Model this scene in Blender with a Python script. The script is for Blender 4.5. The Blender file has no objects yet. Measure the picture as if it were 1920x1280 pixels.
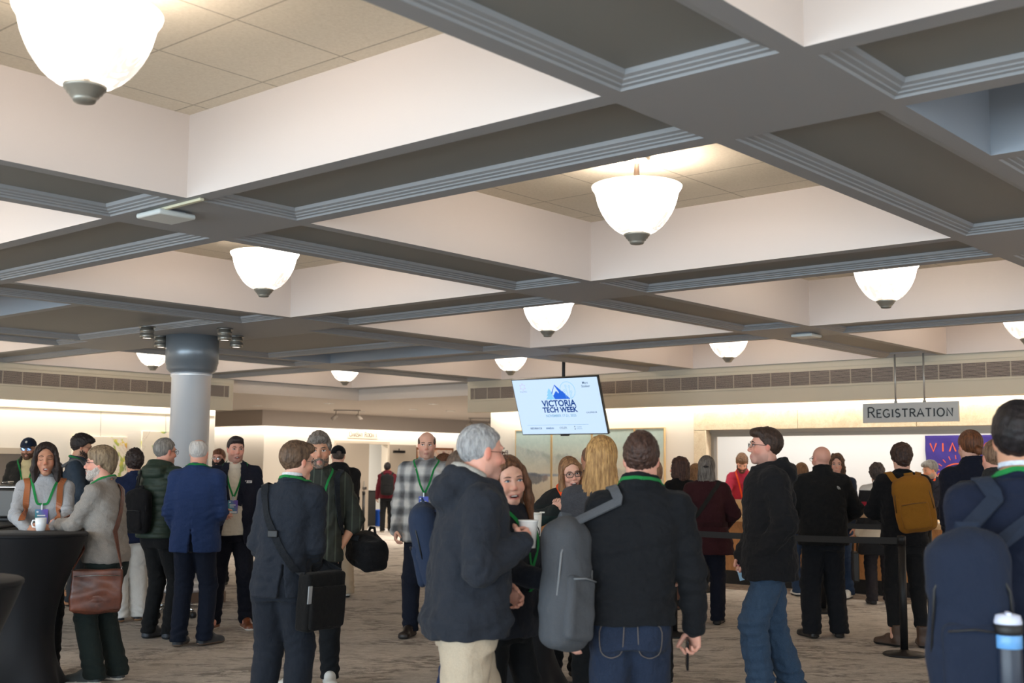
import bpy, bmesh, math, random
import numpy as np
import openvdb
from mathutils import Vector, Matrix
from mathutils.bvhtree import BVHTree
PI = math.pi
SC = bpy.context.scene
COL = SC.collection
# ------------------------------------------------------------------ camera numbers
CAMH = 1.54
FPX, YAW, PITCH, ROLL = 2228.887, math.radians(40.83048), math.radians(6.10069), math.radians(0.46713)
_f = np.array([math.cos(PITCH)*math.cos(YAW), math.cos(PITCH)*math.sin(YAW), math.sin(PITCH)])
_r = np.cross(_f, [0, 0, 1]); _r /= np.linalg.norm(_r); _u = np.cross(_r, _f)
CR = math.cos(ROLL)*_r + math.sin(ROLL)*_u
CU = -math.sin(ROLL)*_r + math.cos(ROLL)*_u
CF = _f
def at(x, d):
    """floor point that lies at forward depth d along image column x (taken on the horizon)"""
    D = CF + CR*((x-960)/FPX) + CU*((640-(870.4+x*0.00814))/FPX)
    p = D*d
    return np.array([p[0], p[1], 0.0])
def on(x, y, z=None, u=None, v=None):
    D = CF + CR*((x-960)/FPX) + CU*((640-y)/FPX)
    t = (z-CAMH)/D[2] if z is not None else (u/D[0] if u is not None else v/D[1])
    return np.array([0, 0, CAMH]) + D*t

# ------------------------------------------------------------------ materials
def lin(c):
    out = []
    for v in c[:3]:
        v = v/255.0
        out.append(v/12.92 if v <= 0.04045 else ((v+0.055)/1.055)**2.4)
    return (out[0], out[1], out[2], 1.0)
class NT:
    def __init__(s, name):
        s.m = bpy.data.materials.new(name); s.m.use_nodes = True
        s.t = s.m.node_tree; s.b = s.t.nodes['Principled BSDF']; s.out = s.t.nodes['Material Output']
    def n(s, typ, **kw):
        nd = s.t.nodes.new(typ)
        for k, v in kw.items():
            if k in nd.inputs: nd.inputs[k].default_value = v
            else: setattr(nd, k, v)
        return nd
    def l(s, a, b): s.t.links.new(a, b)
    def coord(s, kind='Object', scale=(1, 1, 1), rot=(0, 0, 0), loc=(0, 0, 0)):
        tc = s.n('ShaderNodeTexCoord'); mp = s.n('ShaderNodeMapping')
        mp.inputs['Scale'].default_value = scale; mp.inputs['Rotation'].default_value = rot; mp.inputs['Location'].default_value = loc
        s.l(tc.outputs[kind], mp.inputs['Vector']); return mp.outputs['Vector']
    def noise(s, vec, scale, detail=3, rough=.55, dist=0):
        nd = s.n('ShaderNodeTexNoise'); nd.inputs['Scale'].default_value = scale; nd.inputs['Detail'].default_value = detail
        nd.inputs['Roughness'].default_value = rough; nd.inputs['Distortion'].default_value = dist
        if vec is not None: s.l(vec, nd.inputs['Vector'])
        return nd.outputs['Fac']
    def ramp(s, fac, stops, interp='LINEAR'):
        nd = s.n('ShaderNodeValToRGB'); cr = nd.color_ramp; cr.interpolation = interp
        while len(cr.elements) < len(stops): cr.elements.new(.5)
        for e, (p, c) in zip(cr.elements, stops):
            e.position = p; e.color = c if len(c) == 4 else lin(c)
        s.l(fac, nd.inputs['Fac']); return nd.outputs['Color']
    def mix(s, fac, a, b, typ='MIX'):
        nd = s.n('ShaderNodeMix', data_type='RGBA', blend_type=typ)
        for sock, v in ((nd.inputs['Factor'], fac), (nd.inputs['A'], a), (nd.inputs['B'], b)):
            pass
        f_, a_, b_ = nd.inputs[0], nd.inputs[6], nd.inputs[7]
        for sock, v in ((f_, fac), (a_, a), (b_, b)):
            if hasattr(v, 'links'): s.l(v, sock)
            else: sock.default_value = v
        return nd.outputs[2]
    def math(s, op, a, b=0.0, c=0.0):
        nd = s.n('ShaderNodeMath', operation=op)
        for sock, v in zip(nd.inputs, (a, b, c)):
            if hasattr(v, 'links'): s.l(v, sock)
            else: sock.default_value = v
        return nd.outputs[0]
    def bump(s, h, strength=.3, dist=.01):
        nd = s.n('ShaderNodeBump'); nd.inputs['Strength'].default_value = strength; nd.inputs['Distance'].default_value = dist
        s.l(h, nd.inputs['Height']); s.l(nd.outputs['Normal'], s.b.inputs['Normal'])
    def base(s, c):
        if hasattr(c, 'links'): s.l(c, s.b.inputs['Base Color'])
        else: s.b.inputs['Base Color'].default_value = c
    def set(s, **kw):
        for k, v in kw.items(): s.b.inputs[k.replace('_', ' ')].default_value = v
        return s
M = {}
def plain(name, c, rough=.6, metal=0.0, spec=.5, bump=0, bscale=200):
    if name in M: return M[name]
    t = NT(name); t.base(lin(c)); t.set(Roughness=rough, Metallic=metal); t.b.inputs['Specular IOR Level'].default_value = spec
    if bump: t.bump(t.noise(t.coord(), bscale, 2), bump, .002)
    M[name] = t.m; return t.m
def fabric(name, c, var=.18, fold=.35, fscale=9, weave=500, rough=.92, spec=.2, heather=0.0):
    """cloth: colour with slight weave variation, soft folds and weave in the bump"""
    if name in M: return M[name]
    t = NT(name); v = t.coord(); L = lin(c)
    w = t.noise(v, weave if not heather else 420, 2)
    lo = tuple(max(0, x*(1-var-heather*.8)) for x in L[:3])+(1,); hi = tuple(min(1, x*(1+var+heather)+.002) for x in L[:3])+(1,)
    t.base(t.ramp(w, [(.3, lo), (.7, hi)])); t.set(Roughness=rough); t.b.inputs['Specular IOR Level'].default_value = spec
    t.b.inputs['Sheen Weight'].default_value = .03
    f1 = t.noise(t.coord(scale=(1, 1, .75)), fscale, 2, .5, .6)
    f2 = t.noise(t.coord(scale=(1, 1, .6)), fscale*3.1, 3, .55, .8)
    t.bump(t.math('ADD', t.math('ADD', f1, t.math('MULTIPLY', f2, .42)), t.math('MULTIPLY', w, .04)), fold*1.25, .03)
    M[name] = t.m; return t.m
def emit(name, c, strength):
    if name in M: return M[name]
    t = NT(name); t.base((0, 0, 0, 1)); t.b.inputs['Emission Color'].default_value = lin(c); t.b.inputs['Emission Strength'].default_value = strength
    t.b.inputs['Specular IOR Level'].default_value = 0
    M[name] = t.m; return t.m

# ------------------------------------------------------------------ objects
def tag(o, label=None, cat=None, group=None, kind=None):
    if label: o['label'] = label
    if cat: o['category'] = cat
    if group: o['group'] = group
    if kind: o['kind'] = kind
    return o
def empty(name, loc=(0, 0, 0), rz=0.0, label=None, cat=None, group=None):
    o = bpy.data.objects.new(name, None); COL.objects.link(o); o.empty_display_size = .1
    o.location = Vector([float(q) for q in loc]); o.rotation_euler = (0, 0, rz); tag(o, label, cat, group); return o
def link(name, me, mats, parent=None, loc=None, kind=None):
    if not isinstance(mats, (list, tuple)): mats = [mats]
    if len(me.materials) == 0:
        for m in mats: me.materials.append(m)
    o = bpy.data.objects.new(name, me); COL.objects.link(o)
    if parent is not None: o.parent = parent
    if loc is not None: o.location = Vector([float(q) for q in loc])
    if kind: o['kind'] = kind
    return o
def copy_tree(o, parent=None):
    c = o.copy(); COL.objects.link(c); c.parent = parent
    for ch in list(o.children): copy_tree(ch, c)
    return c
class MB:
    """collects shapes into one mesh"""
    def __init__(s): s.bm = bmesh.new(); s.mi = 0
    def _m(s, faces, smooth):
        for f in faces: f.material_index = s.mi; f.smooth = smooth
    def box(s, lo, hi, bevel=0.0, M4=None):
        lo, hi = Vector([float(q) for q in lo]), Vector([float(q) for q in hi])
        vs = [s.bm.verts.new((x, y, z)) for x in (lo.x, hi.x) for y in (lo.y, hi.y) for z in (lo.z, hi.z)]
        idx = [(0, 1, 3, 2), (4, 6, 7, 5), (0, 4, 5, 1), (2, 3, 7, 6), (0, 2, 6, 4), (1, 5, 7, 3)]
        fs = [s.bm.faces.new([vs[i] for i in q]) for q in idx]; s._m(fs, False)
        if bevel:
            es = list({e for f in fs for e in f.edges})
            r = bmesh.ops.bevel(s.bm, geom=es, offset=bevel, segments=2, affect='EDGES', profile=.5)
            s._m(r['faces'], True); vs = list({v for f in r['faces'] for v in f.verts} | {v for f in fs if f.is_valid for v in f.verts})
        if M4 is not None:
            for v in vs: v.co = M4 @ v.co
        return s
    def face(s, pts, smooth=False):
        f = s.bm.faces.new([s.bm.verts.new([float(q) for q in p]) for p in pts]); s._m([f], smooth); return s
    def lathe(s, prof, c=(0, 0, 0), seg=32, cap=True, fn=None):
        rings = []
        for (r, z) in prof:
            ring = []
            for k in range(seg):
                a = 2*PI*k/seg; rr = r if fn is None else fn(a, r, z)
                ring.append(s.bm.verts.new((c[0]+rr*math.cos(a), c[1]+rr*math.sin(a), c[2]+z)))
            rings.append(ring)
        fs = []
        for A, B in zip(rings, rings[1:]):
            for k in range(seg): fs.append(s.bm.faces.new((A[k], A[(k+1) % seg], B[(k+1) % seg], B[k])))
        s._m(fs, True)
        if cap:
            for ring, rev in ((rings[0], True), (rings[-1], False)):
                f = s.bm.faces.new(ring[::-1] if rev else ring); s._m([f], False)
        return s
    def tube(s, pts, r, seg=8, closed=False, flat=None):
        """round tube along points; flat=(w,h,normals) gives a ribbon-like oval section"""
        P = [Vector([float(q) for q in p]) for p in pts]; n = len(P); rings = []
        up = None
        for i in range(n):
            a = P[i-1] if (i > 0 or closed) else P[i]; b = P[(i+1) % n] if (i < n-1 or closed) else P[i]
            t = (b-a).normalized()
            if up is None: up = Vector((0, 0, 1)) if abs(t.z) < .9 else Vector((1, 0, 0))
            x = t.cross(up).normalized(); y = x.cross(t).normalized(); up = y
            rr = r[i] if isinstance(r, (list, tuple)) else r
            rings.append([s.bm.verts.new(P[i]+x*math.cos(2*PI*k/seg)*rr+y*math.sin(2*PI*k/seg)*rr) for k in range(seg)])
        fs = []
        for i in range(n if closed else n-1):
            A, B = rings[i], rings[(i+1) % n]
            for k in range(seg): fs.append(s.bm.faces.new((A[k], A[(k+1) % seg], B[(k+1) % seg], B[k])))
        if not closed:
            fs.append(s.bm.faces.new(rings[0][::-1])); fs.append(s.bm.faces.new(rings[-1]))
        s._m(fs, True); return s
    def ribbon(s, pts, nrm, w, t=.003):
        """flat strap along pts with surface normals nrm"""
        P = [Vector([float(q) for q in p]) for p in pts]; N = [Vector([float(q) for q in p]).normalized() for p in nrm]; n = len(P); rings = []
        for i in range(n):
            T = (P[min(i+1, n-1)]-P[max(i-1, 0)]).normalized(); x = T.cross(N[i]).normalized(); y = x.cross(T).normalized()*t/2; x = x*w/2
            rings.append([s.bm.verts.new(P[i]+q) for q in (x-y, x+y, -x+y, -x-y)])
        fs = []
        for A, B in zip(rings, rings[1:]):
            for k in range(4): fs.append(s.bm.faces.new((A[k], A[(k+1) % 4], B[(k+1) % 4], B[k])))
        fs += [s.bm.faces.new(rings[0][::-1]), s.bm.faces.new(rings[-1])]
        s._m(fs, False); return s
    def prism(s, poly, z0, z1, M4=None):
        """poly: list of (x,y) counter-clockwise, extruded z0..z1, then mapped by M4"""
        a = [s.bm.verts.new((p[0], p[1], z0)) for p in poly]; b = [s.bm.verts.new((p[0], p[1], z1)) for p in poly]; n = len(poly)
        fs = [s.bm.faces.new(a[::-1]), s.bm.faces.new(b)]+[s.bm.faces.new((a[i], a[(i+1) % n], b[(i+1) % n], b[i])) for i in range(n)]
        s._m(fs, False)
        if M4 is not None:
            for v in a+b: v.co = M4 @ v.co
        return s
    def stroke(s, pts, w, z0, z1, closed=False, M4=None):
        """flat line of width w through 2-D points, extruded z0..z1"""
        n = len(pts); L, R = [], []
        for i in range(n):
            a = pts[(i-1) % n] if (i > 0 or closed) else pts[i]; b = pts[(i+1) % n] if (i < n-1 or closed) else pts[i]
            dx, dy = b[0]-a[0], b[1]-a[1]; q = math.hypot(dx, dy) or 1
            nx, ny = -dy/q*w/2, dx/q*w/2
            L.append((pts[i][0]+nx, pts[i][1]+ny)); R.append((pts[i][0]-nx, pts[i][1]-ny))
        for i in range(n if closed else n-1):
            j = (i+1) % n; s.prism([R[i], R[j], L[j], L[i]], z0, z1, M4)
        return s
    def sphere(s, c, r, seg=16, rings=10):
        r = (r, r, r) if not isinstance(r, (tuple, list)) else r
        mat = Matrix.Translation([float(q) for q in c]) @ Matrix.Diagonal((r[0], r[1], r[2], 1))
        q = bmesh.ops.create_uvsphere(s.bm, u_segments=seg, v_segments=rings, radius=1, matrix=mat)
        s._m({f for v in q['verts'] for f in v.link_faces}, True); return s
    def mesh(s, name, fix=True):
        if fix: bmesh.ops.recalc_face_normals(s.bm, faces=s.bm.faces)
        me = bpy.data.meshes.new(name); s.bm.to_mesh(me); s.bm.free(); return me
    def build(s, name, mats, parent=None, loc=None, kind=None, label=None):
        o = link(name, s.mesh(name), mats, parent, loc, kind)
        if label: o['label'] = label
        return o
def text_mesh(body, size, extrude, font_bold=0.0, align='CENTER', space=1.0):
    cu = bpy.data.curves.new('txt', 'FONT'); cu.body = body; cu.size = size; cu.extrude = extrude; cu.offset = font_bold; cu.align_x = align; cu.align_y = 'CENTER'; cu.space_character = space
    cu.resolution_u = 3
    o = bpy.data.objects.new('txt', cu); COL.objects.link(o); dg = bpy.context.evaluated_depsgraph_get(); dg.update()
    me = bpy.data.meshes.new_from_object(o.evaluated_get(dg)); bpy.data.objects.remove(o); me.materials.clear(); return me
def frame_matrix(o, x, y, z):
    m = Matrix.Identity(4)
    for k, a in enumerate((x, y, z)):
        for r in range(3): m[r][k] = float(a[r])
    for r in range(3): m[r][3] = float(o[r])
    return m

# ------------------------------------------------------------------ distance-field modelling
def V3(*a): return np.array(a, dtype=np.float64)
def nrm(v): return v/(np.linalg.norm(v)+1e-12)
class SDF:
    B = .05
    def __init__(s, lo, hi, res):
        s.res = res; s.lo = np.array(lo, float)-3*res
        s.n = np.ceil((np.array(hi, float)-s.lo)/res).astype(int)+4
        s.d = np.full(s.n, s.B, np.float32)
        s.ax = [(s.lo[k]+res*np.arange(s.n[k])).astype(np.float32) for k in range(3)]
    def put(s, lo, hi, fn, k=0.0, op='+'):
        m = s.B+k; sl, g = [], []
        for q in range(3):
            i0 = max(0, int((lo[q]-m-s.lo[q])/s.res)); i1 = min(s.n[q], int((hi[q]+m-s.lo[q])/s.res)+2)
            if i1 <= i0: return
            sl.append(slice(i0, i1)); sh = [1, 1, 1]; sh[q] = -1; g.append(s.ax[q][i0:i1].reshape(sh))
        sl = tuple(sl); a = s.d[sl]; b = np.broadcast_to(fn(*g), a.shape).astype(np.float32)
        if op == '-':
            b = -b
            if k > 0: h = np.clip(.5-.5*(b-a)/k, 0, 1); r = b*(1-h)+a*h+k*h*(1-h)
            else: r = np.maximum(a, b)
        elif op == '&':
            if k > 0: h = np.clip(.5-.5*(b-a)/k, 0, 1); r = b*(1-h)+a*h+k*h*(1-h)
            else: r = np.maximum(a, b)
        else:
            if k > 0: h = np.clip(.5+.5*(b-a)/k, 0, 1); r = b*(1-h)+a*h-k*h*(1-h)
            else: r = np.minimum(a, b)
        s.d[sl] = np.minimum(r, s.B)
    def cap(s, a, b, ra, rb=None, k=.0, op='+'):
        rb = ra if rb is None else rb; a = np.asarray(a, float); b = np.asarray(b, float); ab = b-a; L = float(ab@ab)+1e-12; rm = max(ra, rb)
        def fn(X, Y, Z):
            px, py, pz = X-a[0], Y-a[1], Z-a[2]
            t = np.clip((px*ab[0]+py*ab[1]+pz*ab[2])/L, 0, 1)
            return np.sqrt((px-t*ab[0])**2+(py-t*ab[1])**2+(pz-t*ab[2])**2)-(ra+(rb-ra)*t)
        s.put(np.minimum(a, b)-rm, np.maximum(a, b)+rm, fn, k, op)
    def chain(s, pts, rs, k=.0, op='+'):
        for i in range(len(pts)-1): s.cap(pts[i], pts[i+1], rs[i], rs[i+1], k, op)
    def ell(s, c, r, R=None, k=.0, op='+'):
        c = np.asarray(c, float); r = np.asarray(r, float); R = np.eye(3) if R is None else R
        e = np.sqrt(((R*r)**2).sum(1))
        def fn(X, Y, Z):
            px, py, pz = X-c[0], Y-c[1], Z-c[2]
            q = [(R[0, i]*px+R[1, i]*py+R[2, i]*pz)/r[i] for i in range(3)]
            k0 = np.sqrt(q[0]**2+q[1]**2+q[2]**2); k1 = np.sqrt((q[0]/r[0])**2+(q[1]/r[1])**2+(q[2]/r[2])**2)
            return k0*(k0-1)/(k1+1e-6)
        s.put(c-e, c+e, fn, k, op)
    def rbox(s, c, h, rad, R=None, k=.0, op='+'):
        c = np.asarray(c, float); h = np.asarray(h, float); R = np.eye(3) if R is None else R
        e = (np.abs(R)*h).sum(1)
        def fn(X, Y, Z):
            px, py, pz = X-c[0], Y-c[1], Z-c[2]
            q = [np.abs(R[0, i]*px+R[1, i]*py+R[2, i]*pz)-(h[i]-rad) for i in range(3)]
            return np.sqrt(sum(np.maximum(v, 0)**2 for v in q))+np.minimum(np.maximum(np.maximum(q[0], q[1]), q[2]), 0)-rad
        s.put(c-e, c+e, fn, k, op)
    def loft(s, st, k=.0, op='+', cx=None, cy=None, tw=None, pw=2.3):
        """vertical stack of ovals: st rows (z, rx, ry); cx,cy,tw functions of z"""
        st = np.array(sorted(st)); z0, z1 = st[0, 0], st[-1, 0]; rm = st[:, 1:3].max()+.05
        zz = np.linspace(z0, z1, 60); px = np.interp(zz, st[:, 0], st[:, 1]); py = np.interp(zz, st[:, 0], st[:, 2])
        for _ in range(3):
            px[1:-1] = (px[:-2]+2*px[1:-1]+px[2:])/4; py[1:-1] = (py[:-2]+2*py[1:-1]+py[2:])/4
        def fn(X, Y, Z):
            rx = np.interp(Z, zz, px).astype(np.float32); ry = np.interp(Z, zz, py).astype(np.float32)
            ox = cx(Z) if cx else 0; oy = cy(Z) if cy else 0
            x, y = X-ox, Y-oy
            if tw is not None:
                a = tw(Z); c_, s_ = np.cos(a), np.sin(a); x, y = c_*x+s_*y, -s_*x+c_*y
            q = (np.abs(x/rx)**pw+np.abs(y/ry)**pw)**(1/pw)
            d = (q-1)*np.minimum(rx, ry)
            dz = np.maximum(z0-Z, Z-z1)
            return np.maximum(d, dz)
        ctr = [float(np.mean(cx(np.array([z0, z1]))) if cx else 0), float(np.mean(cy(np.array([z0, z1]))) if cy else 0)]
        s.put((ctr[0]-rm-.1, ctr[1]-rm-.1, z0), (ctr[0]+rm+.1, ctr[1]+rm+.1, z1), fn, k, op)
    def fn(s, f, k=.0, op='&'):
        s.put(s.lo-1, s.lo+s.n*s.res+1, f, k, op)
    def mesh(s):
        g = openvdb.FloatGrid(s.B); g.copyFromArray(s.d)
        P, T, Q = g.convertToPolygons(isovalue=0.0, adaptivity=0.0)
        P = np.asarray(P, float)*s.res+s.lo
        Q = np.asarray(Q, np.int64)
        return P, Q
def normals(P, Q):
    n = np.cross(P[Q[:, 2]]-P[Q[:, 0]], P[Q[:, 3]]-P[Q[:, 1]])
    N = np.zeros_like(P)
    for k in range(3):
        N[:, k] = sum(np.bincount(Q[:, j], n[:, k], len(P)) for j in range(4))
    return N/(np.linalg.norm(N, axis=1, keepdims=True)+1e-12)
_flip = None
def orient(P, Q):
    """make quads face outwards"""
    n = np.cross(P[Q[:, 2]]-P[Q[:, 0]], P[Q[:, 3]]-P[Q[:, 1]]); c = P[Q].mean(1)
    vol = (n*(c-P.mean(0))).sum()
    return Q if vol > 0 else Q[:, ::-1]
def smooth(P, Q, it=2, w=.5):
    for _ in range(it):
        A = np.zeros_like(P); cnt = np.zeros(len(P))
        for j in range(4):
            a, b = Q[:, j], Q[:, (j+1) % 4]
            for k in range(3): A[:, k] += np.bincount(a, P[b, k], len(P))+np.bincount(b, P[a, k], len(P))
            cnt += np.bincount(a, minlength=len(P))+np.bincount(b, minlength=len(P))
        P = P*(1-w)+w*A/np.maximum(cnt, 1)[:, None]
    return P
def folds(P, N, amp, scale, seed, stretch=(1, 1, 1.6)):
    """cloth folds: warped waves pushed along the normal"""
    rs = np.random.RandomState(seed); q = P*np.array(stretch)*scale; f = np.zeros(len(P))
    w = np.stack([np.sin(q@rs.normal(size=3)*1.3+rs.rand()*6) for _ in range(3)], 1)
    for i in range(5):
        d = nrm(rs.normal(size=3)+np.array([0, 0, .8*rs.choice([-1, 1])]))
        f += np.sin(q@d*(1.2+.5*i)+1.6*w[:, i % 3]+rs.rand()*6)/(1+.35*i)
    return P+N*(amp*f/2.2)[:, None]
def quads_mesh(name, P, Q, mi=None, pig=None):
    me = bpy.data.meshes.new(name); n, m = len(P), len(Q)
    me.vertices.add(n); me.vertices.foreach_set('co', P.astype(np.float32).ravel())
    me.loops.add(4*m); me.loops.foreach_set('vertex_index', Q.astype(np.int32).ravel())
    me.polygons.add(m); me.polygons.foreach_set('loop_start', np.arange(0, 4*m, 4, dtype=np.int32))
    if mi is not None: me.polygons.foreach_set('material_index', mi.astype(np.int32))
    me.update(calc_edges=True); me.shade_smooth()
    if pig is not None:
        ca = me.color_attributes.new('pigment', 'FLOAT_COLOR', 'POINT'); ca.data.foreach_set('color', pig.astype(np.float32).ravel())
    return me
def rot(yaw=0, pitch=0, roll=0):
    """columns x forward, y left, z up; pitch>0 looks down, roll>0 tips to the right"""
    cy, sy, cp, sp, cr, sr = math.cos(yaw), math.sin(yaw), math.cos(pitch), math.sin(pitch), math.cos(roll), math.sin(roll)
    Rz = np.array([[cy, -sy, 0], [sy, cy, 0], [0, 0, 1]]); Ry = np.array([[cp, 0, sp], [0, 1, 0], [-sp, 0, cp]]); Rx = np.array([[1, 0, 0], [0, cr, -sr], [0, sr, cr]])
    return Rz@Ry@Rx
# ------------------------------------------------------------------ people
def skin_mat():
    if 'skin' in M: return M['skin']
    t = NT('skin'); at_ = t.n('ShaderNodeVertexColor', layer_name='pigment')
    t.l(at_.outputs['Color'], t.b.inputs['Base Color']); t.set(Roughness=.48)
    t.b.inputs['Subsurface Weight'].default_value = .12; t.b.inputs['Subsurface Radius'].default_value = (.01, .004, .002); t.b.inputs['Specular IOR Level'].default_value = .35
    t.bump(t.noise(t.coord(), 220, 2), .06, .002)
    M['skin'] = t.m; return t.m
def hair_mat(name, c, c2=None, bands=70, rough=.5):
    if name in M: return M[name]
    t = NT(name); v = t.coord(scale=(1, 1, .12)); n = t.noise(v, bands, 3, .6)
    c2 = c2 or tuple(min(255, q*1.6+8) for q in c)
    t.base(t.ramp(n, [(.35, c), (.68, c2)])); t.set(Roughness=rough); t.b.inputs['Specular IOR Level'].default_value = .3
    t.bump(t.noise(t.coord(scale=(1, 1, .22)), bands*2.2, 3, .6), .7, .006); M[name] = t.m; return t.m
SKIN = {'fair': (222, 172, 150), 'pink': (216, 160, 140), 'tan': (196, 146, 118), 'brown': (180, 130, 104), 'olive': (205, 155, 126)}
def ik(a, t, l1, l2, pole):
    d = t-a; L = min(max(np.linalg.norm(d), .12), l1+l2-.004); u = nrm(d)
    m = (l1*l1-l2*l2+L*L)/(2*L); h = math.sqrt(max(l1*l1-m*m, 1e-6)); p = nrm(np.asarray(pole, float)-u*(np.asarray(pole, float)@u))
    return a+u*m+p*h, a+u*L
class P: pass
PEOPLE = {}
ARM = {'hang': (.05, .235, .83), 'pocket': (.10, .215, .90), 'fold': (.26, .03, 1.10), 'phone': (.27, .05, 1.14), 'desk': (.42, .16, 1.02), 'behind': (-.12, .12, .95), 'front': (.20, .10, .98)}
def person(key, label, x=None, d=None, H=1.75, rel=0.0, skin='fair', bw=1.0, belly=0.0, female=False, lean=(0, 0), twist=0.0,
           head=(0, 0, 0), arms=('hang', 'hang'), poles=(None, None), curl=(.5, .5), hdir=(None, None), thumb=(None, None), feet=((-.02, .10, .12), (.03, -.10, -.12)),
           top=None, inner=None, legs=None, shoes=None, hair=None, face=None, glasses=None, cap=None, beard=None, res=None, pos=None, seed=None, lowbody=True, hips=0.0):
    """lean = shift of the shoulders (forward, left); head = turn left, look down, tip; arms left, right"""
    w = P(); s = H/1.75; w.s = s; w.H = H; hk = s**.6; w.hk = hk
    p0 = np.array(pos) if pos is not None else at(x, d)
    dist = float(p0@CF*1.0) if pos is not None else d; w.d = max(dist, 2)
    az = math.atan2(p0[1], p0[0]) if np.linalg.norm(p0[:2]) > .1 else YAW
    yaw = az+math.radians(rel)
    seed = seed if seed is not None else (sum(ord(c) for c in key)*7) % 9973
    res = res or min(.0105, max(.0048, w.d*.00072))
    root = empty('person', p0, yaw, label, 'person'); w.root = root; w.M = np.array(Matrix.Translation(p0) @ Matrix.Rotation(yaw, 4, 'Z')); w.yaw = yaw; w.p0 = p0
    fs = .88 if female else 1.0
    # spine
    zh, zs = .93*s, 1.44*s
    def cx(z): q = np.clip((z-zh)/(zs-zh), 0, 1.35); return (lean[0]*q**1.3+hips*0).astype(np.float32) if hasattr(q, 'astype') else lean[0]*q**1.3
    def cy(z): q = np.clip((z-zh)/(zs-zh), 0, 1.35); return lean[1]*q**1.2
    tw_ = math.radians(twist)
    def tw(z): q = np.clip((z-zh)/(zs-zh), 0, 1); return tw_*q
    w.cx, w.cy, w.tw = cx, cy, tw
    Rt = rot(tw_); off = V3(lean[0], lean[1], 0)
    sh = []
    for sd in (1, -1): sh.append(Rt@V3(-.012, sd*.158*bw*fs*s, 0)+V3(0, 0, 1.402*s)+off)
    w.sh = sh
    neck0 = V3(-.02*s, 0, 1.46*s)+off*1.02
    Rh = rot(tw_*.6+math.radians(head[0]), math.radians(head[1]), math.radians(head[2]))
    hc = V3(.018*s+lean[0]*1.25, lean[1]*1.2, H-.128*hk)+V3(max(0, head[1])*.0012, 0, -max(0, head[1])*.0006)
    w.hc, w.Rh = hc, Rh
    hp = lambda *a: hc+Rh@(np.array(a, float)*hk); w.hp = hp
    # arms
    w.el, w.wr, w.hf = [], [], []
    for i, sd in ((0, 1), (1, -1)):
        a = arms[i]; t = ARM[a] if isinstance(a, str) else a
        t = V3(t[0], t[1]*sd if isinstance(a, str) else t[1], t[2])*s
        if isinstance(a, str) and a in ('hang', 'pocket', 'behind'): t = t+V3(lean[0]*.5, lean[1]*.5, 0); t[1] += sd*(bw*fs-1)*.17*s
        pole = poles[i] or (-.8, sd*.38, -.4)
        e, wr = ik(sh[i], t, .285*s, .255*s, pole); w.el.append(e); w.wr.append(wr)
        f = nrm(V3(*hdir[i])) if hdir[i] is not None else nrm(wr-e); w.hf.append(f)
    # legs
    w.hip, w.kn, w.an, w.ft = [], [], [], []
    for i, sd in ((0, 1), (1, -1)):
        fx = feet[i]; lift = fx[3] if len(fx) > 3 else 0.0
        hp0 = V3(hips, sd*.077*s*(1.06 if female else 1), .91*s); an = V3(fx[0]*s-.02, fx[1]*s, .085*s+lift)
        kn, an = ik(hp0, an, .43*s, .415*s, (1, sd*.12, 0)); w.hip.append(hp0); w.kn.append(kn); w.an.append(an); w.ft.append(fx)
    # ---- body: one surface
    lo = np.min([w.wr[0]-.2, w.wr[1]-.2, w.an[0]-.12, w.an[1]-.12, hc-.17, w.el[0]-.1, w.el[1]-.1, V3(-.25, -.3, 0)], axis=0); hi = np.max([w.wr[0]+.2, w.wr[1]+.2, w.an[0]+.12, w.an[1]+.12, hc+.17, w.el[0]+.1, w.el[1]+.1, V3(.25, .3, 0)], axis=0)
    lo[2] = max(lo[2], .03); lo[0] = min(lo[0], lean[0]-.22); hi[0] = max(hi[0], lean[0]+.22)
    B = SDF(lo, hi, res); k = .035
    st = [(.83*s, .085, .13), (.93*s, .10, .15), (1.08*s, .085+belly*.5, .128*bw), (1.28*s, .10, .145*bw*fs), (1.40*s, .088, .14*bw*fs), (1.45*s, .07, .09*fs), (1.49*s, .052, .056)]
    B.loft([(a, b*s, c*s) for a, b, c in st], 0, cx=cx, cy=cy, tw=tw)
    if female:
        for sd in (1, -1): B.ell(Rt@V3(.085*s, sd*.07*s, 1.27*s)+off*.7, V3(.055, .06, .06)*s, None, .04)
    nr = (.050 if female else .058)*hk
    B.cap(neck0, hp(-.012, 0, -.05), nr*1.08, nr, .03)
    for i in (0, 1):
        B.cap(neck0+V3(0, 0, -.01), sh[i]+V3(0, 0, .008), .05*s, .045*s, .03)
        B.cap(sh[i], w.el[i], .048*s, .038*s, .03); B.cap(w.el[i], w.wr[i], .038*s, .026*s, .02)
        if lowbody:
            B.cap(w.hip[i], w.kn[i], .072*s, .05*s, .03); B.cap(w.kn[i], w.an[i], .05*s, .036*s, .02); B.cap(w.an[i], w.an[i]+V3(.08, 0, -.025), .035*s, .03*s, .02)
    # head
    E = lambda c, r, k=.02, op='+': B.ell(hp(*c), np.array(r)*hk, Rh, k, op)
    Cc = lambda a, b, ra, rb, k=.015, op='+': B.cap(hp(*a), hp(*b), ra*hk, rb*hk, k, op)
    fw = .94 if female else 1.0
    E((-.012, 0, .030), (.096, .074, .086), .02); E((.026, 0, -.040), (.060, .056*fw, .074), .03)
    Cc((.066, -.010, -.101), (.066, .010, -.101), .019*fw, .019*fw, .025)
    for sd in (1, -1):
        E((.0, sd*.050*fw, -.062), (.026, .012, .030), .03)
        E((.056, sd*.040, -.028), (.026, .020, .022), .02)
    Cc((.080, -.030, .026), (.080, .030, .026), .011, .011, .015)
    for sd in (1, -1): E((.096, sd*.032, .004), (.017, .017, .012), .012, '-')
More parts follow.
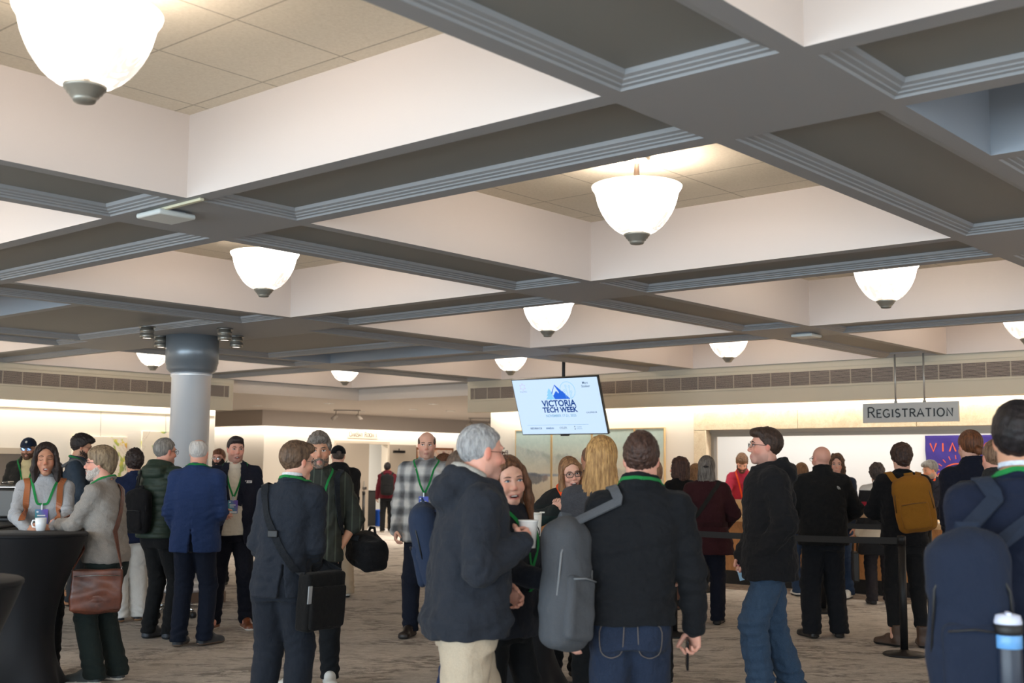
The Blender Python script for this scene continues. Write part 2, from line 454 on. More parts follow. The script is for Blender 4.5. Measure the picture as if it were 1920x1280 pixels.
    Cc((.084, 0, .014), (.107, 0, -.030), .008, .0105, .012); 
    for sd in (1, -1): Cc((.094, sd*.011, -.036), (.098, sd*.010, -.036), .0085, .0085, .008)
    op = (face or {}).get('mouth', 0); smile = (face or {}).get('smile', 0)
    lw = .020+smile*.008
    Cc((.081, 0, -.070), (.081, 0, -.078), .014, .014, .018)
    for sd in (1, -1):
        B.cap(hp(.091, 0, -.067), hp(.080, sd*lw, -.070+smile*.008), .0062*hk, .003*hk, .006)
        B.cap(hp(.089, 0, -.079-op*.012), hp(.079, sd*lw*.9, -.074+smile*.008-op*.003), .0072*hk, .003*hk, .006)
        if smile: E((.066, sd*.040, -.040), (.018, .016, .014), .015)
    if op: B.ell(hp(.088, 0, -.073-op*.005+smile*.002), np.array([.022, lw*.82, .0025+op*.008])*hk, Rh, .004, '-')
    for sd in (1, -1):
        E((-.004, sd*.074, -.002), (.017, .008, .030), .008)
    # hands
    for i, sd in ((0, 1), (1, -1)):
        f = w.hf[i]; t0 = np.array(thumb[i] if thumb[i] is not None else ((1, 0, .15) if abs(f[2]) > .6 else (.1, -sd*.35, 1)), float); t = nrm(t0-f*(t0@f)); n = np.cross(f, t)*(-1 if sd < 0 else 1)
        n = n if sd < 0 else n
        n = -np.cross(f, t) if sd < 0 else np.cross(f, t)
        wr = w.wr[i]; hs = s*.98*(.93 if female else 1); c = curl[i]; mr = res*.8
        R3 = np.stack([f, t, n], 1)
        B.ell(wr+f*.05*hs, np.array([.055, .041, max(.017, mr)])*hs, R3, .012); B.cap(wr, wr+f*.03*hs, .027*hs, .028*hs, .012)
        for q, (yo, ln, rr, xo) in enumerate(((.029, .074, .0088, .086), (.010, .082, .0092, .092), (-.010, .075, .0088, .089), (-.028, .058, .0078, .080))):
            b0 = wr+f*xo*hs+t*yo*hs; ang = 0; pts = [b0-f*.02*hs]; cur = b0; pts.append(b0)
            for seg, frac in ((0, .45), (1, .31), (2, .26)):
                ang += (c*(1.15 if seg == 0 else 1.35)+.05*q*(c > .2))*(.95 if seg < 2 else .7)
                cur = cur+(f*math.cos(ang)+n*math.sin(ang)+t*yo*.9)*ln*frac*hs; pts.append(cur)
            rr = max(rr*hs, mr)
            B.chain(pts, [rr*1.05, rr*1.05, rr, rr*.94, rr*.86], .004)
        tb = wr+f*.022*hs+t*.026*hs; d1 = nrm(f*.70+t*.62+n*(.25+.5*c)); d2 = nrm(f*.88+t*(.30-.25*c)+n*(.3+.6*c)); rr = max(.0105*hs, mr)
        B.chain([tb, tb+d1*.042*hs, tb+d1*.042*hs+d2*.032*hs, tb+d1*.042*hs+d2*.055*hs], [rr*1.25, rr*1.05, rr, rr*.85], .006)
    Pp, Q = B.mesh(); Q = orient(Pp, Q); Pp = smooth(Pp, Q, 1, .35)
    # pigment: lips, redness, stubble, shaved scalp
    base = np.array(lin(SKIN[skin] if isinstance(skin, str) else skin)); pig = np.tile(base, (len(Pp), 1))
    L = ((Pp-hc)@Rh)/hk
    def blob(c, r): return np.exp(-(((L-np.array(c))/np.array(r))**2).sum(1))
    def paint(mask, col, a):
        m = np.clip(mask*a, 0, 1)[:, None]; pig[:, :3] = pig[:, :3]*(1-m)+np.array(lin(col))[:3]*m
    red = tuple(int(q*z) for q, z in zip(SKIN[skin] if isinstance(skin, str) else skin, (1.02, .78, .74)))
    for sd in (1, -1): paint(blob((.06, sd*.045, -.03), (.03, .025, .025)), red, .55); paint(blob((-.0, sd*.08, 0), (.02, .012, .03)), red, .8)
    paint(blob((.11, 0, -.033), (.014, .015, .014)), red, .7)
    stub = (face or {}).get('stubble')
    if stub: paint(1/(1+np.exp((L[:, 2]+.052)/.006))*(L[:, 0] > -.01)*(L[:, 2] > -.125)*1.0, stub, .42)
    lip = (face or {}).get('lips', (176, 104, 98))
    paint(np.exp(-(np.abs(L[:, 1])/(lw+.002))**6-((L[:, 2]+.0735-smile*.0035*(np.abs(L[:, 1])/.02)+op*.006)/(.0085+op*.007))**4)*(L[:, 0] > .062), lip, .8)
    if op: paint(np.exp(-(np.abs(L[:, 1])/(lw*.9))**6-((L[:, 2]+.073+op*.005)/(.004+op*.008))**4)*(L[:, 0] > .05)*(L[:, 0] < .081), (60, 22, 22), 1)
    sc = (face or {}).get('scalp')
    if sc: paint(1/(1+np.exp(-(L[:, 2]-(.01+np.clip(L[:, 0], -1, .2)*.75))/.006))*(L[:, 2] > -.06), sc, (face or {}).get('scalp_a', .6))
    body = link('body', quads_mesh('body', Pp, Q, pig=pig), skin_mat(), root); w.body = body
    head_parts(w, root, hair, face, glasses, cap, beard, female, seed, op, smile, lw)
    # ---- clothes
    w.surf = []; w.bvh = None; w.bvhn = 0
    if legs is not None: make_legs(w, legs, seed, female, bw, belly, hips)
    if inner is not None: make_top(w, inner, seed+3, female, bw, belly)
    if top is not None: make_top(w, top, seed, female, bw, belly)
    if shoes is not None: make_shoes(w, shoes)
    PEOPLE[key] = w
    return w
def to_local_mesh(w, S, hk, sm=1):
    Pq, Q = S.mesh(); Q = orient(Pq, Q); Pq = smooth(Pq, Q, sm, .4); return Pq, Q
def head_parts(w, root, hair, face, glasses, cap, beard, female, seed, op, smile, lw):
    face = face or {}; hk, Rh, hc = w.hk, w.Rh, w.hc
    tf = lambda Pq: hc+(Pq*hk)@Rh.T
    res = max(.0045, min(.009, w.d*.0007))
    front = face.get('show', True)
    def fit(name, me, mats, label=None):
        n = len(me.vertices); a = np.empty(n*3, np.float32); me.vertices.foreach_get('co', a); a = tf(a.reshape(-1, 3).astype(float)); me.vertices.foreach_set('co', a.astype(np.float32).ravel()); me.update()
        return link(name, me, mats, root)
    if front:
        white = plain('eye_white', (225, 218, 212), .3); iris = plain('iris_'+face.get('iris', 'brown'), {'brown': (62, 38, 24), 'blue': (88, 116, 138), 'dark': (34, 22, 18)}[face.get('iris', 'brown')], .2); lash = plain('lash', (38, 26, 22), .7)
        closed = face.get('eyes') == 'closed'
        for sd in (1, -1):
            b = MB(); gz = face.get('gaze', 0)*.004
            if not closed:
                nseg = 14
                def almond(sc, px, ry, rz, mi, dome):
                    b.mi = mi; ring = [(px, sd*.032+sc*ry*math.cos(a), .004+sc*rz*math.sin(a)*(1-.35*abs(math.cos(a))**3)) for a in [2*PI*q/nseg for q in range(nseg)]]
                    v = [b.bm.verts.new(q) for q in ring]; c = b.bm.verts.new((px+dome, sd*.032, .004))
                    for q in range(nseg):
                        f = b.bm.faces.new((v[q], v[(q+1) % nseg], c)); f.material_index = mi; f.smooth = True
                almond(1, .0835, .0145, .0065 if smile < .5 else .005, 0, .0055)
                b.mi = 1; b.sphere((.0868, sd*.032+gz, .0045), (.0028, .0055, .0055), 10, 8)
                b.mi = 2; b.sphere((.0885, sd*.032+gz, .0045), (.0018, .0025, .0025), 8, 6)
            b.mi = 2; zl = .0 if closed else .0
            b.tube([(.0845, sd*.0165, .003+(0 if not closed else -.003)), (.0895, sd*.024, .0095+(0 if not closed else -.0125)), (.0895, sd*.033, .0112+(0 if not closed else -.016)), (.0850, sd*.043, .0085+(0 if not closed else -.011)), (.0800, sd*.0495, .004+(0 if not closed else -.006))], [.0008, .0016, .0019, .0017, .0008], 6)
            fit('eye', b.mesh('eye'), [white, iris, lash])
            b = MB(); bc = face.get('brow', (70, 50, 38))
            b.tube([(.0905, sd*.014, .0225), (.0935, sd*.024, .0265), (.0905, sd*.036, .0275), (.0805, sd*.051, .0210)], [.0025, .0034, .0030, .0012] if not female else [.0018, .0024, .0020, .001], 7)
            fit('eyebrow', b.mesh('eyebrow'), plain('brow_%d_%d_%d' % bc, bc, .8))
        if op:
            b = MB(); b.mi = 0
            wq = lw*.74; zt = -.0690-op*.001+smile*.003
            for q in range(8):
                a0, a1 = -1+q/4, -1+(q+1)/4
                xx = lambda a: .0815-.011*a*a
                b.box((0, 0, 0), (1, 1, 1), 0, Matrix(((1, 0, 0, 0), (0, 1, 0, 0), (0, 0, 1, 0), (0, 0, 0, 1))) @ Matrix.Translation((xx((a0+a1)/2)-.004, a0*wq, zt-.0055-.003*op)) @ Matrix.Diagonal((.004, wq/4*.97, .006+.003*op, 1)))
            fit('teeth', b.mesh('teeth'), plain('teeth', (232, 226, 214), .3))
    if hair: make_hair(w, hair, fit, seed, res)
    if beard: 
        S = SDF((-.06, -.09, -.16), (.13, .09, .02), min(res, .006)); g = beard.get('g', .008)
        S.ell((.026, 0, -.040), (.060+g, .056+g, .074+g)); S.cap((.066, -.010, -.101), (.066, .010, -.101), .019+g*1.3, .019+g*1.3, .025)
        for sd in (1, -1): S.ell((.0, sd*.050, -.062), (.028+g, .013+g, .034+g), None, .03)
        zc = beard.get('z', -.045)
        def cut(X, Y, Z): return np.maximum(Z-(zc+np.where(np.abs(Y) > .03, (np.abs(Y)-.03)*1.8, -.004)-np.where(X > .07, .0, 0)), -.012-X)
        S.fn(cut, .006)
        S.ell((.098, 0, -.074), (.022, .019, .0055), None, .004, '-')
        if beard.get('must', True):
            for sd in (1, -1): S.cap((.094, sd*.004, -.055), (.083, sd*.024, -.066), .0075, .0055, .006)
        Pq, Q = S.mesh()
        if len(Q):
            Q = orient(Pq, Q); N = normals(Pq, Q); Pq = Pq+N*(.0016*np.sin(Pq@np.array([210., 330., 140.]))+.0012*np.sin(Pq@np.array([-320., 190., 260.])))[:, None]
            me = quads_mesh('beard', Pq, Q); fit('beard', me, hair_mat('beard_%d_%d_%d' % beard['c'], beard['c'], beard.get('c2'), 160, .8))
    if glasses:
        b = MB(); rr = glasses.get('r', .0016); gw, gh = glasses.get('w', .0235), glasses.get('h', .0165)
        for sd in (1, -1):
            ring = []
            for q in range(20):
                a = 2*PI*q/20; cs, sn = math.cos(a), math.sin(a); e = .72
                yy = .0335*sd+gw*math.copysign(abs(cs)**e, cs); zz = .002+gh*math.copysign(abs(sn)**e, sn); ring.append((.108-.25*max(0, abs(yy)-.03)-.05*abs(yy), yy, zz))
            b.mi = 0; b.tube(ring, rr, 6, closed=True); b.mi = 1; b.face(ring); b.mi = 0
            b.tube([(.098, sd*.056, .006), (.085, sd*.072, .007), (.0, sd*.0785, .007), (-.012, sd*.079, -.004)], rr, 6)
        b.tube([(.1055, -.0105, .006), (.109, 0, .008), (.1055, .0105, .006)], rr, 6)
        gl = 'lens_'+glasses.get('lens', 'clear')
        if gl not in M:
            t = NT(gl); tr = t.n('ShaderNodeBsdfTransparent'); tr.inputs['Color'].default_value = (.93, .95, .96, 1) if 'clear' in gl else (.25, .42, .8, 1); gs = t.n('ShaderNodeBsdfGlossy'); gs.inputs['Roughness'].default_value = .05
            gs.inputs['Color'].default_value = (1, 1, 1, 1) if 'clear' in gl else (.4, .6, 1, 1)
            mx = t.n('ShaderNodeMixShader'); mx.inputs[0].default_value = .10 if 'clear' in gl else .3; t.l(tr.outputs[0], mx.inputs[1]); t.l(gs.outputs[0], mx.inputs[2]); t.l(mx.outputs[0], t.out.inputs['Surface']); M[gl] = t.m
        c = glasses.get('c', (30, 26, 26)); fit('glasses', b.mesh('glasses', False), [plain('frame_%d_%d_%d' % c, c, .35), M[gl]])
    if cap:
        S = SDF((-.14, -.11, -.01), (.21, .11, .16), min(res, .006))
        S.ell((-.010, 0, .036), (.112, .091, .098)); S.fn(lambda X, Y, Z: .030-.10*X*0-Z, .004)
        S.ell((.105, 0, .032), (.082, .070, .005), rot(0, .16), .006)
        if cap.get('back'): S.ell((-.118, 0, .045), (.03, .032, .018), None, .004, '-')
        Pq, Q = to_local_mesh(w, S, hk); fit('cap', quads_mesh('cap', Pq, Q), fabric('cap_%d_%d_%d' % cap['c'], cap['c'], .1))
        if cap.get('emblem'):
            b = MB(); m4 = frame_matrix((.100, 0, .083), (0, 1, 0), (-.62, 0, .78), (.78, 0, .62))
            for q in range(6):
                a = PI*q/3; b.stroke([(0, 0), (.013*math.cos(a), .016*math.sin(a))], .005, .0, .003, M4=m4)
            b.stroke([(.011*math.cos(PI*q/6), .012*math.sin(PI*q/6)) for q in range(12)], .003, 0, .003, True, m4)
            fit('cap_emblem', b.mesh('cap_emblem'), plain('emblem_white', (226, 222, 210), .7))
def female_hair(h): return h['style'] not in ('short',) or h.get('t', .016) < .011
def make_hair(w, hair, fit, seed, res):
    st = hair['style']; t = hair.get('t', .016); zb = hair.get('len', -.3)
    S = SDF((-.22, -.17, min(-.16, zb-.05)), (.16, .17, .19), res if st not in ('long',) else max(res, .006))
    lo_ = hair.get('side', t*.55 if st == 'short' else t*.75)
    S.ell((-.014, 0, .032+t*.25), (.096+t, .074+lo_, .086+t))
    hl = hair.get('line', .064)      # forehead hairline height
    prof = {'z': [-.2, hair.get('nape', -.072)-.004, hair.get('nape', -.072), -.045, -.02, .0, .022, hl-.012, hl+.012, .2], 'x': [-.3, -.3, -.045, -.030, -.012, .012, .030, .060, .092, .30]}
    if st == 'horseshoe': tp = hair.get('top', .035); fx = hair.get('fx', .016); prof = {'z': [-.2, -.074, -.07, -.045, -.02, .0, .018, tp-.01, tp+.02, tp+.035, .2], 'x': [-.3, -.3, -.045, -.030, -.012, .010, fx, fx-.012, -.05, -.3, -.3]}
    if st in ('long', 'bob', 'wavy'): prof['x'] = [-.3, -.06, -.045, .0, .012, .020, .034, .060, .092, .30]
    if st in ('long', 'bob', 'wavy'): prof['z'] = [-.2, -.16, -.12, -.08, -.02, .0, .022, hl-.012, hl+.012, .2]
    S.fn(lambda X, Y, Z: X-np.interp(Z, prof['z'], prof['x']).astype(np.float32), .008)
    if st in ('short', 'mop', 'bun'):
        for sd in (1, -1): S.ell((.082, sd*.062, .040), (.036, .026, .032), None, .012, '-')
    fringe = hair.get('fringe', 0 if female_hair(hair) else .007)
    if fringe: S.ell((.050, hair.get('part', 0)*.02, .088), (.052+fringe, .062, .030+fringe), None, .02)
    if st == 'mop':
        S.ell((-.010, 0, .062), (.096+t*.6, .078+t*.5, .058+t), None, .02); S.ell((-.075, 0, -.02), (.040, .062, .06), None, .02)
        for sd in (1, -1): S.ell((.0, sd*.070, .02), (.042, .014, .038), None, .015)
    if st == 'long':
        wd = hair.get('w', .085)
        S.loft([(zb, .030, wd*.70), (zb+.1, .042, wd*1.0), (-.12, .052, wd*1.0), (-.02, .07, .080), (.03, .06, .07)], .02, cx=lambda Z: -.055-.03*np.clip(-Z/.2, 0, 1.6), pw=2.4)
        if hair.get('front', True):
            for sd in (1, -1):
                e = hair.get('fend', (.045, .080, zb*.85))
                S.chain([(.030, sd*.070, .055), (.034, sd*.083, -.02), (.028, sd*.088, -.10), (e[0], sd*e[1], e[2])], [.017, .021, .026, .016], .02)
        if hair.get('front', True): S.ell((.098, 0, -.020), (.064, .062, .112), None, .008, '-')
        S.ell((.02, 0, -.20), (.06, .075, .12), None, .015, '-')
    if st in ('bob', 'wavy'):
        zb = hair.get('len', -.135); 
        S.loft([(zb, .068, .098), (zb+.05, .080, .106), (-.03, .086, .094), (.04, .08, .08)], .02, cx=lambda Z: -.032+0*Z, pw=2.6)
        for sd in (1, -1): S.chain([(.040, sd*.062, .068), (.048, sd*.078, .0), (.040, sd*.086, -.07), (.030, sd*.080, zb+.01)], [.016, .018, .024, .018], .02)
        S.ell((.092, 0, -.022), (.072, .062, .114), None, .010, '-')
        S.ell((.0, 0, -.14), (.06, .064, .10), None, .012, '-')
    if st == 'bun': S.ell((-.128, 0, hair.get('bz', -.03)), (.032, .034, .034), None, .015)
    if st == 'half':
        S.loft([(zb, .030, .075), (-.14, .044, .095), (-.03, .062, .086), (.02, .06, .07)], .02, cx=lambda Z: -.062+0*Z)
        S.ell((-.115, 0, .020), (.020, .034, .022), None, .012)
    Pq, Q = S.mesh()
    if not len(Q): return
    Q = orient(Pq, Q); Pq = smooth(Pq, Q, 2, .5); N = normals(Pq, Q); rs = np.random.RandomState(seed)
    az = np.arctan2(Pq[:, 1], Pq[:, 0]+.02); am = hair.get('rough', .0018)*.6; fr = hair.get('freq', 22)
    if st in ('long', 'bob', 'half', 'bun'):
        q = az*fr+2.2*np.sin(Pq[:, 2]*14+az*2)+rs.rand()*6; disp = am*(np.sin(q)+.6*np.sin(q*2.3+1.3)+.4*np.sin(q*4.1))
    else:
        k1 = rs.normal(size=(5, 3))*hair.get('kf', 130); disp = am*sum(np.sin(Pq@k+rs.rand()*6+1.3*np.sin(Pq@k[::-1]*.6)) for k in k1)/1.7
    Pq = Pq+N*disp[:, None]
    fit('hair', quads_mesh('hair', Pq, Q), hair_mat('hair_%d_%d_%d_%s' % (hair['c']+(st,)), hair['c'], hair.get('c2'), hair.get('bands', 70)))
    if hair.get('clip'):
        b = MB(); b.sphere((-.138, 0, .022), (.012, .030, .012), 12, 8)
        for q in (-.018, 0, .018): b.sphere((-.149, q, .024), .006, 8, 6)
        fit('hair_clip', b.mesh('hair_clip'), plain('clip_dark', (38, 32, 32), .3))
TORSO = lambda f: [(.80, .136, .178 if f else .172), (.88, .140, .178 if f else .172), (.96, .126, .164 if f else .153), (1.08, .110, .132 if f else .143), (1.20, .118, .136 if f else .150), (1.30, .124, .142 if f else .160), (1.37, .113, .140 if f else .158), (1.415, .098, .116 if f else .132), (1.45, .080, .088), (1.475, .070, .070), (1.495, .064, .064)]
def make_top(w, g, seed, female, bw, belly):
    s = w.s; G = g.get('g', .012); hem = g.get('hem', .86); res = max(.0065, min(.011, w.d*.0009)); loose = g.get('loose', 0); flare = g.get('flare', 0)
    rows = []; wide = None
    for z, rx, ry in TORSO(female):
        rx, ry = (rx+G+belly*np.exp(-((z-1.08)/.14)**2)*1.0), (ry*bw+G+belly*.4*np.exp(-((z-1.06)/.15)**2))
        rows.append([z, rx, ry])
    if loose:
        cw = rows[5]
        for r in rows:
            if r[0] < 1.25: r[1] = max(r[1], r[1]+(cw[1]-r[1])*loose+.0); r[2] = max(r[2], r[2]+(cw[2]-r[2])*loose)
    for r in rows:
        if flare and r[0] < 1.05: q = (1.05-r[0])/(1.05-.7); r[1] += flare*q; r[2] += flare*q
    if hem < .80: rows.insert(0, [hem-.02, rows[0][1]+flare*.4, rows[0][2]+flare*.5])
    if g.get('band'): 
        zb = hem+.05
        rows = [r for r in rows if not (hem-.01 < r[0] < hem+.1)]+[[hem, .146+G*.5+belly*.7, .182*bw+G*.5], [hem+.035, .147+G*.5+belly*.7, .182*bw+G*.5], [hem+.075, .146+G+belly*.8, .170*bw+G*1.05]]
    rows = sorted([z*s, a*s, b*s] for z, a, b in rows)
    lo = np.min([w.wr[0]-.1, w.wr[1]-.1, w.el[0]-.15, w.el[1]-.15, V3(-.28, -.33, hem*s-.02)], 0); hi = np.max([w.wr[0]+.1, w.wr[1]+.1, w.el[0]+.15, w.el[1]+.15, V3(.28, .33, 1.66*s)], 0)
    lo[0] = min(lo[0], w.sh[0][0]-.26); hi[0] = max(hi[0], w.sh[0][0]+.26); lo[1] = min(lo[1], w.sh[1][1]-.14); hi[1] = max(hi[1], w.sh[0][1]+.14)
    S = SDF(lo, hi, res); S.loft(rows, 0, cx=w.cx, cy=w.cy, tw=w.tw, pw=2.5)
    tilt = g.get('tilt', 0)
    S.fn(lambda X, Y, Z: (hem*s-Z)+tilt*X, .008)
    Rt = rot(w.tw(2.0)); off = V3(w.cx(np.array([1.44*s]))[0], w.cy(np.array([1.44*s]))[0], 0)
    if female and g.get('bust', True):
        for sd in (1, -1): S.ell(Rt@V3(.088*s, sd*.068*s, 1.265*s)+off*.65, V3(.058+G, .070+G*.6, .070+G)*s, None, .05)
    sw = g.get('sleevew', 1.0); sl = g.get('sleeve', 'long')
    for i in (0, 1):
        a, e, r = w.sh[i], w.el[i], w.wr[i]
        S.cap(V3(-.015, 0, 1.440*s)+off, a+V3(0, 0, .004), (.052+G*.5)*s, (.049+G*.8)*s, .04)
        if sl == 'none': continue
        ra, re, rr = (.051+G*.8)*s*sw, (.043+G*.8)*s*sw, (.033+G*.65)*s*sw
        if sl == 'roll34': S.cap(a, e, ra, re, .035); q = e+(r-e)*.72; S.cap(e, q, re, rr*1.15, .02); S.cap(q-(r-e)*.08, q, rr*1.22, rr*1.22, .008)
        elif sl == 'short': S.cap(a, a+(e-a)*.72, ra, re*1.12, .035)
        elif sl == 'roll':
            S.cap(a, e, ra, re, .035); S.cap(e, e+(r-e)*.16, re*1.05, re*1.1, .01)
        else:
            S.cap(a, e, ra, re, .035); q = e+(r-e)*(1.0 if sl == 'long' else .8); S.cap(e, q, re, rr, .02)
            if sl == 'cuff' or g.get('band'): S.cap(r-(r-e)*.10, r+(r-e)*.03, rr*.92, rr*.92, .006)
    col = g.get('collar', 'crew'); nb = V3(-.012*s, 0, 0)+off
    def ring(z, rx, ry, rad, x0=0, tilt=0, a0=0, a1=2*PI, k=.008, n=18):
        pts = [nb+V3(x0+rx*math.cos(a), ry*math.sin(a), z+tilt*math.cos(a)) for a in np.linspace(a0, a1, n)]
        S.chain(pts, [rad]*n, k)
    if col == 'crew': ring(1.500*s, .070*s, .068*s, .009+G*.2, tilt=-.022)
    if col == 'turtle':
        S.loft([(1.46*s, .078*s, .078*s), (1.50*s, .068*s, .066*s), (1.545*s, .064*s, .062*s)], .01, cx=lambda Z: off[0]*1.03-.010+(Z-1.5*s)*.2, cy=lambda Z: off[1]+0*Z)
        ring(1.515*s, .066*s, .064*s, .006, tilt=-.005); ring(1.54*s, .064*s, .062*s, .007, tilt=-.005)
    if col in ('stand', 'mock'):
        h = g.get('ch', .05); ring(1.485*s, .078*s, .076*s, .013+G*.2, tilt=-.02); ring((1.485+h*.5)*s, .076*s, .073*s, .011+G*.15, tilt=-.02); ring((1.485+h)*s, .073*s, .070*s, .009+G*.1, tilt=-.024)
    if col in ('shirt', 'polo', 'lapel'):
        gap = .35 if col != 'lapel' else .75
        ring(1.497*s, .074*s, .072*s, .012, tilt=-.022, a0=gap, a1=2*PI-gap); ring(1.520*s, .068*s, .066*s, .009, tilt=-.014, a0=gap, a1=2*PI-gap)
        if col != 'lapel':
            for sd in (1, -1):
                S.chain([nb+V3(.062*s, sd*.030*s, 1.495*s), nb+V3(.090*s, sd*.045*s, 1.455*s)], [.010, .009], .008)
    if col == 'hood':
        hg = g.get('hood', 1.0)
        ring(1.470*s, .092*s, .098*s, .030*hg, x0=-.01, tilt=-.03, k=.02); S.ell(nb+V3(-.115*s, 0, 1.445*s), V3(.066*hg, .120, .085)*s, None, .03)
        ring(1.505*s, .088*s, .092*s, .022*hg, x0=-.012, tilt=-.03, a0=.6, a1=2*PI-.6, k=.02)
    if col == 'hoodup': pass
    if g.get('open'):      # jacket worn open: half-width of the gap by height
        ow = g['open']; zz = [q[0]*s for q in ow]; ww = [q[1]*s for q in ow]; yo = g.get('openy', 0)*s
        oc = off
        def gap(X, Y, Z):
            yy = Y-yo-w.cy(Z); return np.maximum(np.abs(yy)-np.interp(Z, zz, ww).astype(np.float32), (w.cx(Z)+.02)-X)
        S.fn(lambda X, Y, Z: -gap(X, Y, Z), .006)
    if g.get('vent'): S.fn(lambda X, Y, Z: -np.maximum(np.maximum(np.abs(Y-g.get('venty', 0))-.004-.02*np.clip((hem*s+.18-Z)/.18, 0, 1), Z-(hem+.20)*s), X), .002)
    Pp, Q = S.mesh(); Q = orient(Pp, Q); Pp = smooth(Pp, Q, 1, .5); N = normals(Pp, Q)
    fa = g.get('fold', .0055); wgt = np.ones(len(Pp))
    Pp = folds(Pp, N, fa, g.get('fscale', 17), seed); Pp = folds(Pp, N, fa*.32, g.get('fscale', 17)*2.3, seed+1)
    cr = g.get('crease', 1.0)*(.0042 if not g.get('quilt') else 0)
    if cr:
        th = np.arctan2(Pp[:, 1], Pp[:, 0]); z_ = Pp[:, 2]/s; D = np.zeros(len(Pp))
        for i in (0, 1):
            for ctr, ax, wd, kk in ((w.el[i], nrm(w.wr[i]-w.sh[i]), .085, 115), (w.sh[i]*.75+w.el[i]*.25-V3(0, (.05 if i == 0 else -.05), .05), nrm(w.el[i]-w.sh[i]+V3(0, 0, -.3)), .075, 95), (w.wr[i], nrm(w.wr[i]-w.el[i]), .06, 130)):
                q = Pp-ctr; D += np.exp(-(q**2).sum(1)/wd**2)*np.sin((q@ax)*kk+1.7*np.sin(q@np.array([31., 23., 17.])+seed))
        D += .55*np.exp(-((z_-1.06)/.10)**2)*np.sin(z_*92+2.2*np.sin(th*3+seed)+1.2*np.sin(th*7))
        Pp = Pp+N*(cr*D)[:, None]
    if g.get('quilt'):     # puffer baffles
        zq = Pp[:, 2]; ph = zq/(.058*s)
        for i in (0, 1):
            dA = np.linalg.norm(np.cross(Pp-w.sh[i], nrm(w.el[i]-w.sh[i])), axis=1); near = (dA < .095) & (np.sign(Pp[:, 1]) == (1 if i == 0 else -1)) & (np.abs(Pp[:, 1]) > .155*s)
            ph = np.where(near, ((Pp-w.sh[i])@nrm(w.el[i]-w.sh[i]))/.055, ph)
        Pp = Pp+N*(.011*np.abs(np.sin(PI*ph))**.6-.006)[:, None]
    o = link(g.get('name', 'top'), quads_mesh(g.get('name', 'top'), Pp, Q), g['m'], w.root)
    w.surf.append((Pp, Q)); w.top = o; w.topP = Pp
    if g.get('label'): o['label'] = g['label']
    # extras on the cloth
    if col == 'lapel': lapels(w, g)
    if g.get('cufftrim'):
        for i in (0, 1):
            b = MB(); q = w.wr[i]; ax = nrm(w.wr[i]-w.el[i]); b.tube([q-ax*.006, q+ax*.014], (.034+G*.7)*s, 14); b.build('shirt_cuff', g['cufftrim'], w.root)
    if g.get('collar_in'):
        b = MB(); pts = [nb+V3(-.004+.064*s*math.cos(a), .062*s*math.sin(a), 1.530*s-.012*math.cos(a)) for a in np.linspace(.7, 2*PI-.7, 18)]
        b.ribbon(pts, [nrm((p-nb)*np.array([1, 1, 0])) for p in pts], .034*s, .005); b.build('shirt_collar', g['collar_in'], w.root)
def lapels(w, g):
    s = w.s
    for sd in (1, -1):
        pts = [(.05, sd*.075, 1.50), (.10, sd*.085, 1.40), (.13, sd*.080, 1.30), (.135, sd*.060, 1.20), (.13, sd*.045, 1.12)]
        pp, nn = drape(w, [V3(*p)*s for p in pts], .006, sub=4, dirs='nearest'); b = MB(); n = len(pp)
        b.ribbon(pp, nn, .055*s, .006); b.build('lapel', g['m'], w.root)
def drape(w, pts, off=.005, sub=5, dirs='nearest'):
    """push a path onto the clothes; returns points and normals"""
    if w.bvh is None or w.bvhn != len(w.surf):
        vs, fs, k = [], [], 0
        for Pp, Q in w.surf: vs.append(Pp); fs.append(Q+k); k += len(Pp)
        w.bvh = BVHTree.FromPolygons([Vector(v) for v in np.concatenate(vs)], [tuple(int(i) for i in f) for f in np.concatenate(fs)]); w.bvhn = len(w.surf)
    pts = [np.asarray(p, float) for p in pts]; path = []
    for i in range(len(pts)-1):
        for q in range(sub): path.append(pts[i]+(pts[i+1]-pts[i])*q/sub)
    path.append(pts[-1]); out, nn = [], []
    for p in path:
        c = V3(w.cx(np.array([p[2]]))[0], w.cy(np.array([p[2]]))[0], p[2]); dd = p-c; dd[2] = 0
        if p[2] > 1.43*w.s: c = c+V3(0, 0, -.09); dd = p-c
        L = np.linalg.norm(dd)
        lx = p[0]-w.cx(np.array([p[2]]))[0]
        if lx > .055 and p[2] < 1.46*w.s: o_, v_ = Vector((p[0]+.6, p[1], p[2])), Vector((-1, 0, 0)); dd = V3(1, 0, 0)
        elif lx < -.085 and p[2] < 1.46*w.s: o_, v_ = Vector((p[0]-.6, p[1], p[2])), Vector((1, 0, 0)); dd = V3(-1, 0, 0)
        else: o_, v_ = Vector(c+nrm(dd)*.75), Vector(-nrm(dd))
        hit = w.bvh.ray_cast(o_, v_)
        if hit[0] is not None: h, n_ = np.array(hit[0]), np.array(hit[1])
        else:
            h, n_, _, _ = w.bvh.find_nearest(Vector(p)); h, n_ = np.array(h), np.array(n_)
        if n_@dd < 0: n_ = -n_
        out.append(h+n_*off); nn.append(n_)
    for _ in range(2):
        o2 = [out[0]]+[(out[i-1]+2*out[i]+out[i+1])/4 for i in range(1, len(out)-1)]+[out[-1]]; out = o2
        n2 = [nn[0]]+[nrm(nn[i-1]+nn[i]*2+nn[i+1]) for i in range(1, len(nn)-1)]+[nn[-1]]; nn = n2
    out = [p+n*off*.5 for p, n in zip(out, nn)]
    return out, nn
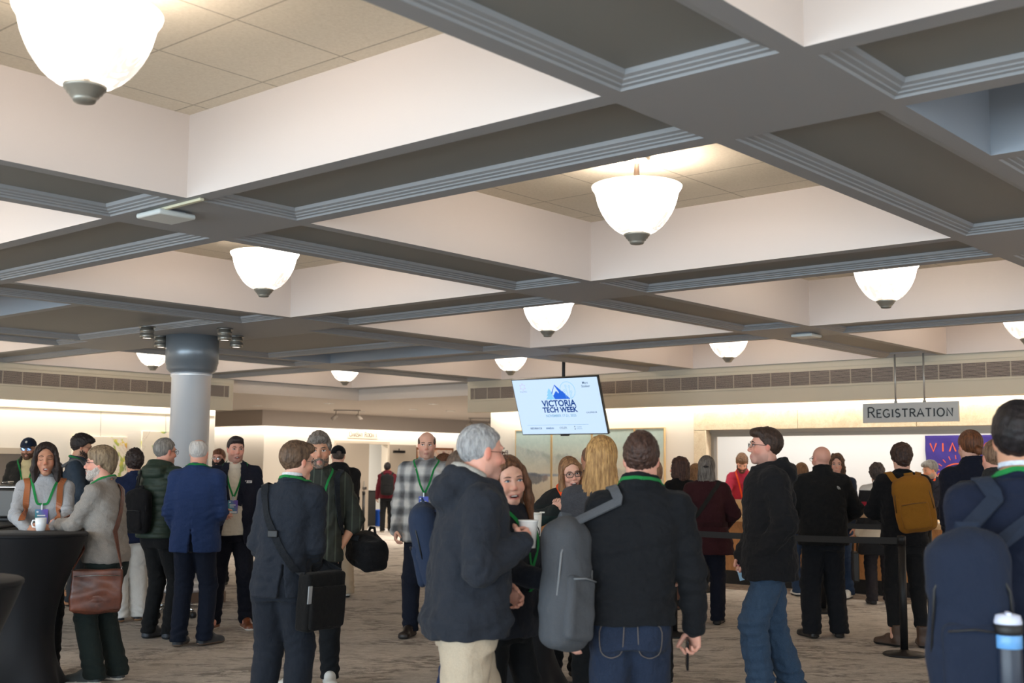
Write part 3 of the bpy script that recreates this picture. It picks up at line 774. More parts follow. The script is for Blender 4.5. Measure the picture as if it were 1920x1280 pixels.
def make_legs(w, g, seed, female, bw, belly, hips):
    s = w.s; G = g.get('g', .006); res = max(.007, min(.011, w.d*.0009)); rt, rk, ra = g.get('r', (.088, .066, .056)); top = g.get('top', 1.00); hem = g.get('hem', .045)
    lo = np.min([w.an[0]-.13, w.an[1]-.13, w.kn[0]-.13, w.kn[1]-.13, V3(-.2, -.25, 0)], 0); hi = np.max([w.an[0]+.13, w.an[1]+.13, w.kn[0]+.13, w.kn[1]+.13, V3(.2, .25, top*s+.02)], 0)
    S = SDF(lo, hi, res)
    S.loft([(.79*s, (.108+G)*s, (.150+G)*s), (.86*s, (.116+G)*s, ((.168 if female else .156)+G)*s), (.95*s, (.108+G+belly*.3)*s, ((.155 if female else .146)+G)*s), (top*s, (.096+G+belly*.3)*s, (.132*bw+G)*s)], 0, cx=lambda Z: hips+0*Z, pw=2.4)
    S.fn(lambda X, Y, Z: -np.minimum(.80*s-Z, .03-np.abs(Y)*1.0) if False else (.79*s-Z)-1e-3, .0)
    for i, sd in ((0, 1), (1, -1)):
        h, k_, a = w.hip[i], w.kn[i], w.an[i]; h2 = h+V3(-.012, 0, -.03)
        S.cap(h2, k_, (rt+G)*s, (rk+G)*s, .03); S.cap(k_, a+V3(-.01, 0, -.02), (rk+G)*s, (ra+G)*s, .02)
        if g.get('seat', True): S.ell(h+V3(-.050*s, sd*.006, -.03*s), V3(.070, .076, .095)*s, None, .04)
        # hems cut level
    S.fn(lambda X, Y, Z: hem*s-Z, .004)
    Pp, Q = S.mesh(); Q = orient(Pp, Q); Pp = smooth(Pp, Q, 1, .5); N = normals(Pp, Q); fa = g.get('fold', .004)
    low = np.exp(-((Pp[:, 2]-.12*s)/.10)**2)+.6*np.exp(-((Pp[:, 2]-.50*s)/.10)**2)
    P2 = folds(Pp, N, fa, g.get('fscale', 18), seed+5, (1, 1, 1.2)); P2 = P2+N*(low*fa*1.1*np.sin(Pp[:, 2]*95/s+3*np.sin(Pp[:, 1]*22+seed)))[:, None]
    o = link(g.get('name', 'trousers'), quads_mesh('trousers', P2, Q), g['m'], w.root)
    if g.get('label'): o['label'] = g['label']
    w.legP = P2
    if g.get('pockets'):     # stitched back pockets and belt of jeans
        w.surf.append((P2, Q))
        for sd in (1, -1):
            b = MB(); m4 = [V3(-.2, sd*.030, .915), V3(-.2, sd*.135, .905), V3(-.2, sd*.130, .78), V3(-.2, sd*.085, .755), V3(-.2, sd*.036, .78), V3(-.2, sd*.030, .915)]
            pp, nn = drape(w, [q*s for q in m4], .005, 4); b.ribbon(pp, nn, .004, .002); b.build('pocket_stitching', plain('stitch', (96, 88, 84), .8), w.root)
        b = MB(); pp, nn = drape(w, [V3(.02-.2*math.cos(a), .2*math.sin(a), top-.03)*s for a in np.linspace(-1.5, 1.5, 9)], .001, 3); b.ribbon(pp, nn, .036, .004); b.build('belt', plain('belt_brown', (96, 62, 44), .55), w.root)
        w.surf.pop(); w.bvh = None
def make_shoes(w, g):
    s = w.s; c = g['c']; sole = g.get('sole', (40, 36, 34)); boot = g.get('boot', 0); k = s*g.get('k', 1.0)
    mu = plain('shoe_%d_%d_%d' % c, c, g.get('rough', .5)); ms = plain('sole_%d_%d_%d' % sole, sole, .7)
    for i, sd in ((0, 1), (1, -1)):
        S = SDF((-.12, -.09, 0), (.26, .09, .16+boot), .0065)
        S.rbox((.062*k, 0, .030), (.138*k, .042*k, .028), .027); S.ell((.150*k, 0, .034), (.060*k, .046*k, .032), None, .02)
        S.ell((-.035*k, 0, .055), (.050*k, .040*k, .050), None, .02); S.chain([(-.02*k, 0, .075), (.06*k, 0, .070), (.13*k, 0, .045)], [.042*k, .036*k, .028*k], .02)
        if boot: S.cap((-.028*k, 0, .07), (-.034*k, 0, .07+boot), .048*k, .052*k, .02); S.fn(lambda X, Y, Z: Z-(.09+boot), .004)
        S.fn(lambda X, Y, Z: .001-Z, .003)
        Pp, Q = S.mesh(); Q = orient(Pp, Q); Pp = smooth(Pp, Q, 1, .4)
        Pp[:, 1] *= 1-.12*sd*0; N = normals(Pp, Q); low = Pp[:, 2] < .024; rim = np.clip((.026-Pp[:, 2])/.004, 0, 1); Pp = Pp+N*np.array([1, 1, 0])*(.004*rim)[:, None]
        mi = (Pp[Q].mean(1)[:, 2] < .024).astype(int)
        fx = w.ft[i]; a = fx[2]; lift = fx[3] if len(fx) > 3 else 0.0
        pit = 0.0 if lift == 0 else min(.9, lift*7)
        if lift:
            c0, s0 = math.cos(pit), math.sin(pit); X, Z = Pp[:, 0]-.12, Pp[:, 2].copy(); Pp[:, 0] = X*c0+Z*s0+.12; Pp[:, 2] = -X*s0+Z*c0
        Rz = rot(a); Pp = Pp@Rz.T+np.array([w.an[i][0]+.018, w.an[i][1], 0])
        o = link('shoe', quads_mesh('shoe', Pp, Q, mi), [mu, ms], w.root)
        if g.get('laces'):
            b = MB()
            for q in range(4): b.tube([V3(.055+q*.02, .022, .098-q*.010), V3(.055+q*.02, 0, .109-q*.010), V3(.055+q*.02, -.022, .098-q*.010)], .003, 5)
            me = b.mesh('laces'); a_ = np.empty(len(me.vertices)*3, np.float32); me.vertices.foreach_get('co', a_); a_ = a_.reshape(-1, 3)@Rz.T+np.array([w.an[i][0]+.018, w.an[i][1], 0]); me.vertices.foreach_set('co', a_.astype(np.float32).ravel()); link('laces', me, plain('lace_white', (220, 218, 212), .8), o)
# ------------------------------------------------------------------ things worn or carried, in a wearer's own frame
def worn(name, label, cat, w, base, group=None):
    """Empty at local point base, aligned with the wearer; children meshes are given in the wearer's frame"""
    wp = w.M @ np.array([base[0], base[1], base[2], 1.0]); o = empty(name, wp[:3], w.yaw, label, cat, group); o['_b'] = [float(q) for q in base]; return o
def sub(o, name, me, mats, parent=None, label=None):
    b = np.array(o['_b']); n = len(me.vertices); a = np.empty(n*3, np.float32); me.vertices.foreach_get('co', a); a = (a.reshape(-1, 3)-b).astype(np.float32); me.vertices.foreach_set('co', a.ravel()); me.update()
    q = link(name, me, mats, parent or o)
    if label: q['label'] = label
    return q
def done(*os_):
    for o in os_: del o['_b']
def lanyard(w, label, c=(30, 122, 62), badge=True, zb=1.16, width=.017, tilt=0, badgec=None, group=None, yoff=0, bl=None):
    s = w.s; m = fabric('ribbon_%d_%d_%d' % c, c, .08, fold=.05)
    left = [(-.085, 0, 1.515), (-.070, .050, 1.515), (-.025, .082, 1.505), (.030, .088, 1.475), (.080, .070+yoff*.3, 1.40), (.12, .040+yoff*.6, 1.29), (.13, .005+yoff, zb)]
    o = worn('lanyard', label, 'lanyard', w, (0, yoff, zb*s))
    b = MB()
    for sd in (1, -1):
        pp, nn = drape(w, [V3(p[0]+w.cx(np.array([p[2]*s]))[0]/s, p[1]*sd+w.cy(np.array([p[2]*s]))[0]/s, p[2])*s for p in left], .0035, 5); b.ribbon(pp, nn, width, .0025)
    sub(o, 'ribbon', b.mesh('ribbon'), m)
    tip, tn = pp[-1], nn[-1]; n = nrm(tn*np.array([1, 1, .25])); up = nrm(V3(0, 0, 1)-n*n[2]); rt = np.cross(up, n)
    if badge:
        cb = tip+n*.010
        b = MB(); m4 = frame_matrix(cb, rt, up, n); b.box((-.006, -.040, -.004), (.006, .0, .004), .001, m4); b.mi = 0; sub(o, 'clip', b.mesh('clip'), plain('clip_metal', (170, 172, 176), .3, .9))
        b = MB(); h = .125; b.box((-.045, -.035-h, -.002), (.045, -.035, .002), .001, m4)
        bg = badgec or ((96, 70, 168), (36, 150, 150)); key = 'badge_%d_%d' % (bg[0][0], bg[1][0])
        if key not in M:
            t = NT(key); tc = t.n('ShaderNodeTexCoord'); sp = t.n('ShaderNodeSeparateXYZ'); t.l(tc.outputs['Generated'], sp.inputs[0]); t.base(t.ramp(t.math('ADD', t.math('MULTIPLY', sp.outputs['Y'], .6), t.math('MULTIPLY', sp.outputs['Z'], .4)), [(.2, bg[1]), (.8, bg[0])])); t.set(Roughness=.35); M[key] = t.m
        bo = sub(o, 'badge', b.mesh('badge'), M[key])
        b = MB(); b.box((-.038, -.155, .0022), (.038, -.140, .0030), 0, m4); b.box((-.030, -.085, .0022), (.026, -.076, .0030), 0, m4); b.box((-.030, -.102, .0022), (.010, -.095, .0030), 0, m4); b.box((-.036, -.060, .0022), (-.022, -.048, .0030), 0, m4)
        sub(o, 'badge_print', b.mesh('badge_print'), plain('badge_white', (226, 230, 234), .5), bo)
    done(o); return o
def backpack(w, label, m, c=(-.22, 0, 1.22), size=(.13, .30, .46), R=None, kind='round', ms=None, straps=(1, -1), name='backpack', strapm=None, sw=.052, extra=None, tilt=0):
    """pack centre c in the wearer's frame"""
    s = w.s; R = R if R is not None else rot(0, math.radians(tilt)); c = V3(*c)*s; h = np.array(size)/2
    o = worn(name, label, 'backpack', w, c-V3(0, 0, size[2]/2)); res = max(.006, w.d*.0010)
    ext = np.abs(R)@h+.07; S = SDF(c-ext, c+ext, res)
    L = lambda x, y, z: c+R@V3(x, y, z)
    S.rbox(c, h*np.array([.80, 1, 1]), min(h[0]*.75, .07), R); S.ell(L(-h[0]*.1, 0, -h[2]*.22), (h[0]*1.0, h[1]*.98, h[2]*.72), R, .04)
    S.ell(L(0, 0, h[2]*.55), (h[0]*.85, h[1]*.80, h[2]*.52), R, .05)
    S.fn(lambda X, Y, Z: ((X-c[0])*R[0, 0]+(Y-c[1])*R[1, 0]+(Z-c[2])*R[2, 0])-h[0]*.80, .01)
    Pp, Q = S.mesh(); Q = orient(Pp, Q); Pp = smooth(Pp, Q, 1, .5); Pp = folds(Pp, normals(Pp, Q), .005, 15, 31)
    body = sub(o, 'main_pocket', quads_mesh('main_pocket', Pp, Q), m)
    # front pocket with zip, haul loop
    S = SDF(c-ext, c+ext, res); S.rbox(L(-h[0]*.80, 0, -h[2]*.36), (h[0]*.34, h[1]*.74, h[2]*.50), .03, R); Pp, Q = S.mesh(); Q = orient(Pp, Q); Pp = folds(smooth(Pp, Q, 1, .5), normals(Pp, Q), .003, 18, 7)
    fp = sub(o, 'front_pocket', quads_mesh('front_pocket', Pp, Q), m)
    b = MB(); zz = ms or plain('zip_black', (22, 22, 24), .5)
    b.tube([L(-h[0]*1.15, -h[1]*.62, h[2]*.06), L(-h[0]*1.18, 0, h[2]*.09), L(-h[0]*1.15, h[1]*.62, h[2]*.06)], .004, 6); sub(o, 'zip', b.mesh('zip'), zz, fp)
    b = MB(); b.tube([L(-h[0]*.55, -h[1]*.97, -h[2]*.2), L(-h[0]*.62, -h[1]*.88, h[2]*.45), L(-h[0]*.55, -h[1]*.35, h[2]*.93), L(-h[0]*.55, h[1]*.35, h[2]*.93), L(-h[0]*.62, h[1]*.88, h[2]*.45), L(-h[0]*.55, h[1]*.97, -h[2]*.2)], .0045, 6); sub(o, 'zip', b.mesh('zip'), zz)
    b = MB(); pts = [L(h[0]*.3, -.035, h[2]*.95), L(h[0]*.1, -.03, h[2]*.95+.045), L(h[0]*.1, .03, h[2]*.95+.045), L(h[0]*.3, .035, h[2]*.95)]; b.ribbon(pts, [R@V3(-1, 0, .2)]*4, .022, .006); sub(o, 'carry_handle', b.mesh('carry_handle'), strapm or m)
    for sd in straps:
        yy = .105*(1 if abs(c[1]) < .08 else 1)
        path = [(-.11, sd*.09, 1.43), (-.03, sd*.105, 1.475), (.05, sd*.112, 1.45), (.11, sd*.116, 1.36), (.125, sd*.118, 1.25), (.115, sd*.120, 1.13)]
        pp, nn = drape(w, [V3(p[0], p[1], p[2])*s+V3(w.cx(np.array([p[2]*s]))[0], w.cy(np.array([p[2]*s]))[0], 0) for p in path], .009, 5); pp = [L(h[0]*.45, sd*min(.07, h[1]*.5), h[2]*.80)]+list(pp); nn = [V3(-.6, 0, .8)]+list(nn); b = MB(); b.ribbon(pp, nn, sw, .010); sub(o, 'shoulder_strap', b.mesh('shoulder_strap'), strapm or m)
    done(o); return o
# ------------------------------------------------------------------ room numbers (metres; x and y run along the two ceiling beam directions)
U0, V0, PU, PV, CA, CB = 0.888, 2.783, 3.761, 3.778, 2.870, 2.886
ZB, ZC = 3.035, 3.512          # underside of the beams, tiles inside the coffers
UE, VE = 15.12, 17.08          # faces of the two soffits
ZS = 2.50                      # underside of the soffits
UW, VW = 15.70, 17.58          # registration wall, left wall
ZH = 2.82                      # hallway ceiling
VO = 21.9                      # far wall with the meeting room
UH, VH = 15.42, 17.22          # fascia edges over the hallway
# materials
def m_ceiling_paint(name, c):
    if name in M: return M[name]
    t = NT(name); t.base(lin(c)); t.set(Roughness=.55); t.bump(t.noise(t.coord(), 90, 2), .05, .004); M[name] = t.m; return t.m
beam = m_ceiling_paint('beam_paint', (146, 147, 149)); panelm = m_ceiling_paint('panel_paint', (124, 124, 121)); white_paint = m_ceiling_paint('coffer_paint', (202, 193, 188)); beige = m_ceiling_paint('soffit_paint', (196, 186, 166)); wallp = m_ceiling_paint('wall_paint', (230, 223, 211))
taupe = m_ceiling_paint('fascia_paint', (184, 174, 165))
def m_tiles():
    t = NT('ceiling_tiles'); v = t.coord(); br = t.n('ShaderNodeTexBrick'); t.l(v, br.inputs['Vector']); br.offset = 0; br.inputs['Scale'].default_value = 1.0
    br.inputs['Brick Width'].default_value = .61; br.inputs['Row Height'].default_value = .61; br.inputs['Mortar Size'].default_value = .006; br.inputs['Mortar Smooth'].default_value = .2
    br.inputs['Color1'].default_value = lin((222, 211, 192)); br.inputs['Color2'].default_value = lin((217, 206, 187)); br.inputs['Mortar'].default_value = lin((150, 138, 120))
    n = t.noise(v, 60, 4, .7); t.base(t.mix(.35, br.outputs['Color'], t.ramp(n, [(.3, (198, 185, 164)), (.7, (236, 226, 208))]))); t.set(Roughness=.9); t.bump(n, .25, .004); return t.m
def m_carpet():
    t = NT('carpet'); v = t.coord(); r1 = t.coord(rot=(0, 0, math.radians(49))); mp = t.n('ShaderNodeMapping'); mp.inputs['Scale'].default_value = (.72, 1.2, 1); t.l(r1, mp.inputs['Vector']); vr = mp.outputs['Vector']
    big = t.noise(vr, 1.5, 5, .66, .5); mid = t.noise(vr, 7.5, 6, .78, .5); fine = t.noise(v, 150, 2, .75); med = t.noise(vr, 38, 3, .7)
    c = t.ramp(mid, [(.30, (104, 98, 94)), (.42, (188, 181, 173)), (.60, (220, 213, 205)), (.75, (228, 221, 214))])
    patch = t.math('MULTIPLY', t.ramp(big, [(.43, (255, 255, 255)), (.52, (0, 0, 0))]), t.ramp(mid, [(.45, (255, 255, 255)), (.55, (0, 0, 0))]))
    c = t.mix(t.math('MULTIPLY', patch, .85), c, lin((62, 56, 54)))
    thin = t.ramp(t.noise(vr, 13, 5, .7, .8), [(.34, (255, 255, 255)), (.40, (0, 0, 0))]); c = t.mix(t.math('MULTIPLY', thin, .5), c, lin((84, 77, 73)))
    c = t.mix(.34, c, t.ramp(fine, [(.25, (66, 60, 56)), (.75, (246, 238, 228))])); c = t.mix(.16, c, t.ramp(med, [(.3, (90, 82, 77)), (.7, (232, 224, 214))]))
    t.base(c); t.set(Roughness=.97); t.b.inputs['Specular IOR Level'].default_value = .1; t.bump(fine, .5, .006); return t.m
def m_stone():
    t = NT('limestone'); v = t.coord(); n = t.noise(v, 6, 5, .65, .8); f = t.noise(v, 55, 3, .6); sp = t.n('ShaderNodeTexVoronoi'); t.l(v, sp.inputs['Vector']); sp.inputs['Scale'].default_value = 38
    c = t.ramp(n, [(.3, (214, 196, 164)), (.6, (232, 219, 192)), (.8, (222, 204, 174))]); c = t.mix(t.ramp(sp.outputs['Distance'], [(.08, (255, 255, 255)), (.16, (0, 0, 0))]), c, lin((176, 150, 116))); c = t.mix(.2, c, t.ramp(f, [(.4, (188, 164, 128)), (.7, (240, 228, 206))]))
    t.base(c); t.set(Roughness=.5); t.bump(f, .15, .003); return t.m
def m_wood(name, a, b_, scale=(1, 1, 1)):
    t = NT(name); v = t.coord(scale=scale); n = t.noise(v, 5, 5, .7, 2.2); f = t.noise(v, 42, 3, .6, .5); c = t.ramp(n, [(.28, a), (.72, b_)]); c = t.mix(.25, c, t.ramp(f, [(.3, tuple(int(q*.72) for q in a)), (.7, b_)])); t.base(c); t.set(Roughness=.4); return t.m
tiles, carpet, stone = m_tiles(), m_carpet(), m_stone()
nickel = plain('brushed_nickel', (150, 148, 145), .28, 1.0); dark_metal = plain('black_metal', (24, 24, 26), .45, .3); black_satin = plain('black_satin', (16, 16, 18), .5)
# ---- floor
b = MB(); b.box((-9, -9, -.1), (40, 41, 0)); b.build('floor', carpet, kind='structure')
# ---- coffered ceiling
def opens_u(i, j):
    if j in (2, -1) and i == 1: return (U0+i*PU, U0+i*PU+.35*CA)
    if j in (2, -1) and i == 2: return (U0+i*PU+.65*CA, U0+i*PU+CA)
    return (U0+i*PU, U0+i*PU+CA)
IR, JR = range(-2, 4), range(-2, 4)
ceil = MB(); coff = MB(); trim = MB()
ULO, VLO = U0-2*PU-.9, V0-2*PV-.9
def flat(mb, u0, u1, v0, v1, z, up=False):
    q = [(u0, v0, z), (u0, v1, z), (u1, v1, z), (u1, v0, z)]
    mb.face(q if not up else q[::-1])
def panel(u0, u1, v0, v1, wu, wv):
    """recessed panel in a beam soffit with stepped moulding"""
    steps = [(0, 0), (.006, .010), (.026, .013), (.029, .019), (.050, .024), (.053, .030), (.074, .036), (.080, .055)]
    prev = None
    for ins, up in steps:
        r = [(u0+ins, v0+ins, ZB+up), (u1-ins, v0+ins, ZB+up), (u1-ins, v1-ins, ZB+up), (u0+ins, v1-ins, ZB+up)]
        if prev:
            for k in range(4): trim.face([prev[k], prev[(k+1) % 4], r[(k+1) % 4], r[k]])
        prev = r
    ceil.mi = 1; ceil.face([prev[0], prev[3], prev[2], prev[1]]); ceil.mi = 0
def plate_with_panel(u0, u1, v0, v1, mu, mv):
    if u1-u0-2*mu < .2 or v1-v0-2*mv < .2: flat(ceil, u0, u1, v0, v1, ZB); return
    a, b_, c, d = u0+mu, u1-mu, v0+mv, v1-mv
    flat(ceil, u0, u1, v0, c, ZB); flat(ceil, u0, u1, d, v1, ZB)
    if mu > 0: flat(ceil, u0, a, c, d, ZB); flat(ceil, b_, u1, c, d, ZB)
    panel(a, b_, c, d, 0, 0)
for j in JR:
    v0, v1 = V0+j*PV, V0+j*PV+CB
    x = ULO
    for i in IR:
        a, b_ = opens_u(i, j)
        # plate left of the opening
        wide = (j in (2, -1) and i == 2)
        if wide:
            cuc = (x+a)/2; n0 = U0+2*PU
            plate_with_panel(x, cuc-.50, v0, v1, .10, .0); flat(ceil, cuc-.50, cuc+.50, v0, v1, ZB); plate_with_panel(cuc+.50, a, v0, v1, .10, .0)
        elif a-x < 1.4: plate_with_panel(x, a, v0, v1, .11, 0)
        else: flat(ceil, x, a, v0, v1, ZB)
        x = b_
        # coffer
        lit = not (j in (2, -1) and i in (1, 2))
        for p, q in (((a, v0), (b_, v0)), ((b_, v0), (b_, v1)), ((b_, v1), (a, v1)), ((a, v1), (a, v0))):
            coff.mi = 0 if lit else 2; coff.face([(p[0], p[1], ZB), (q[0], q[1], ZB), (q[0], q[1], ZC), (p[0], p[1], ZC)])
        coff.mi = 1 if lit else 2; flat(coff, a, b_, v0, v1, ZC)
    # strip after the last coffer
    if j < 3: flat(ceil, x, UE+.6, v0, v1, ZB)
    else: flat(ceil, x, UH, v0, v1, ZB)
for j in list(JR)+[4]:
    v1 = V0+j*PV; v0 = v1-(PV-CB) if j > -2 else VLO
    if j == 4:
        flat(ceil, ULO, UH, V0+3*PV+CB, VH, ZB); continue
    x = ULO
    for i in IR:
        a, b_ = U0+i*PU, U0+i*PU+CA
        flat(ceil, x, a, v0, v1, ZB); plate_with_panel(a, b_, v0, v1, 0, .095); x = b_
    flat(ceil, x, UE+.6 if v1 < 13.5 else UH, v0, v1, ZB)
ceil.build('ceiling', [beam, panelm], kind='structure'); coff.build('ceiling_coffers', [white_paint, tiles, m_ceiling_paint('unlit_coffer_shade', (150, 156, 164))], kind='structure')  # lampless coffers: their shade and blue daylight are put into a darker colour
trim.build('trim_1', beam, kind='structure')
# roof over everything so that no outside light leaks in
b = MB(); b.box((-9, -9, ZC+.02), (40, 41, ZC+.2)); b.build('ceiling_roof', beam, kind='structure')
# ---- soffits with grilles
b = MB(); b.box((ULO, VE, ZS), (12.40, VE+.22, ZB+.02)); b.box((ULO, VE-.012, ZB-.075), (12.40, VE, ZB)); b.build('wall_left_soffit', beige, kind='structure')
b = MB(); b.box((UE, -6, ZS), (UE+.22, 14.07, ZB+.02)); b.box((UE-.012, -6, ZB-.075), (UE, 14.07, ZB)); b.build('wall_right_soffit', beige, kind='structure')
b = MB(); b.box((ULO, VE+.02, ZB), (12.40, VW+.3, ZB+.3)); b.box((UE+.02, -6, ZB), (UW+.3, 14.07, ZB+.3)); b.build('trim_2', beige, kind='structure')
recess_dark = plain('grille_recess_shade', (64, 56, 56), .7); slat_m = plain('grille_slat', (176, 160, 146), .55)
def grille(name, label, n0, n1, axis):
    o = empty(name, ((n0+n1)/2, VE, 2.70) if axis == 'u' else (UE, (n0+n1)/2, 2.70), 0, label, 'air vent')
    P_ = lambda t, dep, z: (t, VE-dep, z) if axis == 'u' else (UE-dep, t, z)
    loc = np.array(o.location)
    def box(mb, t0, t1, d0, d1, z0, z1):
        A, B_ = np.array(P_(t0, d0, z0))-loc, np.array(P_(t1, d1, z1))-loc; mb.box(np.minimum(A, B_), np.maximum(A, B_))
    f = MB()
    for z0, z1 in ((2.695, 2.722), (2.915, 2.940)): box(f, n0, n1, 0, .022, z0, z1)
    for t in (n0, n1-.03): box(f, t, t+.03, 0, .021, 2.7225, 2.9145)
    f.build('frame', beige, o)
    k = MB(); box(k, n0+.02, n1-.02, .001, .003, 2.72, 2.916); k.build('recess_shade', recess_dark, o)  # dark sheet on the soffit, coloured as the shade of the vent recess
    k = MB(); z = 2.728
    while z < 2.912: box(k, n0+.02, n1-.02, .004, .012, z, z+.0065); z += .0165
    k.build('grille_slat', slat_m, o, kind=None)
    k = MB(); t = n0+.1
    while t < n1-.05: box(k, t, t+.012, .004, .016, 2.722, 2.916); t += .30
    k.build('grille_rib', plain('grille_divider', (178, 164, 146), .5), o)
    return o
grille('air_vent', 'long dark slatted air vent in the soffit above the botanical paintings', -2.0, 12.33, 'u')
grille('air_vent', 'long dark slatted air vent in the soffit above the registration opening', -3.0, 14.02, 'v')
# ---- left wall, hall walls, far wall
b = MB(); b.box((ULO, VW, 0), (12.40, VW+.3, ZC)); b.build('wall_left', wallp, kind='structure')
b = MB(); b.box((12.40-.3, VW+.3, 0), (12.40, 41, ZC)); b.build('wall_hall', wallp, kind='structure')
b = MB(); b.box((ULO, VW-.02, 2.405), (12.38, VW, 2.425)); b.build('trim_3', plain('rail_wood', (196, 176, 150), .6), kind='structure')
# hallway ceiling and fascias
b = MB(); flat(b, 12.1, 40, VH, 41, ZH); flat(b, UH, 40, 13.2, VH, ZH)
b.face([(12.40, VH, ZB), (UH, VH, ZB), (UH, VH, ZH), (12.40, VH, ZH)]); b.face([(UH, VH, ZB), (UH, 13.2, ZB), (UH, 13.2, ZH), (UH, VH, ZH)])
b.build('ceiling_hall', m_ceiling_paint('hall_paint', (206, 196, 187)), kind='structure')
UC = 16.70
b = MB(); b.box((UC, VO-.02, 2.47), (40, VO+.2, ZH+.02)); b.box((UC-.0, VO+.2, 2.47), (UC+.25, 41, ZH+.02)); b.build('wall_far_soffit', taupe, kind='structure')
# far wall (recessed under its soffit) with the door opening
vo = VO+.55
DU0, DU1, DZ = on(630, 832, v=vo)[0], on(727, 832, v=vo)[0], on(680, 831, v=vo)[2]
b = MB()
b.box((UC+.5, vo, 0), (DU0, vo+.2, ZH)); b.box((DU1, vo, 0), (40, vo+.2, ZH)); b.box((DU0, vo, DZ), (DU1, vo+.2, ZH)); b.box((UC+.5, vo+.2, 0), (UC+.7, 41, ZH))
b.build('wall_far', wallp, kind='structure')
b = MB(); b.box((40, -9, 0), (40.2, 36, ZC)); b.box((12, 41, 0), (40, 41.2, ZC)); b.build('wall_end', wallp, kind='structure')
# room behind the far door
b = MB(); b.box((DU0-.6, vo+3.0, 0), (DU1+3, vo+3.1, ZH)); b.box((DU0-.7, vo+.2, 0), (DU0-.6, vo+3, ZH)); b.build('wall_meeting_room', m_ceiling_paint('bright_wall', (236, 234, 228)), kind='structure')
# ---- registration wall with stone surround
OV1, OV0, OZ = 9.63, -4.0, 2.148
b = MB()
b.box((UW, 9.845, 0), (UW+.3, 14.05, ZC)); b.box((UW, -6, 2.42), (UW+.3, 9.845, ZC)); b.box((UW+.3, 13.75, 0), (19.0, 14.05, ZC)); b.build('wall_right', wallp, kind='structure')
b = MB(); g_ = .006
for z0, z1 in ((0, .72), (.726, 1.44), (1.446, 2.142)): b.box((UW-.02, OV1, z0), (UW+.32, 9.845, z1), .003)
v = 9.845
while v > -4: b.box((UW-.02, v-1.75+g_, 2.148), (UW+.32, v, 2.42), .003); v -= 1.75
b.build('trim_4', stone, kind='structure')
b = MB(); b.box((UW+.10, OV0, 2.05), (UW+.28, OV1-.02, 2.148)); b.box((UW+.06, OV0, 2.10), (UW+.10, OV1-.02, 2.148)); b.box((UW+.13, OV1-.05, .0), (UW+.22, OV1, 2.05)); b.build('trim_5', plain('shutter_box', (150, 146, 138), .45, .4), kind='structure')
# room behind the counter
ru = 18.25
b = MB(); b.box((ru, -6, 0), (ru+.1, 12.0, 2.9)); b.box((UW+.3, 11.6, 0), (ru, 11.7, 2.9)); b.build('wall_registration', m_ceiling_paint('office_wall', (240, 240, 240)), kind='structure')
b = MB(); flat(b, UW+.3, ru, -6, 12, 2.88); b.build('ceiling_registration', m_ceiling_paint('office_ceiling', (235, 232, 228)), kind='structure')
# behind the camera: solid walls; daylight comes from a glazed front
b = MB(); b.box((ULO-.2, -9, 0), (30, -8.8, ZC)); b.build('wall_back', wallp, kind='structure')
# baseboards
b = MB(); b.box((ULO, VW-.02, 0), (12.4, VW, .12)); b.box((UW-.02, 9.845, 0), (UW, 14.05, .12)); b.box((UC+.5, vo-.02, 0), (DU0, vo, .12)); b.box((DU1, vo-.02, 0), (40, vo, .12)); b.build('baseboard_1', plain('base_dark', (92, 78, 68), .5), kind='structure')
# ---- column
cu_, cv_ = 7.965, 11.783
colm = NT('column_metal'); colm.base(lin((238, 239, 242))); colm.set(Metallic=.45, Roughness=.33); colm.b.inputs['Anisotropic'].default_value = .5; colm = colm.m
o = empty('column', (cu_, cv_, 0), 0, 'round brushed silver column with a dark grey drum capital beside the green jacket man', 'column'); o['kind'] = 'structure'
b = MB(); b.lathe([(.222, .22), (.222, 2.55), (.235, 2.57), (.235, 2.60), (.226, 2.61)], seg=48); b.build('shaft', colm, o)
capm = plain('capital_grey', (128, 134, 140), .32, .35)
b = MB(); b.lathe([(.226, 2.60), (.262, 2.625), (.285, 2.655), (.285, 2.69), (.292, 2.695), (.292, 2.715), (.300, 2.72), (.300, ZB)], seg=48); b.build('capital', capm, o)
b = MB(); b.box((-.34, -.34, 0), (.34, .34, .135), .012); b.build('plinth', plain('plinth_taupe', (116, 98, 86), .5), o)
b = MB(); b.lathe([(.30, .135), (.31, .16), (.30, .19), (.27, .20), (.265, .24), (.24, .27), (.222, .29)], seg=48); b.build('base_ring', colm, o)
for k, (x_, y_) in enumerate(((7.08, 11.33), (7.73, 12.07), (7.72, 10.82), (8.26, 11.35))):
    o = empty('ceiling_spotlight', (x_, y_, ZB-.135), 0, ('chrome ceiling spotlight furthest left of the column capital', 'chrome ceiling spotlight tucked against the left edge of the capital', 'chrome ceiling spotlight nearest on the right of the capital', 'chrome ceiling spotlight behind on the right of the capital')[k], 'spotlight', 'spotlights around the column')
    b = MB(); b.lathe([(.088, .122), (.088, .135)], seg=24); b.build('mounting_ring', nickel, o)
    b = MB(); b.lathe([(.055, .016), (.066, .004), (.076, .010), (.076, .052), (.070, .056), (.070, .066), (.076, .070), (.076, .100), (.066, .104), (.066, .124)], seg=24); b.build('housing', plain('spot_nickel', (138, 132, 122), .3, .6), o)
    b = MB(); b.lathe([(.001, .012), (.058, .012)], seg=20, cap=False); b.build('lens', emit('spot_lens', (255, 240, 225), 3.0), o)
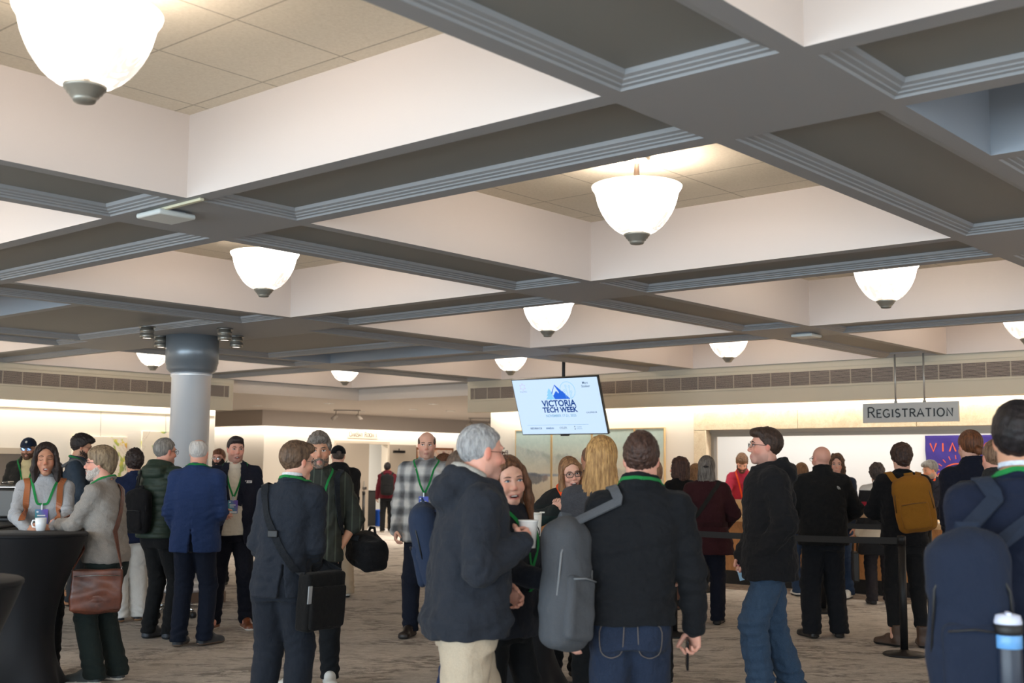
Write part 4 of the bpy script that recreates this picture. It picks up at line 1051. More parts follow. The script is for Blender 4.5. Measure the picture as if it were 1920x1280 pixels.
# ---- bowl pendant lights
def m_bowl():
    t = NT('bowl_glass'); v = t.coord(); n = t.noise(t.coord(scale=(1, 1, .5)), 9, 3, .6, 1.2); tc = t.n('ShaderNodeTexCoord'); sp = t.n('ShaderNodeSeparateXYZ'); t.l(tc.outputs['Object'], sp.inputs[0])
    low = t.ramp(sp.outputs['Z'], [(.07, (255, 255, 255)), (.16, (235, 235, 235)), (.27, (0, 0, 0))])
    k = t.math('MULTIPLY', low, t.ramp(n, [(.46, (0, 0, 0)), (.60, (255, 255, 255))]))
    t.base(lin((225, 215, 200))); t.b.inputs['Emission Color'].default_value = lin((255, 245, 234)); t.l(t.math('SUBTRACT', 2.4, t.math('MULTIPLY', t.math('MINIMUM', t.math('MULTIPLY', k, 1.5), 1.0), 1.85)), t.b.inputs['Emission Strength']); t.set(Roughness=.25); return t.m
bowl_m = m_bowl(); stem_m = plain('stem_bronze', (86, 74, 66), .4, .8); finial_m = plain('finial_pewter', (150, 146, 136), .38, .55); bright_ring = plain('canopy_nickel', (190, 184, 172), .25, .9)
def pendant():
    o = empty('pendant_light', (0, 0, 2.945))
    zz = lambda z: z-2.945
    b = MB(); prof = []
    for r_, h_ in ((.30, 1.0), (.40, .965), (.50, .90), (.60, .81), (.69, .70), (.76, .59), (.82, .47), (.865, .36), (.895, .25), (.915, .165), (.935, .11), (.968, .07), (.992, .03), (1.0, .0)): prof.append((.286*r_, zz(3.316)-.300*h_))
    prof += [(.281, zz(3.319))]; prof += [(r-.012, z+.004) for r, z in prof[::-1][2:]]
    b.lathe(prof, seg=48, cap=False); b.build('glass_bowl', bowl_m, o)
    b = MB(); b.lathe([(.010, 0), (.040, .004), (.046, .014), (.046, .022), (.056, .026), (.058, .036), (.068, .040), (.072, .052), (.080, .056), (.084, .068), (.070, .074)], seg=32); b.build('finial', finial_m, o)
    b = MB(); b.lathe([(.020, .07), (.020, zz(3.30)), (.026, zz(3.315)), (.022, zz(3.335)), (.015, zz(3.48))], seg=16); b.build('stem', stem_m, o)
    b = MB(); b.lathe([(.018, zz(3.465)), (.075, zz(3.478)), (.088, zz(3.495)), (.088, zz(ZC))], seg=32); b.build('canopy', bright_ring, o)
    return o
PEND = [(0, 0, 'large bowl pendant light at the upper left, largest of all'), (1, 0, 'bowl pendant light hanging fully visible above the centre of the room, rod in view'), (2, 0, 'bowl pendant light right of centre, above the registration sign'), (3, 0, 'bowl pendant light cut by the right edge of the photo'),
        (1, 1, 'bowl pendant light right of the silver column, in the coffer before it'), (2, 1, 'bowl pendant light in the middle, directly above the screen'), (3, 1, 'bowl pendant light in the coffer just left of the registration sign'), (3, 2, 'small bowl pendant light just left of the hanging screen'),
        (3, 3, 'smallest bowl pendant light, over the hallway entrance'), (2, 3, 'bowl pendant light half hidden behind the left side of the column capital')]
p0 = pendant(); LAMPS = []
for k, (i, j, lab) in enumerate(PEND):
    o = p0 if k == 0 else copy_tree(p0); x_, y_ = U0+i*PU+CA/2, V0+j*PV+CB/2; o.location = (x_, y_, 2.945); tag(o, lab, 'pendant light', 'bowl pendant lights'); LAMPS.append((x_, y_))
# ---- ceiling devices
for (x_, y_), lab, rz in (((3.894, 6.08), 'white square wireless access point on the beam crossing at left', .0), ((11.88, 6.01), 'white square wireless access point on the beam crossing near the sign', .0)):
    o = empty('ceiling_access_point', (x_, y_, ZB-.045), rz, lab, 'access point')
    b = MB(); b.box((-.125, -.125, 0), (.125, .125, .032), .012); b.build('cover', plain('ap_white', (206, 208, 204), .5), o)
    b = MB(); b.box((-.08, -.08, .03), (.08, .08, .046)); b.build('bracket', plain('ap_grey', (120, 124, 130), .6), o)
qa, qb = on(282, 398, z=ZB-.008), on(379, 373, z=ZB-.008); qm = (qa+qb)/2; dq = qb-qa
o = tag(link('cable_raceway', (lambda b: (b.box((-np.linalg.norm(dq)/2, -.014, 0), (np.linalg.norm(dq)/2, .014, .016), .003), b.mesh('cable_raceway'))[1])(MB()), plain('raceway', (206, 200, 172), .6), None, (qm[0], qm[1], ZB-.017)), 'thin cream cable raceway running along the beam to the access point', 'raceway'); o.rotation_euler = (0, 0, math.atan2(dq[1], dq[0]))
for x_, y_, lab in ((15.77, 18.5, 'nearest recessed downlight in the hallway ceiling'), (17.06, 16.82, 'recessed downlight in the hallway ceiling left of the soffit'), (18.38, 18.74, 'middle recessed downlight in the hallway ceiling'), (18.43, 20.53, 'recessed downlight in the hallway ceiling beside the track spots'), (19.35, 18.53, 'recessed downlight at the right of the hallway ceiling'), (15.48, 20.48, 'furthest left recessed downlight in the hallway ceiling')):
    o = empty('ceiling_downlight', (x_, y_, ZH-.012), 0, lab, 'downlight', 'recessed downlights of the hallway'); b = MB(); b.lathe([(.075, .010), (.088, 0), (.105, .004), (.105, .012)], seg=24); b.build('trim_ring', plain('white_trim', (225, 222, 215), .5), o)
    b = MB(); b.lathe([(.001, .008), (.078, .008)], seg=20, cap=False); b.build('lens', emit('downlight_lens', (255, 236, 214), 4.0), o)
for x_, y_, lab in ((17.75, 20.2, 'pair of small grey track spots over the far meeting room door'), (22.4, 20.4, 'pair of small grey track spots at the right end of the hallway ceiling')):
    o = empty('track_spotlight', (x_, y_, ZH-.22), math.radians(-49), lab, 'track light', 'track spots of the hallway')
    gm = plain('track_grey', (150, 140, 130), .5)
    b = MB(); b.box((-.30, -.02, .19), (.30, .02, .22)); b.build('track', gm, o)
    for sd in (-1, 1):
        b = MB(); b.tube([(sd*.25, 0, .19), (sd*.25, 0, .10), (sd*.27, -.02, .07)], .010, 8); b.tube([(sd*.22, 0, .10), (sd*.33, -.05, .0)], .042, 14); b.build('spot_head', gm, o)
# ------------------------------------------------------------------ stroke lettering
def arc(cx, cy, rx, ry, a0, a1, n=10): return [(cx+rx*math.cos(math.radians(a0+(a1-a0)*k/n)), cy+ry*math.sin(math.radians(a0+(a1-a0)*k/n))) for k in range(n+1)]
GL = {'A': (.72, [[(0, 0), (.36, 1), (.72, 0)], [(.13, .34), (.59, .34)]]), 'B': (.6, [[(.08, 0), (.08, 1)], [(.08, 1)]+arc(.3, .76, .24, .24, 90, -90)+[(.08, .52)], [(.08, .52)]+arc(.32, .26, .28, .26, 90, -90)+[(.08, 0)]]),
      'C': (.72, [arc(.40, .5, .38, .5, 50, 310, 18)]), 'E': (.58, [[(.56, 1), (.08, 1), (.08, 0), (.58, 0)], [(.08, .52), (.48, .52)]]), 'G': (.76, [arc(.40, .5, .38, .5, 50, 320, 18)+[(.70, .42), (.46, .42)]]),
      'I': (.2, [[(.1, 0), (.1, 1)]]), 'K': (.64, [[(.08, 0), (.08, 1)], [(.62, 1), (.10, .45)], [(.26, .60), (.64, 0)]]), 'M': (.86, [[(.06, 0), (.12, 1), (.43, .1), (.74, 1), (.80, 0)]]), 'N': (.72, [[(.08, 0), (.08, 1), (.64, 0), (.64, 1)]]),
      'O': (.8, [arc(.40, .5, .37, .5, 90, 450, 22)]), 'R': (.64, [[(.08, 0), (.08, 1)], [(.08, 1)]+arc(.32, .76, .26, .24, 90, -90)+[(.08, .52)], [(.32, .52), (.64, 0)]]), 'S': (.56, [arc(.28, .75, .22, .25, 40, 270, 10)+arc(.28, .25, .24, .25, 90, -140, 10)]),
      'T': (.64, [[(0, 1), (.64, 1)], [(.32, 1), (.32, 0)]]), 'V': (.70, [[(0, 1), (.35, 0), (.70, 1)]]), 'Y': (.66, [[(0, 1), (.33, .48), (.66, 1)], [(.33, .48), (.33, 0)]]), '1': (.3, [[(.02, .8), (.16, 1), (.16, 0)]]), ' ': (.4, []),
      'Λ': (.70, [[(0, 0), (.35, 1), (.70, 0)]])}
def lettering(mb, text, x, y, h, M4, w=.12, gap=.18, caps=None, serif=0, z=(0, .004), width=None, big=1.25):
    sizes = [h*(big if (caps and k in caps) else 1) for k in range(len(text))]
    tot = sum(GL[c][0]*s for c, s in zip(text, sizes))+gap*h*(len(text)-1); k = (width/tot) if width else 1.0; cx = x-tot*k/2
    for c, s in zip(text, sizes):
        for st in GL[c][1]:
            pts = [(cx+p[0]*s*k, y+p[1]*s) for p in st]
            mb.stroke(pts, w*h, z[0], z[1], False, M4)
            if serif:
                for e in ((st[0], st[1]), (st[-1], st[-2])):
                    if abs(e[0][1]-e[1][1]) > .5 and e[0][1] in (0, 1):
                        px, py = cx+e[0][0]*s*k, y+e[0][1]*s; dy = .02*h*(1 if e[0][1] == 0 else -1)
                        mb.stroke([(px-serif*h, py+dy), (px+serif*h, py+dy)], .05*h, z[0], z[1], False, M4)
        cx += (GL[c][0]*s+gap*h)*k
# ---- registration sign
o = empty('hanging_sign', (14.7, 6.03, 2.165), math.radians(1.5), 'grey hanging sign reading REGISTRATION on two metal rods', 'sign')
b = MB(); b.box((-.02, -.615, 0), (.02, .615, .250), .004); b.build('sign_board', plain('sign_grey', (184, 182, 178), .5, .1), o)
b = MB(); lettering(b, 'REGISTRATION', 0, .068, .098, frame_matrix((-.0215, 0, 0), (0, -1, 0), (0, 0, 1), (-1, 0, 0)), .17, .20, caps=(0,), serif=.14, width=1.10, big=1.3); b.build('lettering', plain('sign_letters', (34, 36, 38), .5), o)
for y_ in (.18, -.19):
    b = MB(); b.tube([(0, y_, .25), (0, y_, ZB-2.165)], .012, 10); b.tube([(0, y_, .25), (0, y_, .275)], .02, 10); b.build('rod', plain('rod_steel', (168, 166, 162), .35, .6), o)
# ---- hanging screen
sc_ = 1.43/1.21
o = empty('hanging_screen', (13.0, 10.36, 2.41), math.radians(0), 'tilted black flat screen on a ceiling pole showing the tech week slide', 'screen')
tl = math.radians(20.3); W, Hs = 1.43, 1.43*9/16
xa = np.array([0.0738, -.9973, 0]); xa = nrm(xa); n0 = np.array([xa[1], -xa[0], 0]); ua = np.array([0, 0, 1])*math.cos(tl)+n0*math.sin(tl); na = np.cross(xa, ua)
SM = frame_matrix((0, 0, 0), xa, ua, na)
b = MB(); b.box((-W/2-.012, -Hs/2-.016, -.05), (W/2+.012, Hs/2+.012, .0), .006, SM); b.box((-.07, -Hs/2-.035, -.03), (.07, -Hs/2-.012, 0), .004, SM); b.build('housing', plain('tv_black', (14, 15, 18), .35), o)
scr = NT('screen_glow'); scr.base((0, 0, 0, 1)); tc = scr.n('ShaderNodeTexCoord'); scr.b.inputs['Emission Color'].default_value = lin((203, 228, 255)); scr.b.inputs['Emission Strength'].default_value = .82; scr.set(Roughness=.25)
b = MB(); b.box((-W/2, -Hs/2, 0), (W/2, Hs/2, .002), 0, SM); face_o = b.build('display', scr.m, o)
def px(x, y): return ((x/1920*1.0), y)
def logo(name, col, st, fn):
    b = MB(); fn(b); return b.build(name, emit('scr_%d_%d_%d' % col, col, st), face_o)
Z0, Z1 = .0022, .0035
navy = (24, 70, 150)
def txt(body, x, y, size, col, bold=0, name='slide_text', sp=1.0, align='CENTER'):
    me = text_mesh(body, size, .0004, bold, align, sp); me.transform(SM @ Matrix.Translation((x, y, .0032))); link(name, me, emit('scr_%d_%d_%d' % col, col, .66), face_o)
kx, ky = W/1390.0, Hs/880.0   # slide pixels
SX = lambda x, y: ((x-695)*kx, (440-y)*ky)
txt('VICTORIA', *SX(705, 395), .125, navy, .0035); txt('TECH WEEK', *SX(705, 497), .105, navy, .0035); txt('NOVEMBER 17-21, 2025', *SX(705, 590), .050, (150, 196, 232), .001)
txt('CALENDAR', *SX(1205, 548), .030, (60, 90, 130), .0005, sp=1.2); txt('REDBRICK', *SX(250, 788), .036, (30, 66, 110), .0008, sp=1.25); txt('sred.co', *SX(480, 785), .044, (40, 90, 150), .0008); txt('OSLER', *SX(700, 785), .044, (110, 130, 150), 0)
txt('creative\ncollective', *SX(960, 785), .026, (150, 180, 205), 0); txt('VIATEC', *SX(160, 190), .030, (150, 165, 205), 0, sp=1.3); txt('Marc\nStoiber', *SX(1190, 110), .048, (70, 100, 130), .0003, sp=1.0)
logo('slide_rule', (140, 180, 215), .8, lambda b: b.stroke([SX(110, 735), SX(1120, 735)], .004, Z0, Z1, False, SM))
def tree(b):
    for y0, w_, h_ in ((150, 40, 70), (190, 58, 80), (235, 78, 90)): b.prism([SX(590-w_, y0+h_), SX(590+w_, y0+h_), SX(590, y0-5)][::1], Z0, Z1, SM)
    b.prism([SX(582, 345), SX(598, 345), SX(598, 320), SX(582, 320)], Z0, Z1, SM)
logo('slide_tree', (140, 200, 240), .9, tree)
def mount(b):
    b.stroke([SX(620, 240), SX(690, 100), SX(900, 325)], .016, Z0, Z1, False, SM); b.prism([SX(660, 325), SX(900, 325), SX(760, 175), SX(735, 235), SX(700, 190), SX(640, 270)], Z0, Z1, SM); b.prism([SX(690, 110), SX(780, 205), SX(800, 195), SX(905, 325), SX(800, 325), SX(740, 210)][::-1], Z0, Z1, SM)
logo('slide_mountain', (44, 100, 210), .9, mount)
def circ(b):
    c = SX(890, 190); r = 120*kx
    b.stroke([(c[0]+r*math.cos(q), c[1]+r*math.sin(q)) for q in np.linspace(-1.3, PI*.95, 26)], .007, Z0, Z1, False, SM)
    for x_, y_ in ((870, 120), (925, 130), (840, 190), (945, 215)):
        b.stroke([SX(x_+ (15 if x_ < 900 else -8), 320), SX(x_, y_+20)], .006, Z0, Z1, False, SM); q = SX(x_, y_); b.stroke([(q[0]+.014*math.cos(a), q[1]+.014*math.sin(a)) for a in np.linspace(0, 2*PI, 12)], .005, Z0, Z1, True, SM)
logo('slide_circuit', (140, 196, 240), .9, circ)
def star(b):
    c = SX(160, 110)
    for q in range(6):
        a = PI/2+q*PI/3; a2 = a+PI/6; b.stroke([(c[0]+.055*math.cos(a), c[1]+.055*math.sin(a)), (c[0]+.028*math.cos(a2), c[1]+.028*math.sin(a2)), (c[0]+.055*math.cos(a+PI/3), c[1]+.055*math.sin(a+PI/3))], .004, Z0, Z1, False, SM)
logo('slide_emblem', (196, 170, 215), .9, star)
logo('slide_mark', (30, 40, 60), .6, lambda b: (b.prism([SX(880, 775), SX(900, 775), SX(890, 755)], Z0, Z1, SM), b.prism([SX(884, 812), SX(898, 812), SX(898, 798), SX(884, 798)], Z0, Z1, SM)))
b = MB(); b.box((-.02, -.02, 0), (.02, .02, ZC-2.41)); bm_ = frame_matrix((.07, .0, 0), (1, 0, 0), (0, 1, 0), (0, 0, 1))
b = MB(); b.tube([(.13, .02, -.05), (.13, .02, ZC-2.41)], .024, 12); b.lathe([(.06, ZC-2.41-.02), (.06, ZC-2.41)], (.13, .02, 0), 20); b.build('ceiling_pole', dark_metal, o)
b = MB(); b.box((-.12, -.12, -.11), (.12, .12, -.05), .006, SM); b.tube([(.03, 0, -.02), (.13, .02, -.02)], .02, 10); b.build('wall_bracket', dark_metal, o)
# ---- registration counter
CU_ = 14.43
wood = m_wood('birch_veneer', (176, 116, 62), (214, 152, 92), (1, 1, .45)); wood2 = m_wood('maple_top', (212, 170, 118), (232, 196, 148), (1, .3, 1))
o = empty('registration_counter', (CU_+.5, 4.0, 0), 0, 'long honey coloured wooden registration counter with black kickboard', 'counter')
L_ = lambda u, v, z: (u-CU_-.5, v-4.0, z)
b = MB(); v = 12.35
while v > -4: b.box(L_(CU_, v-1.22+.006, .185), L_(CU_+.05, v, .845), .002); v -= 1.22
b.box(L_(CU_+.05, -4, .185), L_(CU_+1.25, 12.30, .845)); b.build('front_panel', wood, o)
b = MB(); b.box(L_(CU_+.03, -4, 0), L_(CU_+1.2, 12.30, .185)); b.build('kickboard', black_satin, o)
b = MB(); b.box(L_(CU_-.035, -4, .845), L_(CU_+1.25, 12.37, .915), .006); b.build('worktop', wood2, o)
ZT = .915
# things on the counter
def put(x, u, z=ZT):
    q = on(x, 900, u=u); return np.array([u, q[1], z])
o = empty('laptop', put(1376, 14.86), 0, 'silver laptop open in front of the man in the red polo', 'laptop'); al = plain('laptop_silver', (186, 176, 160), .35, .7)
b = MB(); b.box((-.0, -.16, 0), (.23, .16, .014), .004); b.build('keyboard_base', al, o)
b = MB(); b.box((-.085, -.16, .012), (-.078, .16, .23), .003, Matrix.Rotation(-.0, 4, 'Y')); m4 = Matrix.Translation((.0, 0, .01)) @ Matrix.Rotation(math.radians(-18), 4, 'Y'); b = MB(); b.box((-.006, -.16, 0), (.0, .16, .225), .003, m4); b.build('lid', al, o)
o = empty('lanyard_tub', put(1592, 14.75), 0, 'clear plastic tub full of green lanyards on the counter', 'tub')
clear = NT('clear_plastic'); clear.base((1, 1, 1, 1)); clear.set(Roughness=.08, IOR=1.3); clear.b.inputs['Transmission Weight'].default_value = 1.0; clear = clear.m
b = MB()
for q in ((-.14, -.20, 0, .14, .20, .004), (-.14, -.20, 0, -.136, .20, .13), (.136, -.20, 0, .14, .20, .13), (-.14, -.20, 0, .14, -.196, .13), (-.14, .196, 0, .14, .20, .13)): b.box(q[:3], q[3:])
b.build('tub_wall', clear, o)
rs = random.Random(4); b = MB()
for k in range(34):
    p = V3(rs.uniform(-.10, .10), rs.uniform(-.14, .14), rs.uniform(.02, .10)); pts = [p+V3(.05*math.cos(a+k), .07*math.sin(a), .04*math.sin(2*a+k)) for a in np.linspace(0, 5, 9)]; b.ribbon(pts, [V3(rs.uniform(-.4, .4), rs.uniform(-.4, .4), 1)]*9, .016, .002)
g_ = b.build('green_lanyards', fabric('lanyard_green', (36, 140, 66), .1), None, put(1592, 14.75, ZT+.01)); tag(g_, 'tangled heap of green lanyards inside the clear tub', 'lanyards', kind='stuff')
for k, (x_, u_, lab, col) in enumerate(((1607, 14.62, 'loose white papers on the counter in front of the lanyard tub', (236, 234, 228)), (1772, 14.62, 'white printed sheets on the counter before the man in the navy blazer', (228, 222, 206)))):
    o = empty('paper_stack', put(x_, u_), 0, lab, 'papers', None)
    for q in range(4):
        b = MB(); b.box((-.11, -.15, q*.003), (.11, .15, q*.003+.0022), 0, Matrix.Rotation(.25*q-.3, 4, 'Z') @ Matrix.Translation((.03*q, .05*q, 0))); b.build('sheet', plain('paper_%d' % k, col, .7), o)
o = tag(link('red_box', (lambda b: (b.box((-.04, -.05, 0), (.04, .05, .075), .004), b.mesh('red_box'))[1])(MB()), plain('box_red', (150, 34, 44), .5), None, put(1778, 14.9)), 'small dark red box on the counter beside the navy blazer man', 'box')
# ---- banner behind the counter
o = empty('banner', (18.2, 6.70, 1.0), 0, 'purple cloth banner with orange VIATEC lettering hanging on the white wall', 'banner')
b = MB(); ny, nz = 26, 24; Wb, Hb = 1.06, 1.10
def bx_(a, c): return .012*math.sin(a*17+c*3)+.008*math.sin(c*21+a*9)+.004*math.sin(a*40+c*30)
V_ = [[b.bm.verts.new((bx_(i/ny, k/nz)-.02, (.5-i/ny)*Wb, k/nz*Hb)) for k in range(nz+1)] for i in range(ny+1)]
for i in range(ny):
    for k in range(nz): f = b.bm.faces.new((V_[i][k], V_[i+1][k], V_[i+1][k+1], V_[i][k+1])); f.smooth = True
ban = b.build('cloth', fabric('banner_purple', (74, 62, 142), .08, fold=.25), o); md = ban.modifiers.new('Solidify', 'SOLIDIFY'); md.thickness = .004
BM = frame_matrix((-.047, 0, 0), (0, -1, 0), (0, 0, 1), (-1, 0, 0)); org = plain('banner_orange', (232, 98, 52), .7)
b = MB(); lettering(b, 'VI\u039bTEC', .02, .855, .125, BM, .17, .62, width=.92); b.build('lettering', org, o)
b = MB()
C0 = (-.02, .33)
b.stroke([(C0[0]+.24*math.cos(a), C0[1]+.17+.17*math.sin(a)) for a in np.linspace(.25, PI-.25, 16)], .018, 0, .004, False, BM)
for a in np.linspace(.5, PI-.3, 9): b.stroke([(C0[0]+.30*math.cos(a), C0[1]+.17+.24*math.sin(a)), (C0[0]+.36*math.cos(a), C0[1]+.17+.30*math.sin(a))], .012, 0, .004, False, BM)
b.stroke([(-.31, .50), (.24, .47), (-.10, .07), (-.31, .50)], .022, 0, .004, False, BM); b.prism([(-.22, .44), (-.06, .43), (-.06, .32), (-.10, .24)][::-1], 0, .004, BM); b.prism([(-.02, .60), (.02, .72), (.06, .60), (.02, .52)], 0, .004, BM); b.stroke([(.14, .52), (.17, .48), (.13, .46)], .014, 0, .004, True, BM)
b.prism([(-.12, .16), (-.02, .26), (-.02, .08), (-.07, .05)][::-1], 0, .004, BM); b.stroke([(-.31+.022*math.cos(a), .50+.022*math.sin(a)) for a in np.linspace(0, 2*PI, 12)], .012, 0, .004, True, BM)
for q in range(5): b.stroke([(-.15+q*.02, .02), (-.19+q*.045, -.04)], .010, 0, .004, False, BM)
b.build('emblem', org, o)
# ---- paintings
def m_art(name, kind):
    t = NT(name); v = t.coord('Object'); tc = t.n('ShaderNodeTexCoord'); sp = t.n('ShaderNodeSeparateXYZ'); t.l(tc.outputs['Object'], sp.inputs[0])
    if kind == 'sea':
        Y, Z = sp.outputs['Y'], sp.outputs['Z']
        n = t.math('SUBTRACT', t.noise(v, 1.7, 6, .6, .5), .5); n2 = t.math('SUBTRACT', t.noise(v, 4.5, 5, .65, .6), .5)
        c = t.ramp(Z, [(.05, (206, 190, 166)), (.40, (214, 204, 184)), (.62, (206, 206, 190)), (1.0, (180, 204, 200))])
        hz = t.math('SUBTRACT', t.math('ADD', t.math('MULTIPLY', Y, .17), .72), t.math('ADD', Z, t.math('MULTIPLY', n, .34)))
        hill = t.ramp(hz, [(.0, (0, 0, 0)), (.04, (200, 200, 200)), (.16, (150, 150, 150)), (.34, (0, 0, 0))]); c = t.mix(hill, c, t.ramp(t.math('ADD', n2, .5), [(.36, (112, 126, 120)), (.5, (142, 154, 160)), (.64, (190, 194, 186))]))
        bl = t.math('SUBTRACT', .035, t.math('ABSOLUTE', t.math('SUBTRACT', t.math('ADD', Z, t.math('MULTIPLY', n, .10)), .47)))
        c = t.mix(t.math('MULTIPLY', t.ramp(bl, [(.0, (0, 0, 0)), (.03, (220, 220, 220))]), t.ramp(t.math('ADD', Y, n2), [(.0, (0, 0, 0)), (.6, (255, 255, 255))])), c, lin((92, 122, 160)))
        dx = t.math('MULTIPLY', t.math('SUBTRACT', Y, 1.12), 2.0); dz = t.math('MULTIPLY', t.math('SUBTRACT', Z, .40), 7.5); rr = t.math('ADD', t.math('ADD', t.math('MULTIPLY', dx, dx), t.math('MULTIPLY', dz, dz)), t.math('MULTIPLY', n2, 1.6))
        c = t.mix(t.ramp(rr, [(.30, (235, 235, 235)), (.52, (0, 0, 0))]), c, t.ramp(Y, [(.62, (168, 112, 82)), (.95, (70, 78, 96))]))
        f = t.noise(v, 14, 4, .7, .4); c = t.mix(.14, c, t.ramp(f, [(.3, (130, 136, 138)), (.7, (232, 226, 212))])); t.base(c)
    else:
        vv = t.coord('Object', rot=(.4, .6 if kind == 'leafa' else -.5, 0)); n = t.noise(vv, 3.2 if kind == 'leafa' else 2.6, 3, .5, 1.6); w_ = t.noise(t.coord('Object', loc=(3, 1, 7)), 2.4, 2, .5, 1.0)
        hue = t.ramp(w_, [(.30, (198, 90, 80)), (.40, (236, 196, 70)), (.50, (228, 214, 96)), (.60, (176, 186, 92)), (.72, (92, 128, 96))])
        msk = t.ramp(n, [(.52, (0, 0, 0)), (.57, (255, 255, 255))]); c = t.mix(msk, lin((240, 228, 208)), hue); l2 = t.ramp(n, [(.488, (0, 0, 0)), (.497, (255, 255, 255)), (.506, (0, 0, 0))]); c = t.mix(t.math('MULTIPLY', l2, .35), c, lin((150, 120, 90))); t.base(c)
    t.set(Roughness=.75); return t.m
sea = m_art('seascape', 'sea'); framew = plain('frame_ash', (206, 178, 132), .55)
names_ = ['leftmost panel', 'second panel from the left', 'third panel from the left', 'rightmost panel']
vv_ = [13.44, 12.63, 11.78, 10.93, 10.36]
for k in range(4):
    a, c = vv_[k], vv_[k+1]; o = empty('landscape_painting', (UW-.03, (a+c)/2, .98), 0, names_[k]+' of the four-part misty seascape painting on the registration wall', 'painting', 'four-part seascape')
    hw = (a-c)/2-.006; b = MB(); b.box((-.012, -hw+.014, .014), (.02, hw-.014, 1.206))
    cv = b.build('canvas', sea, o)
    me = cv.data; cv.location = (0, 0, 0)
    # one picture runs across the four canvases
    me.transform(Matrix.Translation((0, (a+c)/2-11.9, 0))); cv.location = (0, 11.9-(a+c)/2, 0)
    b = MB()
    for q in ((-hw, 0, hw, .014), (-hw, 1.206, hw, 1.22), (-hw, .0141, -hw+.014, 1.2059), (hw-.014, .0141, hw, 1.2059)): b.box((-.020, q[0], q[1]), (.025, q[2], q[3]))
    b.build('frame', framew, o)
for (u_, z0, z1, w_, kind, lab) in ((10.20, 1.20, 2.0, .95, 'leafa', 'abstract green and yellow leaf canvas behind the bearded knit jumper man'), (11.40, 1.33, 2.11, .90, 'leafb', 'abstract yellow leaf canvas beside the silver column')):
    o = empty('leaf_painting', (u_, VW-.03, z0), 0, lab, 'painting', 'leaf paintings'); b = MB(); b.box((-w_/2, -.012, 0), (w_/2, .025, z1-z0), .004); b.build('canvas', m_art('art_'+kind, kind), o)
    b = MB(); b.tube([(0, .0, z1-z0), (0, .02, 2.405-z0)], .003, 6); b.build('hanging_wire', plain('wire', (120, 110, 96), .5), o)
vo = VO+.55
o = empty('framed_print', ((on(773, 865, v=vo)[0]+on(851, 865, v=vo)[0])/2, vo-.03, on(812, 894, v=vo)[2]), 0, 'framed red and brown print on the far wall behind the plaid shirt man', 'picture'); b = MB(); b.box((-.72, -.02, 0), (.72, .02, .78)); b.build('frame', plain('frame_brown', (120, 74, 46), .5), o)
pr = NT('print'); pr.base(pr.ramp(pr.noise(pr.coord(), 5, 3, .6, .5), [(.35, (120, 66, 58)), (.5, (206, 190, 176)), (.62, (196, 120, 70)), (.75, (92, 96, 110))])); b = MB(); b.box((-.66, -.024, .06), (.66, -.019, .72)); b.build('print', pr.m, o)
o = tag(link('switch_plate', (lambda b: (b.box((-.012, -.045, -.07), (0, .045, .07), .003), b.box((-.016, -.02, .02), (-.012, -.005, .04)), b.box((-.016, .005, -.04), (-.012, .02, -.02)), b.mesh('switch_plate'))[3])(MB()), plain('switch_white', (232, 228, 218), .4), None, on(966, 829, u=UW)), 'white switch plate on the wall left of the seascape', 'switch')
# ---- far door
doorp = plain('door_paint', (190, 178, 162), .5)
o = empty('door_1', (DU0, vo-.02, 0), math.radians(-18)); o['kind'] = 'structure'; b = MB(); b.box((0, -.045, .01), (.86, 0, DZ-.01)); b.build('door_leaf', doorp, o); b = MB(); b.box((.70, -.075, 1.0), (.80, -.045, 1.06)); b.tube([(.72, -.09, .85), (.72, -.09, 1.2)], .012, 8); b.build('door_handle', nickel, o)
o = empty('door_2', (DU1, vo-.02, 0), math.radians(-3)); o['kind'] = 'structure'; b = MB(); b.box((.0, -.05, .01), (.92, -.005, DZ-.01)); b.build('door_leaf', doorp, o); b = MB(); b.box((.12, -.10, 1.92), (.50, -.05, 1.98)); b.tube([(.3, -.08, 1.98), (.3, -.08, 2.03)], .012, 6); b.build('door_closer', dark_metal, o)
b = MB()
for q in ((DU0-.05, DU0+.015, 0, DZ-.0155), (DU1-.015, DU1+.05, 0, DZ-.0155), (DU0-.05, DU1+.05, DZ-.015, DZ+.06)): b.box((q[0], vo-.025, q[2]), (q[1], vo+.21, q[3]))
b.build('trim_6', plain('door_trim', (206, 194, 176), .5), kind='structure')
o = empty('room_sign', (on(680, 815, v=vo)[0], vo-.012, on(680, 820, v=vo)[2]), 0, 'small dark lettering OAK BAY ROOM 1 on the wall above the far door', 'sign'); b = MB(); b.box((-.50, 0, -.02), (.50, .012, .17)); b.build('sign_board', plain('sign_cream', (228, 218, 200), .6), o)
b = MB(); lettering(b, 'OAKBAY ROOM 1', 0, .02, .095, frame_matrix((0, -.001, 0), (1, 0, 0), (0, 0, 1), (0, -1, 0)), .12, .14, caps=(0, 3, 7), serif=.06, width=.92, big=1.25); b.build('lettering', plain('sign_ink', (70, 60, 52), .6), o)
o = empty('buffet_table', (on(706, 900, v=vo+.9)[0]-.32, vo+1.25, 0), 0, 'table under a black floor-length cloth inside the far doorway', 'table'); b = MB(); b.box((-1.1, -.35, .02), (.32, .35, .92), .02); b.build('tablecloth', black_satin, o); b = MB(); b.box((-1.12, -.37, .92), (.34, .37, .94), .005); b.build('tabletop', black_satin, o)
o = empty('notice_stand', (on(684, 900, v=vo+1.1)[0], vo+1.1, .94), 0, 'small framed notice standing on the black table in the doorway', 'notice'); b = MB(); b.box((-.13, 0, 0), (.13, .02, .34)); b.build('frame', dark_metal, o); b = MB(); b.box((-.115, -.003, .015), (.115, 0, .325)); b.build('sheet', plain('notice_paper', (206, 196, 186), .7), o)
